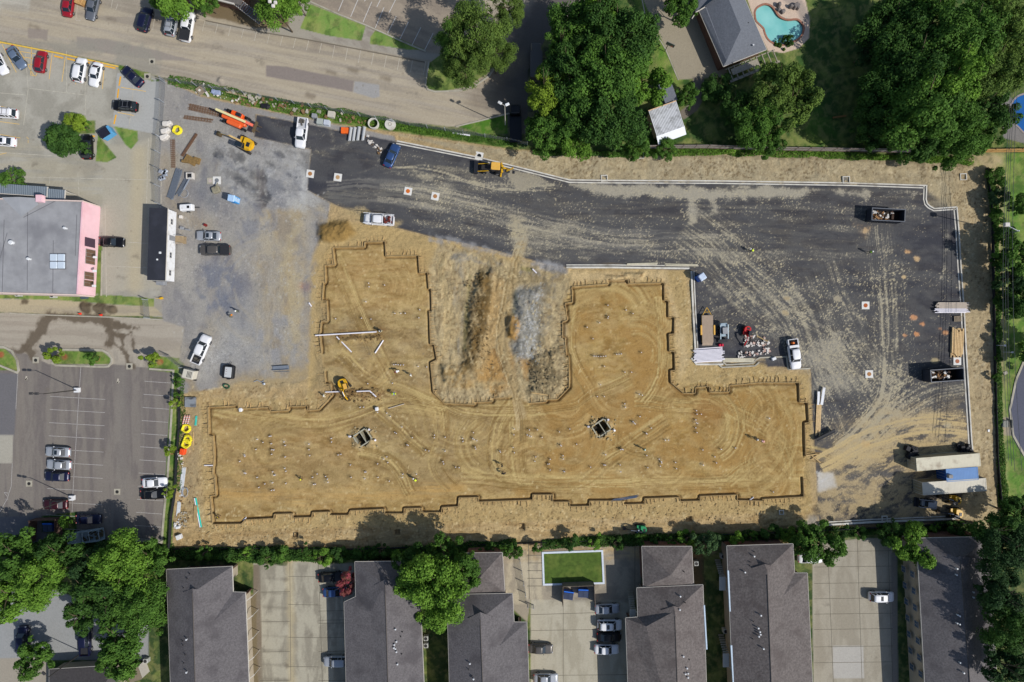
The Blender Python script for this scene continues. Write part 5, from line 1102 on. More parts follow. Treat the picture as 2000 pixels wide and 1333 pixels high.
# slab joints
J = []
for x in (563,565): J = [(566,1092,568,1330),(622,1102,630,1340)]
for i, y in enumerate((1126,1181,1245,1302)): J += [(563,y,622,y+1)]
for y in (1157,1215,1274,1330): J += [(508,y,566,y-1)]
for y in (1194,1212,1218,1246,1273,1330): J += [(622,y,676,y-1)]
J += [(673-4,1120,676,1340)]
J += [(1036,1201,1165,1197),(1036,1232,1165,1230),(1036,1320,1232,1318),(1100,1176,1100,1340),(1165,1200,1168,1340)]
J += [(1674,1044,1684,1340),(1617,1080,1628,1340),(1734,1055,1744,1340)]
for y in (1078,1108,1140,1170,1200,1230,1264,1295): J += [(1590,y,1744,y-2)]
lines('slab_joints', J, .09, JT, .004)
J = [(50,105,55,175),(55,175,46,245),(58,173,166,186),(166,186,168,130),(168,186,166,228),(98,345,96,360),(152,340,155,390),(0,345,300,352),(130,100,130,180),(0,182,50,186),(205,400,208,580),(200,470,320,478),(0,298,120,306),(208,520,300,524),(262,160,252,250),(290,270,286,400),(313,160,308,310),(316,330,314,410)]
lines('slab_joints', J, .10, mat('pale_joint', (188,182,166), .95, 0, .25, 2), .004)
lines('slab_joints', [(968,1062,968,1160),(1032,1055,1034,1170),(1030,1085,1060,1085),(1030,1100,1060,1100),(1030,1115,1060,1115),(1030,1130,1060,1130),(1030,1145,1060,1145),(1240,1065,1240,1165),(1180,1060,1240,1060)], .12, JT, .005)
# ------------------------------------------------------------------ buildings
SHI = mat('shingle_roof', (104,100,101), .95, 0, .30, 3.2, bump=.06, stain=((80,76,78), .3, .7)); SHI2 = mat('shingle_roof_brown', (108,101,98), .95, 0, .34, 2.6, bump=.07, stain=((86,78,76), .4, .6))
SHG = mat('shingle_roof_grey', (110,114,122), .95, 0, .16, 3.0, bump=.05)
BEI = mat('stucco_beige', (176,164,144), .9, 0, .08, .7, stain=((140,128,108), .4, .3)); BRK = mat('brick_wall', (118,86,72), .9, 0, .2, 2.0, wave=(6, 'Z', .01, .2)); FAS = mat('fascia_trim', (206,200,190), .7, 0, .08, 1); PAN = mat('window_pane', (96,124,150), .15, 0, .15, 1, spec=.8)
FRM = mat('window_frame', (210,208,202), .6); DOORM = mat('door_brown', (92,70,56), .6, 0, .1, 2); PVW = mat('vent_white', (220,222,224), .5, 0, .1, 3); PVD = mat('vent_dark', (52,50,50), .7, 0, .1, 3)
def V3(px, py, h): x, y = W(px, py, h); return (x, y, h)
def wall_between(b, p, q, z0, z1, th=.18, inset=.5):
    """a wall from world xy p to q"""
    a = Vector(p[:2]); c = Vector(q[:2]); d = (c-a); L_ = d.length; mid = (a+c)/2; b.box((mid.x, mid.y, (z0+z1)/2), (L_, th, z1-z0), math.atan2(d.y, d.x))
def window(parent, p, ang, w_, h_, pane=PAN, fr=FRM):
    b = MB(); t = .07
    for sx in (-1, 1): b.box((sx*(w_/2-t/2), 0, 0), (t, .12, h_))
    for sz in (-1, 1): b.box((0, 0, sz*(h_/2-t/2)), (w_-2*t, .12, t))
    b.box((0, 0, 0), (.05, .10, h_-2*t)); o = b.build('window', fr, parent); o.location = p; o.rotation_euler = (0, 0, ang)
    b = MB(); b.box((0, .01, 0), (w_-2*t, .03, h_-2*t)); b.build('pane', pane, o); return o
def vents(parent, pts, hfun):
    for i, (px, py, big) in enumerate(pts):
        h = hfun(px, py); x, y, _ = V3(px, py, h); b = MB()
        if big: b.tube((x, y, h-.3), (x, y, h+.36), .10, .10, 8); b.tube((x, y, h+.36), (x, y, h+.44), .17, .14, 8); b.build('roof_vent', PVW, parent)
        else: b.tube((x, y, h-.3), (x, y, h+.28), .09, .09, 6); b.build('vent_pipe', PVD, parent)
def hgt(p, tri):
    (x0,y0,z0),(x1,y1,z1),(x2,y2,z2) = tri; d = (y1-y2)*(x0-x2)+(x2-x1)*(y0-y2); a = ((y1-y2)*(p[0]-x2)+(x2-x1)*(p[1]-y2))/d; b = ((y2-y0)*(p[0]-x2)+(x0-x2)*(p[1]-y2))/d
    return a*z0+b*z1+(1-a-b)*z2
HE, HR = 5.0, 7.6
def apartment(label, A, B, R0, R1, A1, B1, wing=None, wside=1, gab=None, m=SHI, vt=(), name='apartment_building', gut=(), win_side=None, ins=1.5):
    """hip-ended block running down the picture; points are photo positions of eave corners and ridge"""
    t = thing(name, label, 'building', (0, 0, 0), 0, 'apartment buildings')
    b = MB(); a, bb, r0, r1, a1, b1 = V3(*A, HE), V3(*B, HE), V3(*R0, HR), V3(*R1, HR), V3(*A1, HE), V3(*B1, HE)
    V = [a, bb, r0, r1, a1, b1]; F = [(0, 2, 1)]
    if wing:
        v, e, p, e1 = V3(*wing[0], HE), V3(*wing[1], HE), V3(*wing[2], 6.5), V3(*wing[3], HE); V += [v, e, p, e1]
        if wside > 0: F += [(1, 2, 8, 6), (8, 2, 3), (8, 3, 9, 7), (6, 8, 7), (0, 4, 3, 2)]
        else: F += [(0, 6, 8, 2), (8, 3, 2), (8, 7, 9, 3), (6, 7, 8), (1, 2, 3, 5)]
    else: F += [(1, 2, 3, 5), (0, 4, 3, 2)]
    b.add(V, [f[::-1] for f in F]); n0 = len(b.v)
    roof = b.build('roof', m, t)
    if gab:   # small gablet standing at the end of the ridge
        g = [V3(*gab[0], 6.75), V3(*gab[1], 6.75), V3(*gab[2], HR + .02)]; c = V3(*gab[3], HR + .12); b = MB()
        b.add([g[0], g[1], g[2], c, (g[0][0], g[0][1], 6.3), (g[1][0], g[1][1], 6.3)], [(0, 2, 1), (1, 2, 3), (0, 3, 2), (4, 0, 1, 5)]); b.build('gablet', m, roof)
    # fascia, walls
    W_ = wing; out = []
    if wing and wside > 0: ring = [a, bb, V[6], V[7], V[9]]
    elif wing: ring = [bb, a, V[6], V[7], V[9]]
    else: ring = [bb, a, a1]
    other = (b1 if (wing and wside < 0) else a1) if wing else b1
    ring = [Vector(p) for p in ring]
    full = ([Vector(other)] + ring) if wing else ([Vector(b1)] + ring)
    cen = Vector(((a[0]+b1[0])/2, (a[1]+b1[1])/2, 0))
    fb = MB(); wb = MB(); nb = MB()
    for p, q in zip(full[:-1], full[1:]):
        wall_between(fb, p, q, HE-.22, HE-.03, .14)
    rx = .5*(r0[0]+r1[0])
    for i in range(len(full)-1):
        p, q = full[i], full[i+1]; d = (q-p); d.z = 0; L_ = d.length
        if L_ < .5: continue
        d.normalize(); n_ = Vector((-d.y, d.x, 0)); mid = (p+q)/2
        if n_.dot(Vector((rx, (r0[1]+r1[1])/2, 0)) - Vector((mid.x, mid.y, 0))) < 0: n_ = -n_
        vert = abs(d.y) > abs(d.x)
        pp = p + n_*ins; qq = q + n_*ins
        e0 = ins if i > 0 else 0; e1_ = ins if i < len(full)-2 else 0
        s0 = 1; pp = pp + d*e0*(.9); qq = qq - d*e1_*(.9)
        wall_between(wb if vert else nb, pp, qq, -.3, HE-.12, .2)  # north end walls: darker material puts their shade into the colour
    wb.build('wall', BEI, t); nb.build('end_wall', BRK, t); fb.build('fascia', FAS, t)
    # ridge cap
    b = MB(); b.tube((r0[0], r0[1], HR+.0), (r1[0], r1[1], HR+.0), .09, .09, 6); b.build('ridge_cap', mat('ridge_dark', (92,86,82), .95), roof)
    def hf(px, py):
        west = px < R0[0] + (R1[0]-R0[0])*(py-R0[1])/(R1[1]-R0[1])
        tri = (R0 + (HR,), R1 + (HR,), (A1 if west else B1) + (HE,)); z = hgt((px, py), tri)
        if py < R0[1] + 8: z = min(z, hgt((px, py), (A + (HE,), B + (HE,), R0 + (HR,))))
        return max(HE, min(HR, z))
    vents(roof, vt, hf)
    if win_side:
        x0, y0, x1, y1, n_, facing = win_side
        for i in range(n_):
            f = (i+.5)/n_; px = x0+(x1-x0)*f; py = y0+(y1-y0)*f
            for z in (1.5, 3.9):
                x, y = W(px, py, z);                 window(t, (W(px, py, HE)[0] + facing*.42, W(px, py, HE)[1], z), R(90 if facing < 0 else -90), 1.25, 1.1, mat('darker_pane', (70,90,112), .2, 0, .15, 1, spec=.8), mat('darker_frame', (150,144,134), .6))  # pane and frame colours darker than the standard windows
    return t
Y2 = 1480
apartment('charcoal roofed apartment block nearest the lower left trees', (325,1113), (453,1107), (376,1158), (385,Y2), (338,Y2), (470,Y2), wing=((455,1157),(479,1158),(416,1215),(492,Y2)), gab=((357,1157),(400,1155),(376,1150),(378,1176)), m=SHI,
          vt=[(371,1121,0),(366,1130,0),(359,1148,0),(366,1248,1),(357,1252,0),(358,1260,0),(362,1278,0),(359,1295,0),(366,1312,1)])
apartment('apartment block right of the long concrete drive, behind the pink tree', (693,1098), (818,1097), (752,1143), (762,Y2), (700,Y2), (834,Y2), wing=((695,1166),(672,1177),(722,1197),(680,Y2)), wside=-1, gab=((731,1143),(775,1140),(752,1132),(754,1160)), m=SHI,
          vt=[(773,1228,1),(786,1234,0),(775,1252,1),(771,1258,1),(773,1266,1),(770,1264,1),(775,1272,1),(785,1277,0),(777,1296,1),(783,1243,0)])
apartment('apartment block beside the drive with the sedans, under the big tree', (873,1162), (1001,1160), (938,1210), (948,Y2), (882,Y2), (1010,Y2), wing=((1004,1216),(1029,1216),(976,1262),(1038,Y2)), gab=((914,1208),(962,1205),(938,1196),(940,1224)), m=SHI,
          vt=[(918,1295,1),(915,1307,0),(925,1325,1),(922,1320,0)])
apartment('apartment block between the car row and the dark green alley', (1244,1149), (1373,1143), (1318,1194), (1328,Y2), (1252,Y2), (1385,Y2), wing=((1246,1206),(1222,1208),(1262,1224),(1232,Y2)), wside=-1, gab=((1291,1192),(1338,1190),(1316,1184),(1320,1206)), m=SHI2,
          vt=[(1328,1164,1),(1327,1190,1),(1338,1177,0),(1334,1281,1),(1341,1304,1),(1343,1314,1),(1338,1315,1),(1343,1322,1),(1346,1288,0)])
apartment('broad apartment block left of the right hand drive', (1420,1067), (1549,1063), (1498,1112), (1512,Y2), (1438,Y2), (1566,Y2), wing=((1552,1120),(1577,1120),(1530,1164),(1594,Y2)), gab=((1468,1110),(1517,1108),(1494,1102),(1500,1124)), m=SHI2,
          vt=[(1472,1086,1),(1473,1078,0),(1465,1098,0),(1464,1105,0),(1454,1117,1),(1485,1201,1),(1471,1214,0),(1480,1226,1),(1483,1233,1),(1481,1242,1),(1484,1238,1),(1470,1248,0),(1490,1266,1)], ins=.8)
apartment('apartment block at the lower right edge, dark with tree shade', (1791,1052), (1932,1049), (1876,1094), (1905,Y2), (1815,Y2), (1956,Y2), gab=((1848,1094),(1911,1093),(1877,1086),(1880,1108)), m=SHI,
          vt=[(1867,1110,1),(1866,1122,1),(1899,1156,1),(1899,1166,1),(1868,1200,1),(1872,1202,1),(1872,1218,1),(1867,1216,1),(1873,1293,1),(1880,1313,1)], win_side=(1793,1110,1812,1340,7,-1), ins=.55)
# small hipped blocks at the head of two of them
def hipblock(label, pts, pk, m, vt=()):
    t = thing('apartment_annex', label, 'building', (0, 0, 0), 0, 'hipped end blocks'); b = MB(); c = V3(*pk, 6.6); V = [V3(*p, 4.6) for p in pts]
    b.add(V + [c], [(i, 4, (i+1) % 4)[::1] for i in range(4)]); rf = b.build('roof', m, t); b = MB(); fb = MB()
    cen = sum((Vector(v) for v in V), Vector())/4
    for i in range(4):
        p, q = Vector(V[i]), Vector(V[(i+1) % 4]); wall_between(fb, p, q, 4.4, 4.57, .14); p2 = p + (cen-p).normalized()*.7; q2 = q + (cen-q).normalized()*.7; wall_between(b, p2, q2, -.3, 4.5, .2)
    b.build('wall', BRK, t); fb.build('fascia', FAS, t)
    vents(rf, vt, lambda a, b_: 5.6); return t
hipblock('hipped brown roof block beside the big tree, above the left of the two middle wings', [(907,1081),(981,1080),(986,1157),(912,1160)], (941,1124), SHI2)
hipblock('hipped brown roof block right of the green covered pool', [(1254,1068),(1351,1068),(1355,1143),(1257,1148)], (1310,1124), SHI2, [(1306,1122,0),(1325,1119,0),(1336,1117,0)])
# balconies, stair landings and gutters along the eaves
def landing(label, px, py, deg, L_=2.6, Wd=1.2, z=2.9):
    t = at('stair_landing', label, 'stairs', px, py, deg, z, 'outside stairs'); b = MB(); b.box((0, 0, z), (L_, Wd, .14)); b.build('deck', FAS, t); b = MB()
    for sx in (-1, 1): b.tube((sx*L_*.45, -Wd*.45, 0), (sx*L_*.45, -Wd*.45, z+1), .05)
    b.build('post', FAS, t); b = MB(); b.box((0, -Wd*.47, z+.95), (L_, .06, .08)); b.build('railing', FAS, t)
    for k in range(8): pass
    b = MB()
    for k in range(8): b.box((L_/2+.2+k*.28, 0, z-.2-k*.34), (.3, Wd*.9, .06))
    b.build('stair_flight', CONO, t)
for i, y in enumerate((1170,1207,1250,1288,1322)):
    t = at('porch_beam', 'slanting white porch beam %s from the top along the drive side of the lower left block' % ('first','second','third','fourth','fifth')[i], 'porch', 486+i*1.2, y, 38, 2.2, 'porch beams'); b = MB(); b.box((0, 0, 2.6), (2.0, .2, .18)); b.build('beam', FAS, t); b = MB(); b.tube((.95, 0, 0), (.95, 0, 2.5), .07); b.build('post', FAS, t)
for lb, px, py in (('stair landing on the alley side of the broad apartment block, upper', 1411, 1140), ('stair landing on the alley side of the broad apartment block, lower', 1418, 1290), ('stair landing left of the block between the car row and the alley', 1236, 1204)):
    landing(lb, px, py, 90)
for lb, a, c, wd in (('pale eave gutter along the upper alley side of the broad block', (1423,1114), (1427,1194), .5), ('pale eave gutter along the lower alley side of the broad block', (1429,1260), (1434,1345), .5), ('white eave gutter on the alley side of the middle block', (1375,1182), (1380,1268), .25)):
    b = MB(); p, q = V3(*a, 4.9), V3(*c, 4.9); wall_between(b, p, q, 4.75, 5.06, wd); tag(b.build('eave_gutter', mat('pale_gutter', (190,208,224), .5)), lb, 'gutter', 'eave gutters')
for (lb, x, y, c) in (('grey air conditioner in the alley left of the broad block', 1411, 1086, 0), ('air conditioner by the alley fence of the broad block', 1416, 1232, 0), ('square pale utility box in the brown alley', 1359, 1100, 1), ('green grey utility box on grass by the lower left house', 286, 1290, 1), ('air conditioner, upper of two beside the block under the big tree', 832, 1246, 0), ('air conditioner, lower of two beside the block under the big tree', 832, 1260, 0), ('white air conditioner against the pink building, farther left', 36, 575, 0), ('grey air conditioner against the pink building, farther right', 104, 578, 0)):
    t = at('utility_box' if c else 'air_conditioner', lb, 'utility box' if c else 'air conditioner', x, y, 3, .5); b = MB(); b.rbox((0, 0, .45), (.9, .9, .9), .1); b.build('housing', mat('ac_grey', (176,178,172), .6, 0, .1, 3), t); b = MB(); b.tube((0, 0, .9), (0, 0, .93), .32, .32, 12); b.build('fan_grille', PVD, t)
# lower left bungalow
def gable_house(label, pts, pk0, pk1, he, hr, m, wm, name='house'):
    """hip roof over a quad; pk0, pk1 ridge ends"""
    t = thing(name, label, 'house', (0, 0, 0), 0); b = MB(); V = [V3(*p, he) for p in pts] + [V3(*pk0, hr), V3(*pk1, hr)]
    b.add(V, [(0, 4, 1)[::1], (1, 4, 5, 2), (2, 5, 3), (3, 5, 4, 0)]); rf = b.build('roof', m, t); wb = MB(); fb = MB(); cen = sum((Vector(v) for v in V[:4]), Vector())/4
    for i in range(4):
        p, q = Vector(V[i]), Vector(V[(i+1) % 4]); wall_between(fb, p, q, he-.2, he-.03, .14); wall_between(wb, p+(cen-p).normalized()*.7, q+(cen-q).normalized()*.7, -.2, he-.1, .2)
    wb.build('wall', wm, t); fb.build('fascia', FAS, t); return t, rf
gable_house('low dark house under trees at the bottom left edge', [(96,1308),(226,1300),(240,1420),(96,1430)], (130,1350), (200,1345), 3.0, 4.8, mat('shingle_dark', (84,80,80), .95, 0, .2, 3, bump=.05), BEI)
t = at('timber_shed', 'small beige lean-to with pale frame beside the bottom left house', 'shed', 262, 1318, 20, 2.4); b = MB(); b.box((0, 0, 2.4), (2.4, 2.6, .1)); b.build('roof', mat('lean_roof', (132,120,100), .9, 0, .15, 2), t)
b = MB()
for sx in (-1, 1): b.box((sx*1.1, 0, 1.2), (.12, 2.4, 2.3))
b.build('side_wall', FAS, t)
# top right house by the pool
t = thing('pool_house', 'blue grey shingled garage roof next to the kidney pool', 'house', (0, 0, 0), 0)
b = MB(); e, r, mh = 2.9, 5.2, 3.5
V = [V3(1345,-60,e), V3(1366,22,e), V3(1413,130,e), V3(1497,97,e), V3(1430,-60,e), V3(1447,58,r), V3(1400,-60,r), V3(1378,16,mh), V3(1419,119,mh), V3(1352,-60,mh)]
b.add(V, [(1,2,8,7), (7,8,5,6,9), (0,1,7,9), (8,2,3,5), (5,3,4,6)]); rf = b.build('roof', SHG, t)
b = MB(); q = [V3(1345,-60,e), V3(1366,22,e), V3(1413,130,e), V3(1497,97,e), V3(1430,-60,e)]; fb = MB()
cen = sum((Vector(v) for v in q), Vector())/5
for i in range(4):
    p, p2 = Vector(q[i]), Vector(q[i+1]); wall_between(fb, p, p2, e-.2, e-.03, .14); wall_between(b, p+(cen-p).normalized()*.6, p2+(cen-p2).normalized()*.6, -.2, e-.1, .2)
b.build('wall', BRK, t); fb.build('fascia', FAS, t)
b = MB(); p, q = Vector(V3(1392,85,1.2)), Vector(V3(1404,112,1.2)); x, y = W(1388, 75, 1.3); b.box((x+.6, y, 1.25), (.08, 4.6, 2.3), R(24)); b.build('garage_door', FAS, t)
vents(rf, [(1461,46,0),(1470,90,1)], lambda a, b_: 3.7)
t = thing('main_house', 'grey roofed house wing cut by the top edge above the driveway', 'house', (0, 0, 0), 0)
b = MB(); V = [V3(1350,-70,3.2), V3(1358,26,3.2), V3(1398,-4,5.0), V3(1420,-30,5.0), V3(1400,-70,5.0)]
b.add(V, [(0,1,2,3,4)]); b.build('roof', SHG, t); b = MB(); wall_between(b, V[1], V[2], 3.3, 3.5, .15); wall_between(b, V3(1351,38,2.9), V3(1361,22,2.9), 2.9, 3.1, .15); b.build('gutter', FAS, t); b = MB(); wall_between(b, V3(1356,-60,0), V3(1366,18,0), 0, 3.0, .2); b.build('wall', BRK, t)
# pergola
t = at('pergola', 'weathered timber pergola at the foot of the garage roof', 'pergola', 1470, 128, 22, 2.4)
b = MB()
for k in range(9): b.box((-4.6+k*1.15, 0, 2.5), (.16, 2.6, .14))
b.build('rafter', mat('grey_timber', (158,150,134), .9, 0, .25, 3), t)
b = MB(); b.box((0, -1.25, 2.35), (10.2, .5, .12)); b.box((0, 1.2, 2.35), (10.2, .16, .14)); b.box((-1.6, .2, 2.62), (5.4, 1.2, .05)); b.build('beam', mat('grey_timber', (158,150,134)), t)
for xx in (-4.9, 0, 4.9): b = MB(); b.box((xx, -1.25, 1.2), (.18, .18, 2.3)); b.build('post', mat('grey_timber', 0), t)
# sheds
t = at('garden_shed', 'white corrugated metal shed roof at the garden fence', 'shed', 1303, 238, 20, 2.6)
b = MB(); b.box((0, .5, 2.75), (5.6, 4.9, .08), 0, 0, .10); b.build('roof', mat('corrugated_white', (220,222,226), .5, .1, .06, 1, wave=(1.1, 'X', .06, .45), stain=((110,110,104), .9, .6)), t)
b = MB(); b.box((0, -2.6, 2.25), (5.7, 1.7, .08), 0, 0, .32); b.build('awning', mat('awning_white', (232,235,240), .5, 0, .03, 1), t)
b = MB()
for sx in (-1, 1): b.box((sx*2.5, .6, 1.25), (.12, 4.4, 2.5))
b.box((0, 2.8, 1.4), (4.9, .12, 2.8)); b.box((0, -1.6, 1.2), (4.9, .12, 2.4)); b.build('wall', mat('shed_wall', (176,150,120), .9), t); b = MB(); b.box((0, 2.95, 2.98), (5.6, .35, .06)); b.build('eave_board', mat('peach_board', (226,190,150), .8), t)
t = at('small_shed', 'little grey roofed shed between the trees and the white shed', 'shed', 1304, 180, 20, 2.4)
b = MB(); b.box((0, 0, 2.5), (2.6, 4.2, .1), 0, .12); b.build('roof', SHG, t); b = MB(); b.box((0, 0, 1.2), (2.2, 3.8, 2.35)); b.build('wall', mat('shed_blue', (84,104,134), .8), t)
# top left roof
t = at('annex_building', 'low building with pale fascia cut by the top edge between two trees', 'building', 437, -2, -14, 3)
b = MB(); b.box((-1, 1.8, 3.0), (9, 4.5, .15)); b.build('roof', mat('flat_dark_roof', (104,98,94), .95, 0, .2, 2), t); b = MB(); b.box((-1.6, -.5, 3.0), (7.6, .25, .3)); b.build('fascia', FAS, t); b = MB(); b.box((-1, 1.6, 1.4), (8.4, 3.6, 2.8)); b.build('wall', BRK, t)
t = at('walkway_canopy', 'slatted dark canopy sloping down beside the tree at the top', 'canopy', 486, 22, -38, 2.6); b = MB()
for k in range(14): b.box((-3+k*.46, 0, 2.7), (.2, 1.6, .1))
b.build('slat', mat('grey_slat', (96,98,104), .8, 0, .2, 3), t); b = MB(); b.box((0, -.75, 2.6), (6.4, .12, .14)); b.box((0, .75, 2.6), (6.4, .12, .14)); b.build('beam', FAS, t)
# pink building
PINK = mat('pink_stucco', (240,198,205), .85, 0, .06, .6, stain=((228,176,184), .35, .6)); FLAT = mat('membrane_roof', (156,156,158), .9, 0, .14, .5, stain=((124,124,128), .22, .7)); SEAM = mat('roof_seam', (112,112,116), .9)
t = thing('shop_building', 'large pink walled building with flat grey roof at the left edge', 'building', (0, 0, 0), 0)
TL, TR, BR_, BL = (-260,383), (163,395), (152.5,575), (-260,564)
z = 4.3; b = MB(); b.add([V3(*p, z) for p in (BL, BR_, TR, TL)], [(0,1,2,3)]); roof = b.build('roof', FLAT, t)
b = MB(); wall_between(b, V3(*TR, z), V3(*BR_, z), -.2, z+.28, .25); b.build('east_wall', PINK, t)
b = MB(); wall_between(b, V3(-260,381.5,z), V3(163,393.5,z), -.2, z+.15, .22); wall_between(b, V3(-260,565.5,z), V3(152,576.5,z), -.2, z+.12, .22); b.build('side_wall', mat('cream_stucco', (228,206,196), .85, 0, .06, .7), t)
b = MB()
b.add([V3(3,386,z+.45), V3(42,424,z+.05), V3(75,400,z+.3), V3(68,387,z+.45), V3(36,385,z+.6)], [(0,1,4),(4,1,2),(4,2,3)][::1]); b.build('cricket', mat('cricket_grey', (156,158,162), .9, 0, .08, .7), roof)
b = MB()
for (x0, y0, x1, y1) in ((8,430,4,575),(54,395,53,568),(104,470,103,572),(150,420,147,500),(46,425,110,392),(0,505,14,455)):
    p, q = V3(x0, y0, z+.02), V3(x1, y1, z+.02); wall_between(b, p, q, z-.02, z+.02, .10)
b.build('seam', SEAM, roof)
b = MB(); x, y, _ = V3(114,511,z)
for dx in (-.72, .72):
    for dy in (-.72, .72): b.rbox((x+dx, y+dy, z+.2), (1.28, 1.28, .3), .1)
b.build('skylight', mat('skylight_dome', (206,218,230), .25, 0, .05, 1, spec=.7), roof); b = MB(); b.box((x, y, z+.06), (3.0, 3.0, .14)); b.build('skylight_curb', SEAM, roof)
for (px, py, r_) in ((22,474,.45),(127,446,.28),(56,506,.3)):
    x, y, _ = V3(px, py, z+.4); b = MB(); b.tube((x, y, z), (x, y, z+.5), r_*.7, r_*.7, 10); b.tube((x, y, z+.5), (x, y, z+.7), r_, r_*.8, 10); b.build('roof_vent', PVW, roof)
b = MB(); x, y, _ = V3(80,389,z+.3); b.box((x, y, z+.4), (1.1, 1.3, .9)); b.build('parapet_end', PINK, t)
wx0, wy0 = W(170, 490, 2.2)
for i, py in enumerate((495,509,523,539,553)):
    if i == 2: continue
    x, y = W(174 - i*1.0, py, 2.2); window(t, (x+.16, y, 2.0), R(90), 1.45, 2.5, mat('brown_pane', (110,84,66), .3, 0, .2, 1, spec=.6), mat('frame_grey', (150,146,140), .6))
x, y = W(173, 474, 2.4); b = MB(); b.box((x+.2, y, 2.3), (.1, 1.7, 2.6)); b.build('door', mat('dark_purple', (80,62,76), .7), t)
for i, py in enumerate((503,530,559)):
    x, y = W(187 - i, py, 2.4); b = MB(); b.rbox((x, y, 2.6), (.6, .4, .35), .05); b.build('wall_lamp', WHT, t)
CORR = mat('corrugated_grey', (140,152,162), .6, .2, .08, 1, wave=(.9, 'X', .05, .3))
for lb, px, py, Lx, Wy, dg in (('longer metal canopy on the north side of the pink building',46,372,9.2,1.9,-4),('shorter metal canopy next to the pink building corner',109,381,3.6,2.1,-5)):
    t = at('metal_canopy', lb, 'canopy', px, py, dg, 2.9, 'metal canopies'); b = MB(); b.box((0, 0, 2.9), (Lx, Wy, .1), 0, 0, .06); b.build('sheet', CORR, t); b = MB(); b.box((0, -Wy/2, 2.95), (Lx, .12, .2)); b.box((Lx/2, 0, 2.95), (.12, Wy, .2)); b.build('fascia', FAS, t)
    b = MB()
    for sx in (-1, 1): b.tube((sx*Lx*.45, Wy*.4, 0), (sx*Lx*.45, Wy*.4, 2.85), .06)
    b.build('post', FAS, t)
# office trailer
t = at('office_trailer', 'long white site office trailer with black roof', 'office trailer', 315.5, 477.5, 0, 0); x0, y0 = W(307.7, 477.5, 3.5)
t.location = (x0, y0, 0); t.rotation_euler = (0, 0, R(-1.9))
b = MB(); b.box((0, 0, 2.0), (3.3, 13.5, 2.9)); b.build('wall', WHT, t)
b = MB(); b.box((0, 0, 3.5), (3.46, 13.7, .12)); rf = b.build('roof', mat('black_roof', (46,48,56), .75, 0, .12, .5, stain=((60,62,72), .4, .6)), t)
b = MB(); b.box((1.75, 0, 3.46), (.06, 13.7, .2)); b.box((0, -6.87, 3.46), (3.4, .06, .2)); b.build('trim', FAS, t)
for yy in (4.6, -1.8, -5.2): window(t, (1.68, yy, 2.1), R(90), 1.1, .8, mat('dark_pane', (70,74,84), .3, 0, .1, 1), FRM)
b = MB(); b.box((1.70, 1.5, 1.6), (.06, .95, 2.1)); b.build('door', GRY, t)
b = MB(); b.box((2.5, 1.4, .75), (1.6, 1.6, .1)); b.box((3.4, 1.4, .4), (.5, 1.4, .08)); b.build('steps', mat('steps_timber', (160,140,110), .9, 0, .2, 3), t)
b = MB()
for sy in (-1, 1): b.box((2.5, 1.4+sy*.75, 1.5), (1.5, .06, .06)); b.tube((3.2, 1.4+sy*.75, .4), (3.2, 1.4+sy*.75, 1.5), .04)
b.build('handrail', LGR, t)
b = MB(); b.rbox((.6, -1.6, 3.62), (.4, .4, .2), .05); b.rbox((.1, -2.9, 3.62), (.3, .3, .2), .05); b.build('roof_vent', PVW, rf)
b = MB(); b.rbox((-.2, -7.2, 1.6), (1.6, .7, .9), .1); b.build('air_conditioner', GRY, t)
# timber enclosure for the bin, brick bay below the pool
def fence_run(name, label, cat, pts, h, m, step=2.4, pm=None, th=.06, group=None, rail=False):
    t = thing(name, label, cat, (0, 0, 0), 0, group); b = MB(); pm = pm or m; posts = []
    for (a, c) in zip(pts[:-1], pts[1:]):
        p, q = W(*a), W(*c); L_ = math.hypot(q[0]-p[0], q[1]-p[1]); ang = math.atan2(q[1]-p[1], q[0]-p[0])
        z = min(gz(*p), gz(*q)); b.box(((p[0]+q[0])/2, (p[1]+q[1])/2, z + h/2), (L_, th, h), ang)
        n = max(1, int(L_/step))
        for i in range(n+1): posts.append((p[0]+(q[0]-p[0])*i/n, p[1]+(q[1]-p[1])*i/n, z))
    b.build('panel', m, t); me = MB(); me.box((0, 0, (h+.15)/2), (.12, .14, h+.15)); mm = me.mesh('post')
    for p in posts[:60]: put('post', mm, pm, t, p)
    if rail:
        b = MB()
        for (a, c) in zip(pts[:-1], pts[1:]):
            p, q = W(*a), W(*c); L_ = math.hypot(q[0]-p[0], q[1]-p[1]); ang = math.atan2(q[1]-p[1], q[0]-p[0])
            for z in (.4, h-.25): b.box(((p[0]+q[0])/2 + math.sin(ang)*.1, (p[1]+q[1])/2 - math.cos(ang)*.1, z), (L_, .1, .12), ang)
        b.build('rail', pm, t)
    return t
GWD = mat('grey_fence', (178,170,160), .9, 0, .2, 3, wave=(3.4, 'X', .02, .35)); YWD = mat('new_fence', (214,176,112), .85, 0, .15, 3, wave=(3.4, 'X', .02, .3)); GWP = mat('fence_post', (112,96,88), .9, 0, .2, 3)
fence_run('wooden_fence', 'long grey board fence between the site and the gardens', 'fence', [(1255,291),(1380,290),(1500,294),(1700,297),(1905,302)], 1.9, GWD, 2.4, GWP, rail=True)
fence_run('wooden_fence', 'newer yellow board fence at the upper right corner', 'fence', [(1905,298),(2060,296)], 1.8, YWD, 2.4, mat('yellow_post', (180,140,84), .9), rail=True)
fence_run('bin_enclosure', 'brown boarded enclosure around the blue bin at the lower left', 'enclosure', [(70,1056),(73,1012),(122,1010),(122,1056)], 2.0, mat('brown_board', (104,82,72), .9, 0, .2, 3, wave=(3,'X',.02,.3)), 2.2)
fence_run('brick_bay', 'low walled bay around the two blue dumpsters', 'wall', [(1098,1176),(1098,1138),(1158,1136),(1160,1174)], 2.0, mat('bay_wall', (128,116,104), .9, 0, .15, 2), 3)
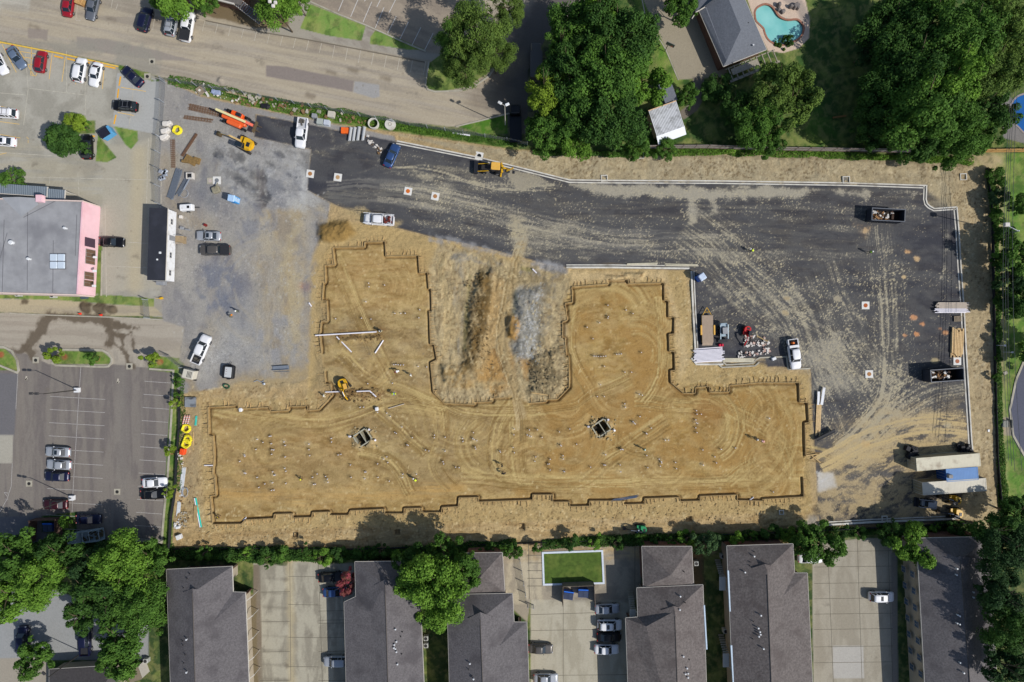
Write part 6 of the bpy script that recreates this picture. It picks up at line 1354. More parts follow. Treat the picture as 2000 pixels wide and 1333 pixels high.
BLKF = mat('silt_fence_fabric', (38,40,44), .85, 0, .25, 1.5)
fence_run('silt_fence', 'black silt fence along the right border of the site', 'fence', [(1925,330),(1936,420),(1938,560),(1941,700),(1943,800),(1946,900),(1955,1005)], .6, BLKF, 3.5, th=.08)
fence_run('silt_fence', 'black silt fence on the left border beside the parking verge', 'fence', [(352,764),(352,838),(347,890),(344,960),(336,1010),(332,1080)], .8, BLKF, 3.5, th=.12)
fence_run('silt_fence', 'black silt fence along the bottom border of the site', 'fence', [(340,1072),(480,1070),(700,1072),(880,1066),(1100,1058),(1350,1046),(1600,1036),(1900,1020)], .45, BLKF, 4.5, th=.08)
WIRE = bpy.data.materials.new('chain_link'); WIRE.use_nodes = True
def wire_mat():
    n = WIRE.node_tree.nodes; L = WIRE.node_tree.links; b = n['Principled BSDF']; b.inputs['Base Color'].default_value = (.42,.44,.46,1); b.inputs['Metallic'].default_value = .6
    tr = n.new('ShaderNodeBsdfTransparent'); mx = n.new('ShaderNodeMixShader'); mx.inputs[0].default_value = .22; L.new(tr.outputs[0], mx.inputs[1]); L.new(b.outputs[0], mx.inputs[2]); L.new(mx.outputs[0], n['Material Output'].inputs[0])
wire_mat()
fence_run('chain_link_fence', 'chain link fence beside the office trailer and concrete lot', 'fence', [(323,162),(318,240),(311,330),(314,400)], 1.8, WIRE, 3, LGR, .02)
fence_run('chain_link_fence', 'chain link fence between the top road and the site', 'fence', [(322,158),(480,186),(640,216),(800,246),(905,262),(990,276),(1030,284)], 1.8, WIRE, 3, LGR, .02)
fence_run('chain_link_gate', 'chain link gate standing across the wet road', 'gate', [(289,586),(293,622)], 1.8, WIRE, 2, LGR, .03)
fence_run('chain_link_gate', 'chain link gate leaf on the grass above the parking lot', 'gate', [(302,692),(330,694),(360,718)], 1.8, WIRE, 2, LGR, .03)
fence_run('pool_fence', 'thin metal fence around the green covered pool', 'fence', [(1012,1072),(1030,1180),(1042,1182)], 1.5, WIRE, 2, LGR, .03)
# pools
def pool_mat(name, c, deep):
    m = bpy.data.materials.new(name); m.use_nodes = True; b = m.node_tree.nodes['Principled BSDF']; b.inputs['Roughness'].default_value = .05; b.inputs['Specular IOR Level'].default_value = .6
    n = m.node_tree.nodes; L = m.node_tree.links; tc = n.new('ShaderNodeTexCoord'); no = n.new('ShaderNodeTexNoise'); no.inputs['Scale'].default_value = .35; L.new(tc.outputs['Object'], no.inputs['Vector'])
    cr = n.new('ShaderNodeMix'); cr.data_type = 'RGBA'; cr.inputs[6].default_value = (*lin(c), 1); cr.inputs[7].default_value = (*lin(deep), 1); L.new(no.outputs['Fac'], cr.inputs[0]); L.new(cr.outputs[2], b.inputs['Base Color'])
    return m
for P, nm, lb, m, cm in ((POOL, 'swimming_pool', 'kidney shaped turquoise pool with brick edge', pool_mat('pool_water', (168,226,220), (96,184,180)), mat('brick_coping', (160,112,92), .85, 0, .2, 3)),
                 (POOL2, 'swimming_pool', 'deep blue pool cut by the right edge', pool_mat('deep_pool_water', (34,106,176), (26,80,150)), mat('stone_coping', (150,140,136), .85, 0, .2, 3))):
    t = thing(nm, lb, 'pool', (0, 0, 0)); b = MB(); b.sheet([W(*p) for p in curve(P + [P[0]], 3)[:-1]], -.25); b.build('water', m, t)
    o = strip('coping', curve(P + [P[0]], 3)[:-1], .34, -.2, .06, cm, True); o.parent = t; del o['kind']
t = thing('covered_pool', 'rectangular old pool filled with green grass, white edge', 'pool', (0, 0, 0)); C4 = [(1060,1080),(1176,1076),(1179,1139),(1062,1142)]
b = MB(); b.sheet([W(*p) for p in C4], .03); b.build('turf', mat('pool_turf', (78,100,38), .95, 0, .3, 1.2, stain=((112,122,56), .3, .7)), t)
o = strip('edge', C4, .36, 0, .12, mat('pool_edge_white', (210,218,228), .6), True); o.parent = t; del o['kind']
t = at('rock_waterfall', 'grey rock waterfall at the head of the kidney pool', 'rocks', 1538, 22, 0, 0); q = random.Random(4)
for i in range(8):
    b = MB(); r_ = .35+q.random()*.55; b.rbox(((q.random()-.5)*4.4, (q.random()-.3)*1.6, .3), (r_*1.6, r_*1.2, .5+q.random()*.7), .25, q.random()*3, .8); b.build('rock', mat('pool_rock', (128,120,116), .9, 0, .3, 2, bump=.1), t)
# ------------------------------------------------------------------ trees, shrubs, weeds
def leaf_mesh(name, pos, nrm, ls, rs):
    n = len(pos); nrm = nrm / (np.linalg.norm(nrm, axis=1, keepdims=True) + 1e-9)
    r = rs.randn(n, 3); u = np.cross(nrm, r); u /= (np.linalg.norm(u, axis=1, keepdims=True) + 1e-9); v = np.cross(nrm, u)
    a = (ls * (.6 + .8*rs.rand(n)))[:, None]; b = a * .62
    q = np.stack([pos - u*a, pos - v*b + nrm*.08*a, pos + u*a, pos + v*b + nrm*.08*a], 1).reshape(-1, 3).astype(np.float32)
    me = bpy.data.meshes.new(name); me.vertices.add(4*n); me.loops.add(4*n); me.polygons.add(n)
    me.vertices.foreach_set('co', q.reshape(-1)); me.loops.foreach_set('vertex_index', np.arange(4*n, dtype=np.int32)); me.polygons.foreach_set('loop_start', np.arange(0, 4*n, 4, dtype=np.int32))
    me.update(); return me
def crown_mesh(seed, Rr, ncl, nleaf, ls, flat=.62, spread=.84, cr=(.11, .34)):
    """leaves gathered in clumps of unequal size over an uneven dome; gaps between the clumps"""
    rs = np.random.RandomState(seed)
    d = rs.randn(ncl, 3); d[:, 2] = np.abs(d[:, 2])*.9 - .25; d /= np.linalg.norm(d, axis=1, keepdims=True)
    ph = rs.rand(4)*6.28; th = np.arctan2(d[:, 1], d[:, 0]); lob = 1 + .18*np.sin(2*th+ph[0]) + .16*np.sin(3*th+ph[1]) + .13*np.sin(5*th+ph[2])
    rad = Rr * spread * (.35 + .65*rs.rand(ncl)**.45) * lob; c = d * rad[:, None]; c[:, 2] *= flat
    k = Rr * (cr[0] + (cr[1]-cr[0])*rs.rand(ncl)**1.4)
    wgt = k**2; wgt /= wgt.sum(); ci = rs.choice(ncl, nleaf, p=wgt)
    e = rs.randn(nleaf, 3); e[:, 2] += .35; e /= np.linalg.norm(e, axis=1, keepdims=True)
    sub = rs.randn(ncl, 9, 3); sub[..., 2] += .3; sub /= np.linalg.norm(sub, axis=2, keepdims=True)    # sprays within a clump
    sp = sub[ci, rs.randint(0, 9, nleaf)]; e2 = e*.75 + sp*1.1; e2 /= np.linalg.norm(e2, axis=1, keepdims=True)
    rr = k[ci] * (.55 + .55*rs.rand(nleaf)**.6)
    pos = c[ci] + e2 * rr[:, None] * np.array([1, 1, .8]); nr = e2 + .8*rs.randn(nleaf, 3)*.8; nr[:, 2] += .5
    return leaf_mesh('crown', pos, nr, ls, rs)
def leafmat(name, c1, c2, tr=.25):
    m = bpy.data.materials.new(name); m.use_nodes = True; t = m.node_tree; n = t.nodes; L = t.links; b = n['Principled BSDF']
    b.inputs['Roughness'].default_value = .7; b.inputs['Specular IOR Level'].default_value = .12
    tc = n.new('ShaderNodeTexCoord'); no = n.new('ShaderNodeTexNoise'); no.inputs['Scale'].default_value = .45; no.inputs['Detail'].default_value = 6; no.inputs['Roughness'].default_value = .75
    oi = n.new('ShaderNodeObjectInfo'); ad = n.new('ShaderNodeVectorMath'); ad.operation = 'ADD'; L.new(tc.outputs['Object'], ad.inputs[0])
    cm = n.new('ShaderNodeCombineXYZ'); ml = n.new('ShaderNodeMath'); ml.operation = 'MULTIPLY'; ml.inputs[1].default_value = 60; L.new(oi.outputs['Random'], ml.inputs[0]); L.new(ml.outputs[0], cm.inputs[0]); L.new(cm.outputs[0], ad.inputs[1])
    L.new(ad.outputs[0], no.inputs['Vector'])
    mr = n.new('ShaderNodeMapRange'); mr.inputs[1].default_value = .36; mr.inputs[2].default_value = .66; L.new(no.outputs['Fac'], mr.inputs[0])
    mx = n.new('ShaderNodeMix'); mx.data_type = 'RGBA'; mx.inputs[6].default_value = (*c1, 1); mx.inputs[7].default_value = (*c2, 1); L.new(mr.outputs[0], mx.inputs[0])
    L.new(mx.outputs[2], b.inputs['Base Color'])
    tb = n.new('ShaderNodeBsdfTranslucent'); L.new(mx.outputs[2], tb.inputs[0]); ms = n.new('ShaderNodeMixShader'); ms.inputs[0].default_value = tr
    L.new(b.outputs[0], ms.inputs[1]); L.new(tb.outputs[0], ms.inputs[2]); L.new(ms.outputs[0], n['Material Output'].inputs[0]); return m
LM = dict(dark=leafmat('leaf_dark', (0.027, 0.07, 0.016), (0.078, 0.165, 0.03)), mid=leafmat('leaf_mid', (0.042, 0.102, 0.018), (0.122, 0.245, 0.038)), bright=leafmat('leaf_bright', (0.075, 0.165, 0.022), (0.195, 0.35, 0.045)),
          olive=leafmat('leaf_olive', (0.064, 0.112, 0.024), (0.165, 0.255, 0.048)), shade=leafmat('leaf_deep', (0.02, 0.05, 0.018), (0.052, 0.112, 0.032)), yellow=leafmat('leaf_yellow', (0.12, 0.195, 0.02), (0.26, 0.37, 0.04)),
          pink=leafmat('flower_pink', (.10,.10,.04), (.50,.08,.13)), bluish=leafmat('leaf_bluish', (0.042, 0.09, 0.034), (0.11, 0.19, 0.07)))
BARK = mat('bark', (104, 90, 72), .95, 0, .3, 2)
PROTO = {'L': [crown_mesh(s_, 7.5, n_, 19000, .24) for s_, n_ in ((11,60),(12,80),(13,70),(14,95))], 'P': [crown_mesh(s_, 7.5, 60, 24000, .17, .9, .82, (.14, .30)) for s_ in (31, 32)],
         'M': [crown_mesh(s_, 4.0, n_, 8000, .18) for s_, n_ in ((15,34),(16,44),(17,30))], 'S': [crown_mesh(s_, 1.6, 14, 2200, .12) for s_ in (18, 19, 20)], 'D': [crown_mesh(25, 4.0, 60, 9000, .20, .7, .72, (.22, .34))]}
def trunk_mesh(seed, h, r, spread):
    q = random.Random(seed); b = MB(); pts = [Vector((0, 0, -.3))]
    for i in range(4): pts.append(Vector(((q.random()-.5)*.25*(i+1), (q.random()-.5)*.25*(i+1), h*(i+1)/4*.75)))
    for i in range(4): b.tube(pts[i], pts[i+1], r*(1-.17*i), r*(1-.17*(i+1)), 7)
    for i in range(9):
        a = q.random()*6.28; s0 = pts[2+q.randrange(3)]; e = s0 + Vector((math.cos(a)*spread*(.5+q.random()*.4), math.sin(a)*spread*(.5+q.random()*.4), h*(.15+q.random()*.22))); m_ = (s0+e)/2 + Vector((0, 0, .3))
        b.tube(s0, m_, r*.42, r*.26, 5); b.tube(m_, e, r*.26, r*.08, 5)
    return b.mesh('trunk')
TRK_M = {'L': trunk_mesh(1, 11, .38, 5), 'P': trunk_mesh(2, 14, .42, 4.5), 'M': trunk_mesh(3, 6, .2, 2.6), 'S': trunk_mesh(4, 2.6, .09, 1.0), 'D': trunk_mesh(5, 6, .25, 2.2)}
BASER = {'L': 7.5, 'P': 7.5, 'M': 4.0, 'S': 1.6, 'D': 4.0}; BASEH = {'L': 11, 'P': 14, 'M': 6, 'S': 2.6, 'D': 6}
tcount = 0
def tree(px, py, rpx, h, tone, label, kind=None, group=None, name=None, cat=None, squash=1.0):
    """px, py: where the crown's middle shows; rpx: its radius in the photo; h: total height"""
    global tcount; tcount += 1
    kd = kind or ('L' if rpx > 52 else 'M' if rpx > 24 else 'S'); hc = h*.66; x, y = W(px, py, hc); rr = rpx*.1*(1-hc/HC); k = rr / BASER[kd] * .97
    nm = name or ('tree' if kd != 'S' or h > 3 else 'shrub')
    t = thing(nm, label, cat or ('tree' if nm == 'tree' else 'shrub'), (x, y, gz(x, y)), 0, group)
    P = PROTO[kd]; c = put('crown', P[tcount % len(P)], LM[tone], t, (0, 0, hc - .12*h)); c.rotation_euler = (0, 0, (tcount*1.37) % 6.28)
    c.scale = (k, k*squash, min(k*1.25, max(k*.7, h*.42/(BASER[kd]*.62))))
    tk = put('trunk', TRK_M[kd], BARK, t); tk.scale = (k, k, h*.72/BASEH[kd]*1.05)
    return t
G1 = 'tall garden trees in the dense mass at the top centre'
for (x, y, r, h, c, lb) in [
 (1128,48,60,13,'mid','tall dark green tree at the top edge, right of the shaded road'), (1208,62,78,17,'dark','big green tree at the top edge beside the garden driveway strip'), (1172,20,38,19,'bright','bright yellow green treetop standing out near the top edge'),
 (1108,135,62,15,'dark','dark tree overhanging the shaded road, above the yellow green one'), (1185,140,74,17,'mid','broad green tree in the middle of the top centre mass'), (1262,158,50,12,'bright','green tree touching the small grey shed roof'),
 (1068,168,44,14,'yellow','bright yellow green tree at the road side of the mass'), (1110,225,60,11,'mid','dark tree just left of the white garden shed mass, above the dirt strip'), (1190,225,70,15,'dark','green tree directly left of the white garden shed'),
 (1065,262,42,10,'mid','low green tree at the lower left corner of the mass'), (1130,283,34,9,'bright','green tree spilling over the dirt strip'), (1236,275,36,8,'mid','small green tree between the white shed and the fence'), (1100,85,36,14,'mid','mid green treetop tucked between two dark ones')]:
    tree(x, y, r, h, c, lb, group=G1)
G2 = 'big pines on the grass island by the top road'
for (x, y, r, h, c, lb) in [(935,48,72,17,'olive','largest pine, covering the top of the grass island'), (905,122,52,13,'olive','lower pine with the white car under it'), (965,100,42,13,'olive','pine on the road side of the island'), (992,8,40,13,'olive','pine cut by the top edge beside the shaded road'), (890,72,40,15,'mid','greener pine at the parking side of the island')]:
    tree(x, y, r, h, c, lb, kind='P', group=G2)
G3 = 'tall trees over the dark gardens at the upper right'
L3 = [(1752,44,66,12,'dark'),(1830,40,70,15,'mid'),(1905,60,72,18,'mid'),(1965,40,66,17,'olive'),(1800,118,74,16,'dark'),(1880,140,70,19,'bright'),(1950,130,60,16,'olive'),(1738,148,58,12,'dark'),(1815,200,80,18,'mid'),(1740,222,58,11,'dark'),
      (1878,232,60,16,'mid'),(1935,205,46,13,'dark'),(1790,270,48,12,'dark'),(1860,286,44,11,'mid'),(1706,258,34,8,'dark'),(1925,270,34,9,'mid'),(1985,110,50,15,'olive'),(1966,228,30,9,'mid'),(1706,92,38,9,'shade')]
D3 = ['deep green tree left of the tall group, near the top edge','broad tree at the top edge, left of the tall olive one','tall tree at the top edge between two broad ones','olive tree in the upper right corner','crown in the middle of the left half of the group','tallest crown in the middle of the group','olive crown above the blue pool','shaded tree over the dark lawn','big crown below the middle of the group','dark tree above the bare garden pole','crown left of the blue pool','dark crown overhanging the blue pool','dark tree just above the board fence, left of the mid green one','mid green tree leaning over the board fence','dark tree at the left foot of the group by the fence','low green tree at the start of the yellow fence','olive tree at the right edge above the blue pool','small green crown overlapping the left rim of the blue pool','shaded tree at the left rim of the group']
for (x, y, r, h, c), lb in zip(L3, D3): tree(x, y, r, h, c, lb, group=G3)
for (x, y, r, h, c, lb, k) in [
 (1332,16,36,7,'mid','round green tree in the driveway corner of the house','M'), (1342,186,24,4,'mid','small round tree inside the curved path','M'), (1524,165,58,12,'olive','olive tree in the garden below the pergola','L'), (1552,205,48,11,'olive','olive tree right of centre in the garden','M'), (1478,238,50,9,'mid','grey green tree beside the board fence','L'),
 (1406,172,34,3.5,'dark','dark low shrub patch under the pergola end','M'), (1440,205,38,7,'dark','dark tree between the path and the olive trees','M'), (1500,275,34,7,'mid','green tree leaning over the board fence in the middle','M'), (1300,290,26,3,'mid','bush below the white shed, on the site side of the fence','M')]:
    tree(x, y, r, h, c, lb, kind=k)
tree(1545,73,15,2.6,'dark','sago palm at the corner of the kidney pool','S'); tree(1532,78,13,2.4,'mid','smaller palm clump beside the pool palm','S')
for (x, y, r, h, c, lb, k) in [
 (121,273,39,7,'dark','dense dark green round tree in the left concrete lot','D'), (142,238,24,6,'yellow','yellow green tree peeping out behind the dark round tree','M'), (165,248,14,3,'mid','low bush beside the yellow green tree','S'), (24,350,26,4,'mid','bush north of the pink building canopy','M'),
 (352,-12,50,8,'bright','leafy tree above the silver estate and white pickup','M'), (536,-6,52,9,'bright','bright leafy tree by the wooden lamp pole','L'), (578,0,26,8,'bright','bright treetop beside the walkway at the top edge','M'), (308,-14,30,7,'mid','green tree left of the leafy one over the pickup','M'),
 (402,4,22,6,'mid','green tree beside the low building at the top edge','M'),
 (106,693,19,4,'yellow','yellow green sapling at the left end of the grass island','S'), (177,698,16,4,'mid','dark green sapling in the middle of the grass island','S'), (292,706,20,4,'yellow','bright sapling at the corner of the verge island','S'), (339,790,12,3.4,'yellow','sapling on the verge beside the steel plates','S'), (331,882,14,3.6,'yellow','sapling on the verge in the middle of the right bays','S'), (327,960,15,3.6,'yellow','sapling over the black sedan on the verge','S'), (345,745,12,2.4,'mid','bush at the top of the verge','S'),(343,775,10,2,'mid','small bush below the top of the verge','S'),
 (130,1024,19,4,'bright','bright bush between the bin enclosure and the service truck','S')]:
    tree(x, y, r, h, c, lb, kind=k)
G4 = 'trees crowding the lower left corner'
for (x, y, r, h, c, lb) in [(28,1088,52,11,'mid','green tree at the left edge below the bin enclosure'), (62,1142,58,13,'bright','bright tree above the navy sport utility'), (18,1168,48,12,'bright','bright tree cut by the left edge'), (112,1086,44,11,'dark','dark tree below the service truck'),
 (232,1112,62,12,'bright','large bright tree left of the charcoal roof'), (292,1092,36,9,'mid','tree between the large bright one and the site corner'), (170,1156,50,12,'dark','dark tree in the middle of the corner group'), (212,1178,46,12,'dark','dark tree above the blue pickup'), (262,1190,54,12,'mid','tree with bare limbs leaning to the charcoal roof'),
 (228,1248,52,12,'mid','tree covering the end of the pale concrete'), (222,1290,46,11,'mid','tree hanging over the dark bungalow roof'), (64,1290,38,6,'mid','low tree below the navy sport utility'), (300,1210,30,7,'mid','thin tree along the charcoal building wall'), (186,1102,40,10,'shade','deep green tree behind the large bright one'), (150,1210,34,10,'dark','dark low crown at the edge of the pale concrete')]:
    tree(x, y, r, h, c, lb, group=G4)
for (x, y, r, h, c, lb, k) in [
 (850,1150,74,14,'bright','largest bright tree between the two middle apartment roofs','L'), (905,1122,40,12,'mid','crown leaning over the hipped brown roof','M'), (812,1110,44,12,'dark','dark crown north of the largest bright tree','M'), (868,1080,38,9,'mid','tree at the fence above the largest bright tree','M'), (842,1202,36,9,'bright','lowest bright crown of the tree between the roofs','M'),
 (683,1140,26,5,'pink','crape myrtle with pink flowers beside the apartment roof','M'), (1002,1080,19,4,'mid','bush left of the covered pool','S'), (1050,1074,13,3,'mid','small bush at the corner of the covered pool','S'), (1313,1058,17,3,'mid','bush above the hipped roof right of the pool','S'), (1378,1062,28,5,'bluish','blue green rounded tree in the alley mouth','M'), (1437,1052,18,4,'bright','bright bush above the broad apartment block','S'),
 (1604,1064,46,7,'mid','spreading tree over the top of the right hand drive','M'), (1572,1048,30,6,'mid','tree crown left of the spreading one at the drive','M'), (1783,1062,46,7,'bright','bushy tree at the corner of the shaded right block','M'), (1742,1045,26,5,'dark','dark tree beside the bushy one at the right drive','M')]:
    tree(x, y, r, h, c, lb, kind=k)
G5 = 'dark trees along the lower right edge'
for (x, y, r, h, c, lb) in [(1976,1082,54,18,'shade','uppermost dark tree of the lower right edge'), (1972,1170,50,17,'shade','second dark tree of the lower right edge'), (1990,1240,54,18,'dark','third dark tree of the lower right edge'), (1978,1310,46,17,'shade','lowest dark tree, in the bottom right corner'), (1952,1044,40,17,'dark','dark tree at the corner behind the containers'), (1998,1010,44,9,'dark','dark tree at the right edge beside the containers'),(1900,1052,26,5,'dark','shaded bush above the right block roof')]:
    tree(x, y, r, h, c, lb, group=G5)
G6 = 'hedge trees along the right border'
for i, (x, y, r, h, c) in enumerate([(1948,345,22,3,'mid'),(1952,385,20,3,'bluish'),(1950,425,18,2.5,'mid'),(1966,460,24,4,'dark'),(1958,510,20,4,'dark'),(1972,550,30,6,'shade'),(1962,590,20,4,'dark'),(1992,500,38,8,'mid'),(1996,590,36,7,'dark'),(1992,395,24,7,'mid'),(1950,640,9,1.8,'mid'),(1950,700,8,1.6,'mid'),(1946,740,11,1.8,'mid'),(2040,690,44,7,'mid')]):
    tree(x, y, r, h, c, '%s green tree of the right border hedge, %s from the top' % ({'mid':'mid','bluish':'blue','dark':'dark','shade':'deep'}[c], ('first','second','third','fourth','fifth','sixth','seventh','eighth','ninth','tenth','eleventh','twelfth','thirteenth','fourteenth')[i]), group=G6, kind='M' if r > 17 else 'S')
G7 = 'bushes along the bottom fence'
q = random.Random(9)
bx = [(400,1080),(440,1086),(480,1082),(520,1092),(552,1082),(592,1074),(628,1088),(660,1086),(705,1078),(745,1076),(780,1084),(955,1076),(978,1078),(1118,1060),(1160,1058),(1205,1060),(1250,1056),(1285,1056),(1345,1052),(1400,1050),(1470,1050),(1505,1046),(1540,1044),(1640,1042),(1680,1040),(1720,1036),(1830,1034),(1870,1034)]
W1 = 'first second third fourth fifth sixth seventh eighth ninth tenth eleventh twelfth thirteenth fourteenth fifteenth sixteenth seventeenth eighteenth nineteenth twentieth twenty-first twenty-second twenty-third twenty-fourth twenty-fifth twenty-sixth twenty-seventh twenty-eighth'.split()
for i, (x, y) in enumerate(bx):
    tree(x, y, 13+q.random()*11, 1.6+q.random()*2, ('mid','dark','bright','dark')[i % 4], '%s bush from the left in the green row under the site' % W1[i], group=G7, kind='S', name='shrub')
# weeds and ground cover: nobody could count it
def weeds(name, label, pts, wpx, n, hh, ls, tone, seed, rag=1.0):
    rs = np.random.RandomState(seed); P = np.array([W(*p) for p in pts]); sl = np.hypot(*(P[1:]-P[:-1]).T); cs = np.concatenate([[0], np.cumsum(sl)])
    s = rs.rand(n)*cs[-1]; i = np.clip(np.searchsorted(cs, s)-1, 0, len(sl)-1); f = ((s-cs[i])/sl[i])[:, None]; p = P[i]*(1-f) + P[i+1]*f; d = (P[i+1]-P[i])/sl[i][:, None]
    wv = wpx*.1*.5*(.55 + .9*vnoise(s/2.5+seed, s*0+3.0, seed)*rag); off = (rs.rand(n)*2-1); p = p + np.stack([-d[:, 1], d[:, 0]], 1)*(off*wv)[:, None]
    clump = vnoise(p[:, 0]/1.3+300, p[:, 1]/1.3+300, seed+3); z = hh*(.1 + .9*rs.rand(n))*(.2+1.2*clump)*(1-off**2*.6)
    g = np.array([gz(a, b_) for a, b_ in p]); pos = np.concatenate([p, (g + z)[:, None]], 1); nr = rs.randn(n, 3)*.8; nr[:, 2] += 1
    o = put(name, leaf_mesh(name, pos, nr, ls, rs), LM[tone]); tag(o, label, 'weeds', kind='stuff')
weeds('weeds', 'lush weeds along the chain link fence under the top road', [(330,156),(480,188),(640,218),(800,250),(905,266),(1010,280)], 18, 12000, .35, .12, 'mid', 1)
weeds('weeds', 'bright grass tufts on the bank above the debris', [(470,200),(640,226),(800,252),(900,268)], 12, 5000, .3, .12, 'bright', 2)
weeds('weeds', 'green creepers along the site side of the board fence', [(1240,298),(1400,297),(1560,301),(1720,308),(1900,315)], 14, 9000, .6, .14, 'bright', 3)
weeds('weeds', 'low creepers at the foot of the tree mass', [(1040,298),(1250,304)], 12, 2500, .6, .15, 'mid', 4)
weeds('weeds', 'green undergrowth along the bottom border of the site', [(345,1082),(480,1082),(700,1084),(880,1076),(1010,1068)], 26, 17000, 1.1, .16, 'dark', 5)
weeds('weeds', 'brighter growth along the bottom fence line', [(400,1086),(560,1088),(760,1080),(980,1072)], 18, 8000, 1.2, .15, 'mid', 6)
weeds('weeds', 'low growth along the fence above the covered pool', [(1060,1064),(1180,1056),(1350,1052),(1600,1042),(1900,1028)], 20, 16000, .9, .15, 'dark', 7)
weeds('weeds', 'bright growth above the covered pool', [(1060,1060),(1180,1052),(1300,1050)], 10, 3500, .7, .13, 'mid', 8)
weeds('weeds', 'tall weeds behind the right silt fence', [(1932,330),(1944,430),(1946,560),(1948,700),(1950,820),(1960,1000)], 15, 11000, .6, .14, 'mid', 9)
weeds('weeds', 'grass growing through at the left verge fence', [(356,740),(358,800),(352,880),(350,960)], 8, 1500, .4, .1, 'mid', 10)
weeds('weeds', 'undergrowth behind the lower left lot', [(0,1070),(100,1075),(250,1066),(340,1078)], 26, 9000, 1.0, .16, 'dark', 11)
# ------------------------------------------------------------------ formwork round the pad
FW = mat('form_timber', (166,142,100), .9, 0, .25, 2.5); FWD = mat('form_timber_dark', (150,118,74), .9, 0, .25, 3); PVC = mat('white_pvc', (236,232,238), .45, 0, .05, 2); STK = mat('stake_timber', (204,172,120), .9, 0, .2, 4)
BM = MB(); BM.box((0, .5, .20), (.08, 1.0, .06), 0, 0, -.22); BM.box((0, .98, .12), (.07, .07, .5)); BM.box((0, .5, .03), (.08, .9, .06)); BRACE = BM.mesh('brace')
W1.insert(28, 'twenty-ninth'); W1 += ['thirtieth'] + ['thirty-%s' % w_ for w_ in W1[:9]] + ['fortieth'] + ['forty-%s' % w_ for w_ in W1[:9]] + ['fiftieth']
CNT = {}
for fi, f in enumerate(FORM):
    for (a, c) in zip(f[:-1], f[1:]):
        my = (a[1]+c[1])/2; mx = (a[0]+c[0])/2
        rn = (('southern form line, counted from its east end' if my > 960 else 'far western form line, counted from below') if fi == 0 and (my > 900 and (my > 960 and mx > 416 or mx > 430) or mx < 423) else 'short upper western form line' if fi == 0 else 'right hand form line by the boards' if mx > 1540 else 'kerb side form line below the white pipes' if my > 740 and mx > 1310 else 'north eastern wing form line' if fi == 1 else 'courtyard form line' if mx > 825 else 'north western wing form line')
        p = W(*a); q = W(*c); L_ = math.hypot(q[0]-p[0], q[1]-p[1])
        if L_ < .75: continue
        ang = math.atan2(q[1]-p[1], q[0]-p[0]); z0 = (gz(*p)+gz(*q))/2
        z0 = max(-.05, z0)
        t = thing('form_board', '%s timber form board of the %s' % (W1[CNT.setdefault(rn, 0)], rn), 'formwork', (p[0], p[1], z0), ang, 'timber form boards round the building pad'); CNT[rn] += 1
        b = MB(); b.box((L_/2, .02, .08), (L_+.05, .05, .34)); b.box((L_/2, .075, .22), (L_, .06, .07)); b.build('board', FW, t)
        b = MB(); b.box((L_/2, .09, .08), (L_*.98, .08, .08)); b.build('waler', FWD, t)
        n = int(L_/.78)
        if L_ > 1.6:
            for i in range(n):
                if rnd.random() < .12: continue
                o_ = put('brace', BRACE, STK, t, (.4 + i*(L_-.8)/max(1, n-1) + rnd.uniform(-.12, .12), .12, rnd.uniform(-.06, .03)), R(rnd.uniform(-14, 14))); o_.scale = (1, rnd.uniform(.6, 1.15), 1)
# ------------------------------------------------------------------ pipe stubs standing in the pad
SB = MB(); SB.tube((0, 0, -.2), (0, 0, .40), .06, .06, 8); SB.tube((0, 0, .34), (0, 0, .44), .085, .085, 8); STUB = SB.mesh('pipe_stub')
def region(x, y):
    if y < 700: return 'the north western wing' if x < 860 else 'the north eastern wing'
    if x < 600: return 'the far western end'
    if x < 860: return 'the ground round the left vault pit'
    if x < 1080: return 'the middle of the pad'
    if x < 1260: return 'the ground round the right vault pit'
    return 'the eastern end'
for i, (x, y) in enumerate(ST):
    X, Y = W(x, y, .3); o = put('pipe_stub', STUB, PVC, None, (X, Y, gz(X, Y))); o.rotation_euler = (rnd.uniform(-.12, .12), rnd.uniform(-.12, .12), 0)
    tag(o, 'short white pipe stub rising from the soil in %s' % region(x, y), 'pipe stub', 'white pipe stubs in the building pad')
# ------------------------------------------------------------------ vaults, drain inlets
VC = mat('vault_concrete', (172,168,148), .9, 0, .12, 1.5)
for (x, y, lb) in ((709,855,'left concrete vault pit with a cross wall, west of centre'), (1174,836,'right concrete vault pit with a cross wall, below the north eastern wing')):
    t = at('vault_pit', lb, 'concrete pit', x, y, 33); t.location.z = 0; b = MB()
    for sx in (-1, 1): b.box((sx*1.45, 0, -.7), (.24, 2.75, 2.2))
    for sy in (-1, 1): b.box((0, sy*1.25, -.7), (3.14, .24, 2.2))
    b.build('wall', VC, t); b = MB(); b.box((.15, 0, -.6), (.14, 2.24, 1.9)); b.build('cross_wall', VC, t); b = MB(); b.box((0, 0, -1.75), (2.6, 2.2, .1)); b.build('floor', mat('vault_floor', (84,76,58), .9), t)
    b = MB(); b.box((-.85, .55, -1.2), (.7, .7, .9)); b.build('sump', mat('sump_dark', (40,36,28), .9), t)
    for k, (dx, dy) in enumerate(((-1.9, 1.5), (1.8, -1.6), (1.9, .6))): b = MB(); b.tube((dx, dy, .1), (dx*1.05, dy*1.1, .6), .2, .2, 8); b.build('pipe_end', PVC, t)
INL = mat('inlet_white', (222,220,214), .8, 0, .06, 2)
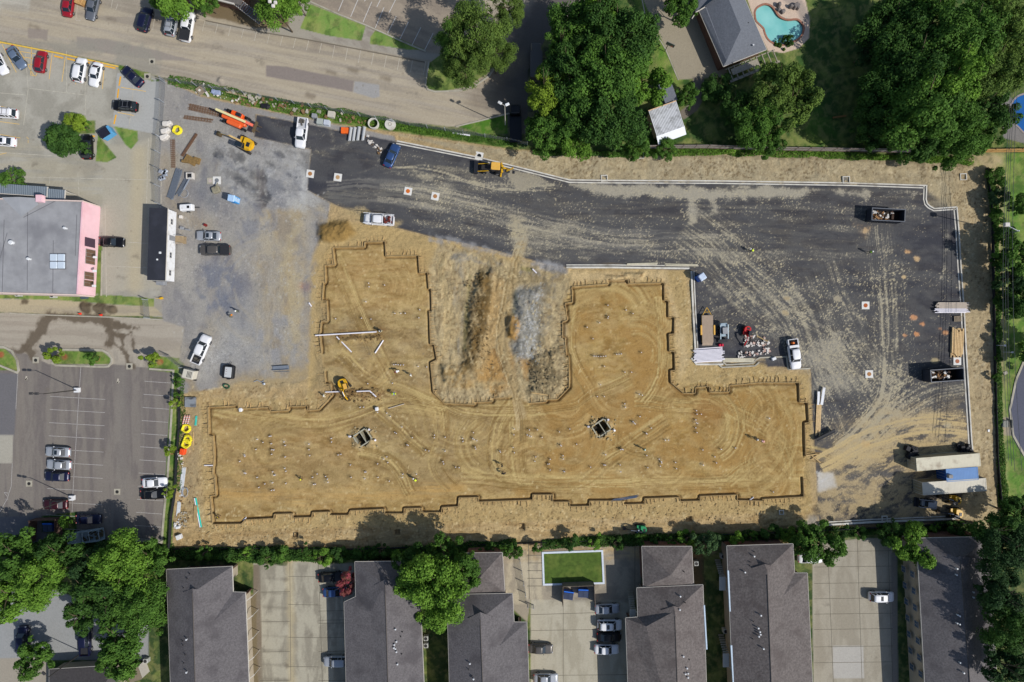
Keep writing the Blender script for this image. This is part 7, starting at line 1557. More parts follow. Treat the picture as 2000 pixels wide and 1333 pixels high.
def inlet(px, py, deg, label, cc, s=1.5, z=.10):
    t = at('drain_inlet', label, 'drain inlet', px, py, deg, 0, 'square concrete drain inlets'); b = MB(); b.box((0, 0, z/2+.01), (s, s, z)); b.build('slab', INL if s > 1.3 else CONO, t)
    b = MB(); b.tube((0, 0, z+.01), (0, 0, z+.03), s*.27, s*.27, 18); b.build('cover', mat('cover_%d' % sum(cc), cc, .8, 0, .25, 5), t); return t
for (x, y, d, lb, cc) in ((606,340,-8,'white slab inlet on the edge between grey gravel and asphalt',(170,120,72)),(660,347,-8,'white slab inlet second from the gravel edge, tan cover',(186,150,108)),(797,374,-10,'white slab inlet with bright orange cover, above the pad',(206,108,36)),(850,384,-12,'white slab inlet with brown cover beside the orange one',(172,124,80)),
    (1690,597,0,'white slab inlet alone in the middle right of the asphalt yard',(176,92,44)),(1697,731,2,'white slab inlet on dusty asphalt level with the lower dumpster',(168,110,84)),(1869,706,0,'white slab inlet between timber stack and dumpster at the right kerb',(170,108,80)),(936,305,-12,'white slab with open black hole at the long kerb',(18,24,24)),(424,353,0,'pale slab with grey manhole cover on the grey gravel',(120,124,128))):  # at the open hole the disc's black stands in for its dark depth
    inlet(x, y, d, lb, cc)
inlet(411, 354, 0, 'faded concrete slab next to the grey manhole slab', (190,176,168), 1.2)
for (x, y, lb) in ((57,945,'small square drain left of the lamp base'),(229,961,'small square drain right of the lamp base'),(70,704,'small drain in the wet mud at the lot entrance'),(253,716,'square drain ringed with mud by the lot island'),(297,121,'small drain in the top road'),(288,150,'square drain on grass by the light concrete')):
    inlet(x, y, 0, lb, (44,44,42), 1.2, .04)
for (x, y, lb, sz) in ((1881,346,'grey framed box inlet on the bare strip at the upper right',1.3),(1180,349,'open box frame at the middle of the long kerb',1.3),(1652,352,'open box frame near the right end of the long kerb',1.4),(1251,304,'mossy box half sunk under the hedge',1.3),(1526,1001,'pale box inlet in the soil near the bottom right of the pad',.9),(1727,1013,'box frame on the bottom kerb left of the containers',1.1),
    (575,1047,'small black box inlet first from the left below the pad',1.0),(776,1041,'small black box inlet in tree shade below the pad',1.1),(1019,1030,'small black box inlet in the middle below the pad',1.2),(1347,1015,'small black box inlet right of the green excavator',1.2)):
    dk = y > 1010 and x < 1400; t = at('box_inlet', lb, 'drain inlet', x, y, 2, 0, 'open box inlets'); b = MB(); zt = .2 if not dk else .12; mm = CONC if not dk else mat('black_box', (40,38,38), .8, 0, .2, 3)
    for sx in (-1, 1): b.box((sx*(sz/2-.07), 0, zt-.3), (.14, sz, .6)); b.box((0, sx*(sz/2-.07), zt-.3), (sz-.28, .14, .6))
    b.build('frame', mm, t); b = MB(); b.box((0, 0, -.05 if not dk else -.5), (sz-.3, sz-.3, .08)); b.build('bottom', mat('inlet_bottom_%d' % dk, (120,116,108) if not dk else (92,84,70), .9), t)
# ------------------------------------------------------------------ stock and rubbish
def piece(name, label, cat, px, py, deg, fn, m, group=None, h=.3, smooth=False):
    b = MB(); fn(b); o = b.build(name, m, None, smooth); x, y = W(px, py, h); o.location = (x, y, gz(x, y)); o.rotation_euler = (0, 0, R(deg)); return tag(o, label, cat, group)
CP = mat('pipe_concrete', (176,178,180), .8, 0, .1, 1.5)
for i, (x, y) in enumerate(((684,263),(691.5,263),(700,262),(710,262))):
    piece('concrete_pipe', '%s of the four grey concrete pipes beside the orange plate' % ('leftmost','second from left','third from left','rightmost')[i], 'pipe', x, y, 82, lambda b: (b.pipe((-1.25,0,.3),(1.15,0,.3),.29,14,.2), b.pipe((1.15,0,.3),(1.35,0,.3),.35,14,.25)), CP, 'concrete pipes on the asphalt')
piece('concrete_ring', 'open concrete manhole ring on soil at the top of the yard', 'concrete ring', 730, 243, 0, lambda b: b.pipe((0,0,0),(0,0,.9),1.02,24,.14), CONC, 'manhole rings')
t = at('concrete_ring', 'manhole ring with concrete cap and tools on it', 'concrete ring', 762, 243, 0, .5, 'manhole rings'); b = MB(); b.tube((0,0,0),(0,0,.5),1.05,1.05,24); b.build('cap', CONC, t); b = MB(); b.pipe((0,0,.5),(0,0,.6),.35,14,.2); b.build('opening', CONO, t)
piece('road_plate', 'bright orange square plate lying beside the grey pipes', 'plate', 673.5, 255.5, -3, lambda b: b.box((0,0,.25),(1.35,1.15,.5)), mat('orange_plate', (246,108,34), .6, 0, .1, 3, stain=((120,70,50), 1.2, .5)))
for (x, y, s_, lb, cc) in ((626,239,1.2,'grey block pallet, left of two on the gravel edge',(170,176,170)),(639,241,1.1,'pale block pallet, right of two on the gravel edge',(190,196,206)),(648,225,1.3,'cream pallet on the grass bank above the two block pallets',(196,190,176)),(615,228,.9,'small grey block heap left of the cream pallet',(150,152,156))):
    piece('block_pallet', lb, 'pallet', x, y, -8, lambda b: (b.rbox((0,0,.45),(s_,s_*.9,.8),.06), b.box((0,0,.04),(s_*1.05,s_,.08))), mat('pal_%d' % cc[0], cc, .8, 0, .12, 2), 'block pallets')
def jumble(name, label, px, py, n, sx, sy, m, smin, smax, seed, ang=0, h=.3, round_=False, cat='rubble'):
    q = random.Random(seed); b = MB(); c, s_ = math.cos(R(ang)), math.sin(R(ang)); x0, y0 = W(px, py, h)
    for i in range(n):
        u, v = (q.random()-.5)*sx, (q.random()-.5)*sy; d = smin+(smax-smin)*q.random()**2; x, y = u*c-v*s_, u*s_+v*c; z = gz(x0+x, y0+y)
        (b.rbox if round_ else b.box)((x, y, z+d*.35), (d, d*(.4+.5*q.random()), d*(.3+.4*q.random())), *((.1*d, q.random()*3) if round_ else (q.random()*3, (q.random()-.5)*.5, (q.random()-.5)*.5)))
    o = b.build(name, m); o.location = (x0, y0, 0); return tag(o, label, cat, kind='stuff')
OFFW = mat('off_white_scrap', (214,208,200), .8, 0, .2, 4); BRS = mat('brown_scrap', (128,102,72), .9, 0, .35, 4); PKS = mat('pinkish_scrap', (196,164,150), .85, 0, .3, 4); DKS = mat('dark_scrap', (62,52,48), .9, 0, .3, 4)
jumble('rubble', 'trail of white scraps between grey pipes and blue sedan', 730, 283, 26, 4.2, .9, OFFW, .15, .55, 3, -45); jumble('rubble', 'brown scraps in the white trail beside the blue sedan', 728, 281, 22, 4.6, 1.1, BRS, .1, .45, 4, -45)
for (x, y, n, sx, sy, a, i) in ((1475,665,30,4.4,1.8,-12,0),(1482,672,18,4.0,.8,0,1),(1478,690,22,5.0,.9,6,2),(1463,668,12,2.0,2.0,0,3),(1498,684,8,1.4,.8,0,4),(1450,693,10,1.6,1.2,0,5)):
    jumble('rubble', ('white wrapped bundles heaped','pale bundles in a row','white lumps strung along the kerb','broken pieces close','pale sacks near','scraps at the foot')[i] + ' beside the red excavator, patch %s' % ('one','two','three','four','five','six')[i], x, y, n, sx, sy, OFFW, .2, .62, 20+i, a, round_=True)
    jumble('rubble', 'pinkish brown broken brick among the bundles, patch %s' % ('one','two','three','four','five','six')[i], x+1, y-1, n, sx, sy, (PKS, DKS)[i % 2], .15, .5, 40+i, a)
jumble('rubble', 'litter and broken blocks on the bank under the top road', 560, 208, 50, 22, 1.8, CONO, .12, .8, 60, -11); jumble('rubble', 'timber scraps on the bank under the top road', 560, 209, 60, 24, 2.2, BRS, .1, .8, 61, -11)
jumble('rubble', 'pale scraps on the bank at its left end', 425, 181, 22, 9, 2.2, OFFW, .12, .5, 62, -12); jumble('rubble', 'brown broken clods beside the manhole rings', 705, 236, 34, 7, 1.6, BRS, .15, .6, 63, -10)
jumble('rubble', 'scattered white scraps in the left storage strip', 350, 895, 20, 1.4, 2.6, OFFW, .15, .5, 64, 0, round_=True); jumble('rubble', 'grey stone scatter in the left storage strip', 357, 1016, 30, 1.5, 3.0, CONO, .12, .4, 65); jumble('rubble', 'white scraps at the foot of the left storage strip', 346, 1028, 8, 1.4, 1.0, OFFW, .2, .5, 66)
jumble('rubble', 'brown clod scatter in the left storage strip', 362, 960, 40, 3, 12, BRS, .1, .3, 67); jumble('rubble', 'clods along the courtyard ridge', 935, 630, 260, 3.4, 19, mat('clod_brown', (124,104,70), .95, 0, .45, 3), .08, .36, 68, 8, cat='clods')
jumble('rubble', 'clods at the lower end of the spoil heap', 1060, 725, 240, 5, 9, mat('clod_grey', (132,118,90), .95, 0, .45, 3), .08, .38, 69, 0, cat='clods'); jumble('rubble', 'stones over the grey spoil pile', 1032, 640, 300, 5, 15, mat('stone_grey', (146,144,134), .9, 0, .35, 3), .07, .28, 70, 0, cat='stones')
jumble('rubble', 'pale clods round the left vault', 712, 858, 60, 5.0, 4.6, mat('clod_pale', (180,162,124), .95, 0, .3, 3), .1, .4, 71, 0, cat='clods'); jumble('rubble', 'pale clods round the right vault', 1178, 838, 60, 5.0, 4.6, mat('clod_pale', 0), .1, .4, 72, 0, cat='clods')
jumble('rubble', 'broken soil beside the excavator trench', 705, 772, 120, 8.5, 2.6, mat('clod_wet', (112,90,58), .95, 0, .3, 3), .1, .42, 73, 0, cat='clods'); jumble('rubble', 'broken soil along the long white pipe', 705, 660, 90, 9, 1.4, mat('clod_wet', 0), .08, .35, 74, -2, cat='clods')
for k_, (x_, y_, sx_, sy_) in enumerate(((480,1045,26,4),(700,1040,22,4),(950,1015,24,5),(1180,1015,22,5),(1420,1005,24,4))): jumble('rubble', 'loose clods on the rough strip below the pad, stretch %s from the left' % W1[k_], x_, y_, 200, sx_, sy_, mat('clod_strip', (178,150,104), .95, 0, .35, 3), .07, .26, 80+k_, 1, cat='clods')
# bags and coils left of the gravel
for i, (x, y) in enumerate(((327,243),(324,257),(322,269))):
    piece('bulk_bag', '%s white wrapped bulk bag by the yellow coil' % ('top','middle','bottom')[i], 'bag', x, y, 10*i, lambda b: (b.rbox((-.2,0,.4),(1.3,.95,.8),.25), b.rbox((.5,.2,.35),(.8,.8,.7),.25,.4)), OFFW, 'white bags at the gravel edge')
def coil(label, px, py, r_, r2, n=4, m=None):
    t = at('pipe_coil', label, 'pipe coil', px, py, 0, .4, 'yellow pipe coils')
    for k in range(n):
        b = MB(); pts = [(r_*math.cos(a*.4488)*(1+.05*k*((a % 3)-1)), r_*math.sin(a*.4488), .1+k*.14) for a in range(15)]; b.path(pts, r2, 6); b.build('loop', YEL2, t, loc=(rnd.uniform(-.12,.12), rnd.uniform(-.12,.12), 0))
YEL2 = mat('coil_yellow', (240,224,52), .5, 0, .06, 2)
coil('yellow pipe coil by the white bags', 346, 254, .72, .15); coil('yellow pipe coil under the striped barricades', 364, 837.5, .72, .14); coil('yellow pipe coil, upper half of the big heap above the orange barrier', 366, 858, .66, .16); coil('yellow pipe coil, lower half of the big heap above the orange barrier', 364, 867, .72, .16)
t = at('hose_bundle', 'silver plastic wrapped heap left of the steel studs', 'bundle', 318, 342, 0, .4); b = MB(); q = random.Random(2)
for k in range(9): b.rbox(((q.random()-.5)*1.1, (q.random()-.5)*1.6, .3), (.5+q.random()*.5, .4+q.random()*.5, .5), .15, q.random()*3)
b.build('wrap', mat('silver_wrap', (170,176,186), .35, .3, .2, 3), t)
# rebar, studs, lumber
RB = mat('rusty_rebar', (122,92,70), .85, .2, .25, 5)
def bars(name, label, cat, px, py, deg, n, L_, wd, r_, m, layers=1, group=None, jit=.3, sq=False, ties=0):
    t = at(name, label, cat, px, py, deg, .2, group); q = random.Random(int(px+py))
    for i in range(n):
        lay = i % layers; y = -wd/2 + wd*(i//layers+.5)/max(1, n/layers); j = (q.random()-.5)*jit; b = MB(); a = (q.random()-.5)*.02
        if sq: b.box((j, y, r_+lay*2*r_), (L_, r_*1.8, r_*1.8), a)
        else: b.tube((-L_/2+j, y, r_+lay*2*r_), (L_/2+j, y+a*L_, r_+lay*2*r_), r_, r_, 7)
        b.build('bar' if not sq else 'plank', m, t)
    for k in range(ties): b = MB(); b.box((-L_/2+(k+.5)*L_/ties, 0, r_*2*layers+.03), (.06, wd, .05)); b.build('cross_tie', m, t)
    return t
bars('rebar_bundle', 'upper bundle of long rusty rebar left of the orange telehandler', 'rebar', 403, 216, -13, 14, 7.2, 1.3, .035, RB, 1, 'rusty rebar', .6, ties=14)
bars('rebar_bundle', 'lower bundle of rusty rebar on the gravel', 'rebar', 385, 232, -8, 8, 5.6, .8, .035, RB, 1, 'rusty rebar', .6, ties=10)
bars('rebar_mat', 'brown ladder like rebar mat standing below the white bags', 'rebar', 337, 300, 91, 5, 5.6, .9, .04, RB, 1, 'rusty rebar', .1, ties=14)
piece('timber_beam', 'dark brown timber lying slanted next to the rebar mat', 'timber', 369, 283, 57, lambda b: b.box((0,0,.15),(5.2,.4,.3)), mat('dark_timber', (104,78,60), .9, 0, .3, 3))
t = at('timber_crate', 'broken brown crate heap on the gravel', 'crate', 372, 313, -30, .4)
for k, (dx, dy, sx, sy) in enumerate(((0,0,2.2,1.4),(1.1,.5,1.2,1.2),(-.6,-.7,1.5,.5))): b = MB(); b.box((dx,dy,.3+.05*k),(sx,sy,.5),.2*k); b.build('crate_side', mat('crate_brown', (134,108,66), .9, 0, .35, 4), t)
t = bars('steel_studs', 'stack of long grey steel studs at the gravel edge', 'steel studs', 341, 359, 72, 14, 5.9, 1.3, .07, mat('galvanized', (152,160,170), .4, .6, .15, 4), 2, 'steel studs', .5, True)
bars('steel_studs', 'smaller crossing stack of grey studs right of the long stack', 'steel studs', 356, 366, 60, 8, 3.6, .9, .07, mat('galvanized', 0), 2, 'steel studs', .6, True)
coil_t = at('wire_coil', 'grey wire coil at the end of the studs', 'wire coil', 359, 378, 0, .2); b = MB(); b.path([(.8*math.cos(a*.45), .8*math.sin(a*.45), .1) for a in range(15)], .05); b.build('loop', LGR, coil_t)
t = at('tool_chest', 'white framed black box with pale arm by the studs', 'equipment', 371, 344, 0, .5); b = MB()
for sx in (-1, 1): b.box((sx*.55,0,.4),(.16,1.2,.8)); b.box((0,sx*.5,.4),(.95,.16,.8))
b.build('frame', OFFW, t); b = MB(); b.box((0,0,.35),(.9,.8,.6)); b.build('box', TRIM, t); b = MB(); b.box((-.5,-1.4,.6),(.22,2.6,.12),-.5); b.build('arm', LGR, t)
piece('straw_bundle', 'grey straw-like bundle with a plank in front of the slab', 'bundle', 422, 371, 20, lambda b: (b.rbox((0,0,.35),(1.5,1.3,.7),.3), b.box((.5,.5,.8),(1.3,.2,.08),.8)), mat('straw_grey', (142,136,116), .95, 0, .4, 5))
piece('white_box', 'small white box beside the compressor', 'box', 353, 424, 0, lambda b: b.rbox((0,0,.25),(.6,.6,.5),.1), OFFW)
piece('plank', 'white plank at the left end of the bank', 'plank', 400, 177, -58, lambda b: b.box((0,0,.15),(2.2,.4,.2)), OFFW)
piece('pallet', 'weathered pallet tilted at the end of the bank', 'pallet', 392, 176, -55, lambda b: [b.box((-.7+.28*i,0,.2),(.2,1.6,.1)) for i in range(6)] and None, mat('old_pallet', (150,136,116), .9, 0, .3, 3))
bars('plank_pile', 'pile of old planks on the grass bank', 'planks', 475, 185, -14, 5, 5.4, .9, .08, mat('old_plank', (176,158,128), .9, 0, .25, 3), 1, None, 1.2, True)
piece('tarp', 'crumpled black tarp on the bank above the asphalt', 'tarp', 517, 207, 0, lambda b: (b.rbox((0,0,.25),(1.6,.9,.5),.2), b.rbox((.6,-.2,.2),(1.0,.6,.4),.2,.6)), mat('black_tarp', (34,34,38), .6, 0, .3, 3))
piece('tarp', 'grey blue tarp beside the planks on the bank', 'tarp', 423, 181, -5, lambda b: (b.rbox((0,0,.3),(1.5,.9,.5),.2), b.rbox((-.6,.1,.35),(.8,.8,.5),.2)), mat('grey_tarp', (150,162,190), .6, 0, .3, 2))
piece('white_pipe', 'single white pipe lying on grass at the kerb strip', 'pipe', 901, 262, -8, lambda b: b.tube((-1.7,0,.15),(1.7,0,.15),.14,.14,8), PVC)
# white pipe stack in the kerb corner
t = at('pipe_stack', 'large stack of long white pipes in the kerb corner', 'pipe stack', 1386, 693, 4, .5); q = random.Random(8)
for i in range(22):
    lay = i // 12; y = -1.35 + (i % 12)*.24 + lay*.12; j = (q.random()-.5)*.7; b = MB(); b.tube((-2.8+j, y, .12+lay*.21), (2.7+j, y, .12+lay*.21), .105, .105, 8); b.build('pipe', PVC, t)
piece('fuel_can', 'red fuel cans by the end of the white pipe stack', 'fuel can', 1408, 674.5, 0, lambda b: (b.rbox((-.25,0,.3),(.4,.5,.6),.1), b.rbox((.25,.02,.3),(.4,.5,.6),.1)), mat('fuel_red', (206,20,60), .5))
bars('board_stack', 'flat boards lying along the kerb under the rubble', 'boards', 1443, 704, 0, 5, 6.0, .8, .09, mat('pale_board', (204,196,172), .85, 0, .15, 3), 1, None, .5, True)
bars('long_boards', 'pair of long pale boards near the hedge kerb corner, left', 'boards', 1254, 516, 1, 2, 6.0, .4, .1, mat('pale_board', 0), 1, 'long boards by the kerb', .2, True)
bars('long_boards', 'pair of long pale boards beside the kerb corner, right', 'boards', 1333, 518, -1, 2, 6.4, .5, .1, mat('pale_board', 0), 1, 'long boards by the kerb', .5, True)
piece('white_box', 'white box beside the kerb bend near the white pickup', 'box', 1511, 701, 25, lambda b: b.rbox((0,0,.3),(.8,.55,.6),.08), WHT)
piece('plank', 'tan plank across the rubble by the red excavator', 'plank', 1488, 662, -26, lambda b: b.box((0,0,.5),(2.4,.22,.1)), FW)
# right kerb: pipe and timber stacks
t = at('pipe_stack', 'long white and grey pipe stack lying across the right kerb', 'pipe stack', 1862, 601, 0, .8)
for i in range(20):
    lay = i // 10; y = -.95 + (i % 10)*.2 + lay*.1; j = (q.random()-.5)*.9; b = MB(); b.tube((-3.0+j, y, .3+lay*.18), (3.1+j, y, .3+lay*.18), .09, .09, 7); b.build('pipe', PVC if (i % 10) < 4 else mat('dusty_pipe', (206,192,176), .6, 0, .1, 3), t)
bars('timber_stack', 'stack of fresh tan timber beside the right kerb', 'timber', 1869, 669, 88, 16, 5.0, 2.3, .11, mat('fresh_timber', (222,190,140), .85, 0, .2, 3), 2, None, 1.0, True)
piece('pallet', 'small pallet above the fresh timber stack', 'pallet', 1871, 623, 3, lambda b: [b.box((-.6+.25*i,0,.2),(.16,1.1,.12)) for i in range(6)] and None, mat('old_pallet', 0))
t = bars('timber_stack', 'long narrow stack of planks at the right end of the pad', 'timber', 1599, 812, 88, 6, 7.0, .9, .1, mat('fresh_timber', 0), 1, None, 1.4, True)
piece('white_sheet', 'upper white sheet leaning over the plank stack', 'sheet', 1606, 774, 80, lambda b: b.box((0,0,.5),(3.4,.5,.14),0,.05), WHT); piece('white_sheet', 'narrow white sheet left of the upper one', 'sheet', 1598, 778, 88, lambda b: b.box((0,0,.4),(2.6,.45,.12)), WHT)
piece('steel_ramp', 'dark slanted steel ramp by the plank stack', 'ramp', 1611, 850, 27, lambda b: (b.box((0,0,.7),(4.0,.9,.1),0,0,.5), b.box((0,-.42,.95),(4.1,.08,.08))), DKM)
piece('board_scrap', 'bent pale boards at the gap in the form line', 'boards', 1590, 893, -20, lambda b: (b.box((-.6,.2,.3),(2.2,.16,.1),.5), b.box((.6,-.3,.3),(2.0,.16,.1),-.3), b.box((.2,0,.2),(1.6,.14,.1),1.0)), STK)
# pad plumbing
def pipeline(label, pts, r_=.13, m=PVC, z=.18):
    b = MB(); P = [W(*p) for p in pts]; b.path([(x, y, gz(x, y)+z) for x, y in P], r_, 8); return tag(b.build('white_pipe', m), label, 'pipe', 'white pipes on the pad')
b = MB(); x0, y0 = W(617,655.5); x1, y1 = W(736,648.5); b.tube((x0,y0,.3),(x1,y1,.3),.14,.14,8); tag(b.build('white_pipe', PVC), 'longest white pipe, laid across the north western wing', 'pipe', 'white pipes on the pad')
pipeline('white pipe slanting down right below the longest pipe', [(658,658),(687,688)]); pipeline('white pipe slanting down left below the end of the longest pipe', [(749,665),(733,690)]); pipeline('bent white pipe right of the yellow excavator', [(698,764.5),(723,763.5),(736,775)]); pipeline('short white pipe left of the yellow excavator', [(636,766),(664,765)])
pipeline('thin grey white pipe right of the excavator trench', [(759,798),(790,789)], .07, mat('dusty_pipe', 0)); pipeline('short white pipe on the gravel left of the pad', [(604,592),(609,599)], .14); pipeline('white pipe across the left form line', [(400,909),(417,909)], .12); pipeline('white elbow pipe at the upper left corner of the pad', [(465,800),(471,799),(471,803)], .13)
pipeline('white pipe leaning over the lower right form line', [(1465,977),(1471,971)], .12); pipeline('white pipe over the lower left form line', [(474,1017),(481,1011)], .12); pipeline('white pipe end in the courtyard spoil', [(1040,526),(1048,534)], .13); pipeline('pale pole across the courtyard form line', [(1038,767),(1070,772)], .09, STK)
bars('blue_rods', 'long blue grey rods lying on the lower form line', 'rods', 1222, 974, 9, 4, 5.0, .5, .04, mat('blue_rod', (108,124,150), .6, .1, .1, 3), 1, None, .8)
for (x, y, a, lb) in ((736,799,10,'small white tank on the pad below the trench'),(469,801,0,'small white box at the upper left corner of the pad')): piece('white_tank', lb, 'tank', x, y, a, lambda b: b.rbox((0,0,.35),(.6,.75,.7),.15), WHT)
piece('steel_tray', 'grey steel tray on gravel above the form line', 'steel tray', 547.5, 719, 4, lambda b: (b.box((0,0,.1),(3.2,.8,.06)), b.box((0,.38,.25),(3.2,.06,.3)), b.box((0,-.38,.25),(3.2,.06,.3)), b.box((.1,-.75,.1),(3.0,.06,.12),-.05)), mat('steel_tray_grey', (150,158,168), .5, .5, .1, 2))
piece('hose_heap', 'dark green hose heap below the black trailer', 'hose', 442, 755, -20, lambda b: (b.path([(.6*math.cos(a*.7), .4*math.sin(a*.7), .12+.02*a) for a in range(18)], .09)), mat('green_hose', (36,92,62), .5))
piece('cable_heap', 'pale twisted cable heap left of the excavator bank', 'cable', 505, 746, 0, lambda b: (b.path([(-1.0,0,.1),(-.3,.3,.15),(.4,-.1,.1),(1.0,.2,.12)], .07), b.rbox((1.0,-.4,.2),(.5,.45,.4),.15)), LGR)
# left storage strip
t = at('generator', 'beige box generator at the corner of the verge island', 'generator', 371, 731, -14, .9); b = MB(); b.rbox((0,0,.9),(2.1,1.7,1.5),.08); b.build('housing', mat('generator_beige', (206,200,184), .6, 0, .06, 2), t)
for k in range(4): b = MB(); b.box((-.1+k*.25,0,1.67),(.08,1.2,.04)); b.build('vent_slat', TRIM, t)
wheelset(t, [(.9, 1.0, .3), (.9, -1.0, .3)], .3, .2)
piece('steel_plates', 'grey steel plates stacked on the dirt above the barricades', 'steel plates', 372, 786, -1, lambda b: (b.box((0,0,.15),(2.1,1.9,.3)), b.box((-.1,.6,.35),(1.2,.3,.1))), mat('plate_grey', (168,172,176), .5, .4, .15, 2, stain=((60,60,64), 1.0, .8)))
WO = mat('barricade_stripes', (236,228,220), .6, 0, .04, 3); WO2 = mat('barricade_orange', (226,104,60), .6)
for i in range(3):
    t = at('barricade', '%s orange and white striped barricade above the yellow coils' % ('left','middle','right')[i], 'barricade', 359.5+i*4.5, 821, 76, .3, 'striped barricades'); b = MB(); b.box((0,0,.3),(1.9,.24,.08)); b.build('board', WO, t); b = MB()
    for k in range(5): b.box((-.8+k*.4,0,.345),(.18,.25,.02),.5)
    b.build('stripes', WO2, t); b = MB(); b.box((0,0,.12),(1.8,.1,.2)); b.build('stand', TRIM, t)
piece('barrier', 'bright orange barrier under the yellow coils', 'barrier', 358, 882, 80, lambda b: (b.rbox((0,0,.4),(1.2,.9,.8),.1), b.box((0,0,.82),(1.0,.1,.04))), mat('barrier_orange', (240,84,34), .6))
bars('grey_conduit', 'long bundle of grey conduit along the left border, upper', 'conduit', 355, 941, 83, 8, 5.6, .8, .06, mat('conduit_grey', (188,192,196), .5, .1, .08, 3), 1, 'grey conduit', .4); bars('grey_conduit', 'long bundle of grey conduit along the left border, lower', 'conduit', 347, 1002, 84, 7, 4.2, .7, .06, mat('conduit_grey', 0), 1, 'grey conduit', .4)
piece('hose_heap', 'pale coiled hose beside the grey conduit', 'hose', 362, 962, 0, lambda b: b.path([(.5*math.cos(a*.6), .9*math.sin(a*.6), .1+.02*a) for a in range(20)], .05), LGR)
t = at('teal_pipe', 'long teal pipe beside the left form line', 'pipe', 386, 1002, -79, .2); b = MB(); b.tube((-2.9,.1,.15),(2.9,.1,.15),.13,.13,8); b.build('tube', mat('teal_plastic', (24,196,180), .5), t); b = MB(); b.tube((-2.9,-.16,.15),(2.9,-.16,.15),.09,.09,8); b.build('white_tube', PVC, t)
bars('teal_rods', 'short teal and white rods beside the barricades', 'rods', 382, 823, 84, 3, 1.9, .4, .05, mat('teal_plastic', 0), 1)
piece('white_box', 'white and teal box low in the left storage strip', 'box', 345, 1029, 10, lambda b: (b.rbox((.2,-.2,.3),(.8,.5,.5),.1), b.rbox((-.3,.2,.25),(.4,.4,.4),.1)), WHT); piece('white_box', 'grey white box at the bottom of the left storage strip', 'box', 350, 1049, 20, lambda b: b.rbox((0,0,.35),(1.0,.9,.7),.1), WHT)
piece('plank', 'thin upright pale plank left of the pad corner', 'plank', 376, 862, 90, lambda b: b.box((0,0,.1),(3.6,.14,.1)), STK); piece('board_sheet', 'tan board lying by the teal pipe', 'board', 381, 1005, 88, lambda b: b.box((0,0,.08),(3.4,.7,.06)), FW)
piece('machine', 'small yellow plate compactor below the office trailer', 'compactor', 315, 583, 10, lambda b: (b.rbox((0,0,.3),(.6,.4,.4),.1), b.tube((-.3,0,.4),(-.8,.1,.9),.03)), YEL)
piece('motorcycle', 'small equipment cart by the office trailer steps', 'cart', 361, 448, -10, lambda b: (b.rbox((-.5,.1,.35),(.7,.6,.6),.1), b.rbox((.5,0,.3),(.9,.3,.3),.1), b.tube((.9,0,.3),(1.5,-.2,.3),.04)), GRY)
for (x, y) in ((155,613),(196,615.5)): piece('traffic_cone', '%s red cone on the road edge under the mud heaps' % ('left' if x < 170 else 'right'), 'cone', x, y, 0, lambda b: (b.tube((0,0,.03),(0,0,.7),.2,.04,10), b.box((0,0,.02),(.4,.4,.04))), mat('cone_red', (236,64,44), .5), 'red cones')
piece('drainage_mat', 'dark mattress like mat at the corner of the pink building', 'mat', 164, 581, 5, lambda b: b.rbox((0,0,.2),(1.4,.6,.4),.15), mat('mat_blue', (70,84,96), .7))
piece('rusty_crate', 'rusty tan crate between the dark red and grey cars', 'crate', 158, 5, -20, lambda b: (b.rbox((0,0,.5),(1.5,1.3,1.0),.1), b.box((0,0,1.02),(1.2,.9,.05))), mat('rusty_crate_tan', (196,156,100), .8, 0, .3, 2, stain=((120,70,40),1.0,.8)))
piece('red_barrel', 'small red marker on the gravel above the silver hatchback', 'marker', 401, 440, 0, lambda b: b.tube((0,0,0),(0,0,.5),.28,.28,12), mat('marker_red', (130,40,36), .6))
piece('utility_pad', 'grey meter box on a worn pad at the right road', 'utility box', 1966, 828, 0, lambda b: (b.rbox((-.4,0,.3),(1.2,1.4,.6),.3), b.box((.9,0,.4),(.12,1.6,.5))), mat('meter_grey', (128,128,120), .7, 0, .2, 3))
piece('utility_cover', 'small pale cover plate on the grass right of the border', 'cover', 1966, 729, 25, lambda b: b.box((0,0,.05),(.8,.6,.1)), CONO); piece('utility_cover', 'white marker plate on the right strip', 'cover', 1933, 842, 0, lambda b: b.box((0,0,.05),(.35,.45,.1)), WHT)
# mud heaps' concrete wedge, timber of the garden
piece('garden_beam', 'bare tan pole lying on the dark lawn', 'pole', 1640, 228, 8, lambda b: b.box((0,0,.2),(2.6,.3,.2)), mat('tan_pole', (150,112,66), .9))
# ------------------------------------------------------------------ lamps, poles, wires, hoop
def lamp_post(px, py, h, label, arms, m=LGR, base=True):
    x, y = W(px, py, 0); t = thing('lamp_post', label, 'lamp post', (x, y, 0), 0, 'tall lamp posts'); b = MB(); b.tube((0,0,.5),(0,0,h),.11,.07,8); b.build('pole', m, t)
    if base: b = MB(); b.box((0,0,.3),(.9,.9,.6)); b.build('base', WHT, t)
    for (a, L_) in arms:
        c, s_ = math.cos(R(a)), math.sin(R(a)); b = MB(); b.tube((0,0,h-.1),(c*L_,s_*L_,h),.04); b.build('arm', m, t); b = MB(); b.rbox((c*(L_+.3), s_*(L_+.3), h),(.75,.45,.2),.08,R(a)); b.build('lamp_head', mat('lamp_head_grey', (66,64,64), .5) if m.name == 'dark_pole' else WHT, t)
DPL = mat('dark_pole', (70,66,62), .6, .2, .1, 3)
lamp_post(153,762,8.4,'upper double lamp post in the lower left lot',[(178,.9),(178,1.9)],DPL); lamp_post(143,972,8.4,'lower double lamp post in the lower left lot',[(170,.9),(170,1.9)],DPL)
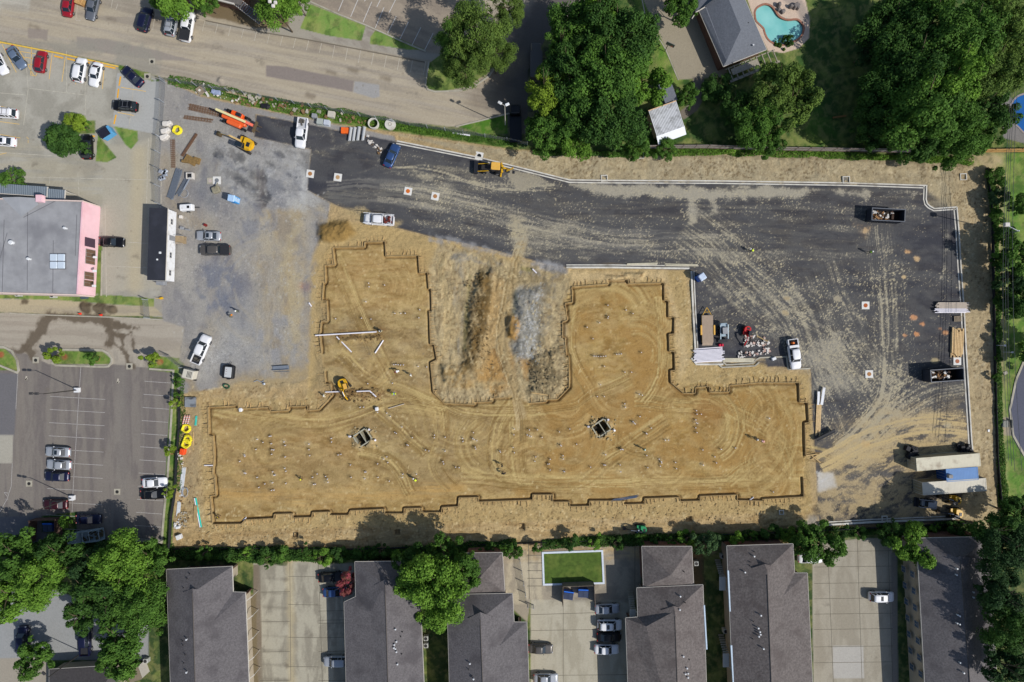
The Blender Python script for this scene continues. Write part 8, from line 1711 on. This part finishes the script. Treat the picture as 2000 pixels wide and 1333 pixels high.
lamp_post(987,246,9.6,'floodlight post with two white heads at the end of the top road',[(25,.2),(150,.7)],mat('white_pole',(196,190,180),.5),False); lamp_post(162,1274,8.4,'lamp post rising beside the dark blue pickup at the lower left',[(140,.8)],DPL,False)
t = thing('utility_pole', 'leaning looking wooden pole with three lamps by the leafy top tree', 'utility pole', (*W(571,63), 0), 0); b = MB(); b.tube((0,0,0),(0,0,9.2),.16,.11,8); b.build('pole', mat('pole_wood', (92,80,66), .9, 0, .2, 3), t)
for (dx, dy) in ((-.5,.5),(.5,.3),(.1,-.3)): b = MB(); b.rbox((dx,dy,9.3),(.6,.6,.3),.15); b.build('lamp_head', OFFW, t)
t = thing('utility_pole', 'grey utility pole with cross arm at the right edge', 'utility pole', (*W(1950,460), 0), 0); b = MB(); b.tube((0,0,0),(0,0,4.6),.16,.12,8); b.build('pole', LGR, t)
x0, y0 = W(1988,434,10); b = MB(); bx_, by_ = x0-t.location.x, y0-t.location.y; b.tube((0,0,4.4),(bx_,by_,7.5),.09,.07,7); b.build('brace_pole', LGR, t); b = MB(); b.rbox((bx_,by_,7.7),(.9,.7,.5),.1); b.build('transformer', OFFW, t)
for i, (xa, ya, xb, yb) in enumerate(((1978,330,1970,640),(1982,320,1976,650),(1985,330,1982,660),(1990,325,1996,660))):
    b = MB(); P0 = Vector((*W(xa,ya-200,8), 8)); P1 = Vector((*W(xb,yb+260,8), 8)); pts = [P0.lerp(P1, k/14) - Vector((0,0,1.6*(1-(2*k/14-1)**2))) for k in range(15)]; b.path(pts, .035, 5); tag(b.build('power_line', mat('wire_grey', (96,98,100), .6)), '%s of the grey wires over the right hedge' % ('leftmost','second','third','rightmost')[i], 'wire', 'overhead wires')
t = thing('basketball_hoop', 'basketball hoop on a pole beside the garage driveway', 'basketball hoop', (*W(1298,101), 0), 0); dx, dy = W(1309,88,3)[0]-t.location.x, W(1309,88,3)[1]-t.location.y
b = MB(); b.tube((0,0,0),(0,0,2.4),.07); b.tube((0,0,2.4),(dx*.8,dy*.8,3.0),.06); b.build('pole', DPL, t); b = MB(); b.box((dx,dy,3.1),(.08,1.7,1.0),R(65)); b.build('backboard', mat('backboard_grey', (120,122,120), .5), t); b = MB(); b.pipe((dx+.35,dy-.1,2.85),(dx+.35,dy-.1,2.88),.24,12,.12); b.build('rim', mat('rim_orange', (200,80,40), .5), t)
for (x, y, lb) in ((1947,675,'white topped post in the right hedge, upper'),(1961,688,'white topped post on the right lawn, lower')): piece('marker_post', lb, 'post', x, y, 0, lambda b: (b.tube((0,0,0),(0,0,2.2),.05), b.rbox((0,0,2.2),(.35,.35,.2),.1)), PVC, 'marker posts')
# ------------------------------------------------------------------ people
SKIN = mat('skin', (176,128,98), .6)
def person(px, py, deg, label, shirt, trousers, hat=(244,240,232), vest=None, pose='stand', tool=None):
    """one skinned body; pose: stand, bend or kneel; facing +x"""
    x, y = W(px, py, .8); t = thing('person', label, 'person', (x, y, gz(x, y)), R(deg), 'workers on the site')
    if pose == 'bend': hip, ch, nk, hd = (-.12,0,.92), (.22,0,1.22), (.42,0,1.27), (.56,0,1.24); hands = [(.52,.22,.62), (.55,-.2,.60)]; kn = [(.06,.12,.5), (.02,-.12,.5)]; ft = [(0,.14,.06), (-.1,-.14,.06)]
    elif pose == 'kneel': hip, ch, nk, hd = (0,0,.52), (.14,0,.92), (.2,0,1.1), (.28,0,1.2); hands = [(.5,.2,.5), (.5,-.18,.48)]; kn = [(.36,.14,.42), (.22,-.14,.08)]; ft = [(.34,.15,.05), (-.2,-.14,.08)]
    else: hip, ch, nk, hd = (0,0,.95), (.02,0,1.32), (.02,0,1.48), (.04,0,1.62); hands = [(.22,.28,.95), (.16,-.3,.85)]; kn = [(.06,.12,.5), (-.02,-.12,.5)]; ft = [(.05,.13,.06), (-.12,-.13,.06)]
    V = []; E = []; Rd = []
    def v(p, r_, par=None):
        V.append(p); Rd.append(r_)
        if par is not None: E.append((par, len(V)-1))
        return len(V)-1
    a = v(hip, .15); c = v(((hip[0]+ch[0])/2, 0, (hip[2]+ch[2])/2), .14, a); d = v(ch, .165, c); n_ = v(nk, .06, d); h1 = v(((nk[0]+hd[0])/2, 0, (nk[2]+hd[2])/2+.02), .08, n_); h2 = v(hd, .10, h1); v((hd[0]+.02, 0, hd[2]+.09), .085, h2)
    for i, s_ in enumerate((1, -1)):
        sh = v((ch[0]+.02, s_*.2, ch[2]+.06), .07, d); hd_ = hands[i]; el = v(((ch[0]+hd_[0])/2-.06, s_*.3, (ch[2]+hd_[2])/2), .048, sh); wr = v((hd_[0]-.03, hd_[1], hd_[2]+.05), .033, el); pm_ = v(hd_, .036, wr)
        for k in range(5):
            w_ = (k-1.5)*.022; L_ = (.06,.085,.09,.08,.05)[k] if k < 4 else .05
            if k < 4: f1 = v((hd_[0]+.04, hd_[1]+w_, hd_[2]-.04), .009, pm_); v((hd_[0]+.05, hd_[1]+w_*1.1, hd_[2]-.04-L_*.7), .007, f1)
            else: f1 = v((hd_[0]+.03, hd_[1]-s_*.05, hd_[2]-.01), .010, pm_); v((hd_[0]+.05, hd_[1]-s_*.06, hd_[2]-.04), .008, f1)
        th = v((hip[0], s_*.1, hip[2]-.08), .095, a); k_ = v(kn[i], .065, th); an = v((ft[i][0], ft[i][1], ft[i][2]+.04), .045, k_); v((ft[i][0]+.16, ft[i][1], .04), .04, an)
    me = bpy.data.meshes.new('body'); me.from_pydata(V, E, []); o = bpy.data.objects.new('body', me); col.objects.link(o)
    sm = o.modifiers.new('skin', 'SKIN'); o.modifiers.new('sub', 'SUBSURF').levels = 1; o.modifiers['sub'].render_levels = 1
    for i, sv in enumerate(me.skin_vertices[0].data): sv.radius = (Rd[i], Rd[i]); sv.use_root = (i == 0)
    bpy.context.view_layer.update(); ev = bpy.data.meshes.new_from_object(o.evaluated_get(bpy.context.evaluated_depsgraph_get())); bpy.data.objects.remove(o)
    ms = [mat('cloth_%d_%d_%d' % shirt, shirt, .9), mat('cloth_%d_%d_%d' % trousers, trousers, .9), SKIN, mat('boot_brown', (70,54,42), .8)]
    ev.materials.clear(); [ev.materials.append(m_) for m_ in ms]
    for p in ev.polygons:
        ce = p.center; dH = (Vector(ce)-Vector(hd)).length; dh = min((Vector(ce)-Vector(q_)).length for q_ in hands); p.material_index = 2 if (dH < .17 or dh < .13) else 3 if ce[2] < .12 else 1 if ce[2] < hip[2]-.02 and abs(ce[1]) < .24 and ce[0] < hip[0]+.4 and dh > .2 else 0; p.use_smooth = True
    bo = bpy.data.objects.new('body', ev); bo.parent = t; col.objects.link(bo)
    if hat:
        b = MB(); hx, hz = hd[0], hd[2]; rings = [[(hx + r_*math.cos(q_*.5236)*1.1, r_*math.sin(q_*.5236), z_) for q_ in range(12)] for (r_, z_) in ((.17,hz+.04),(.15,hz+.05),(.14,hz+.12),(.10,hz+.19),(.03,hz+.22))]; b.loft(rings); b.build('hard_hat', mat('hat_%d_%d_%d' % hat, hat, .4), t, True)
    if vest:
        b = MB(); p0, p1 = Vector((hip[0], 0, hip[2]+.12)), Vector((ch[0]+.03, 0, ch[2]+.1)); rings = []
        ax = (p1-p0).normalized(); u = Vector((0,1,0)); w_ = ax.cross(u)
        for f, r_ in ((0,.185),(.5,.18),(.9,.2),(1,.13)): rings.append([tuple(p0.lerp(p1, f) + u*math.cos(q_*.5236)*r_*1.1 + w_*math.sin(q_*.5236)*r_*.85) for q_ in range(12)])
        b.loft(rings); b.build('safety_vest', mat('vest_%d_%d_%d' % vest, vest, .7), t)
    if tool == 'tripod':
        pass
    return t
HV = (214,236,60); WHH = (244,242,236)
person(449.5,618.5,30,'worker with orange hard hat bending on the grey gravel',(120,112,90),(96,92,80),(250,150,40),None,'bend')
person(464,608,215,'worker with white hard hat facing the one in orange hat',(110,116,96),(90,90,84),WHH,None,'stand')
person(745,647,180,'worker in beige crouching at the end of the longest white pipe',(196,190,160),(150,144,116),WHH,None,'kneel'); person(739,645,-20,'worker in dark clothes at the end of the longest white pipe',(60,58,56),(54,52,50),(40,40,44),None,'bend')
person(778,725,200,'worker in a bright white shirt on the upper pad',(240,240,240),(60,40,46),(120,40,50),None,'bend'); person(767,769,0,'worker with blue trousers and yellow vest at the end of the trench',(70,110,190),(60,90,170),(216,240,40),HV,'bend')
person(803,733,20,'worker in pale clothes near the upper right pad edge of the north western wing',(220,214,196),(120,112,92),WHH); person(812,938,140,'worker with yellow vest low in the middle of the pad',(120,110,60),(80,70,60),WHH,HV,'bend')
person(586,938,40,'worker with yellow hat low in the western end of the pad',(160,140,90),(110,90,60),(244,236,60),None,'kneel'); person(1469,490,150,'worker in yellow vest and white hat on dark asphalt, left of the other',(50,56,60),(40,42,50),WHH,HV,'bend')
person(1699,493,30,'worker in green yellow vest near the upper right dumpster',(60,70,60),(44,46,52),WHH,(170,224,70)); person(1258,878,120,'worker in green shirt casting a long shadow on the pad',(40,150,110),(80,100,90),(220,240,230),None,'stand')
person(1476,858,-20,'worker in grey clothes at the eastern pad, left of a pair',(150,134,112),(120,104,84),WHH); person(1492,863,160,'worker in pink shirt at the eastern pad, right of a pair',(210,160,150),(150,120,100),(230,190,190),None,'bend')
person(981,909,200,'dark clothed worker standing in the middle of the pad',(38,40,44),(30,30,34),(46,46,50)); person(981,925,20,'second dark clothed worker just below the first in mid pad',(60,54,48),(40,38,36),(52,50,48),None,'bend')
person(423,1012,10,'worker with yellow vest in the lower left corner of the pad',(120,100,70),(80,70,60),(90,70,50),(250,214,30),'kneel'); person(631,774,20,'worker in pale clothes at the trench left of the excavator',(220,210,190),(190,170,60),WHH,None,'kneel')
person(1823,732,90,'worker standing by the left end of the lower dumpster',(90,92,96),(50,50,56),(120,120,124)); person(1246,1041,90,'worker in blue at the green excavator',(120,150,200),(90,110,150),(210,220,240),None,'bend')
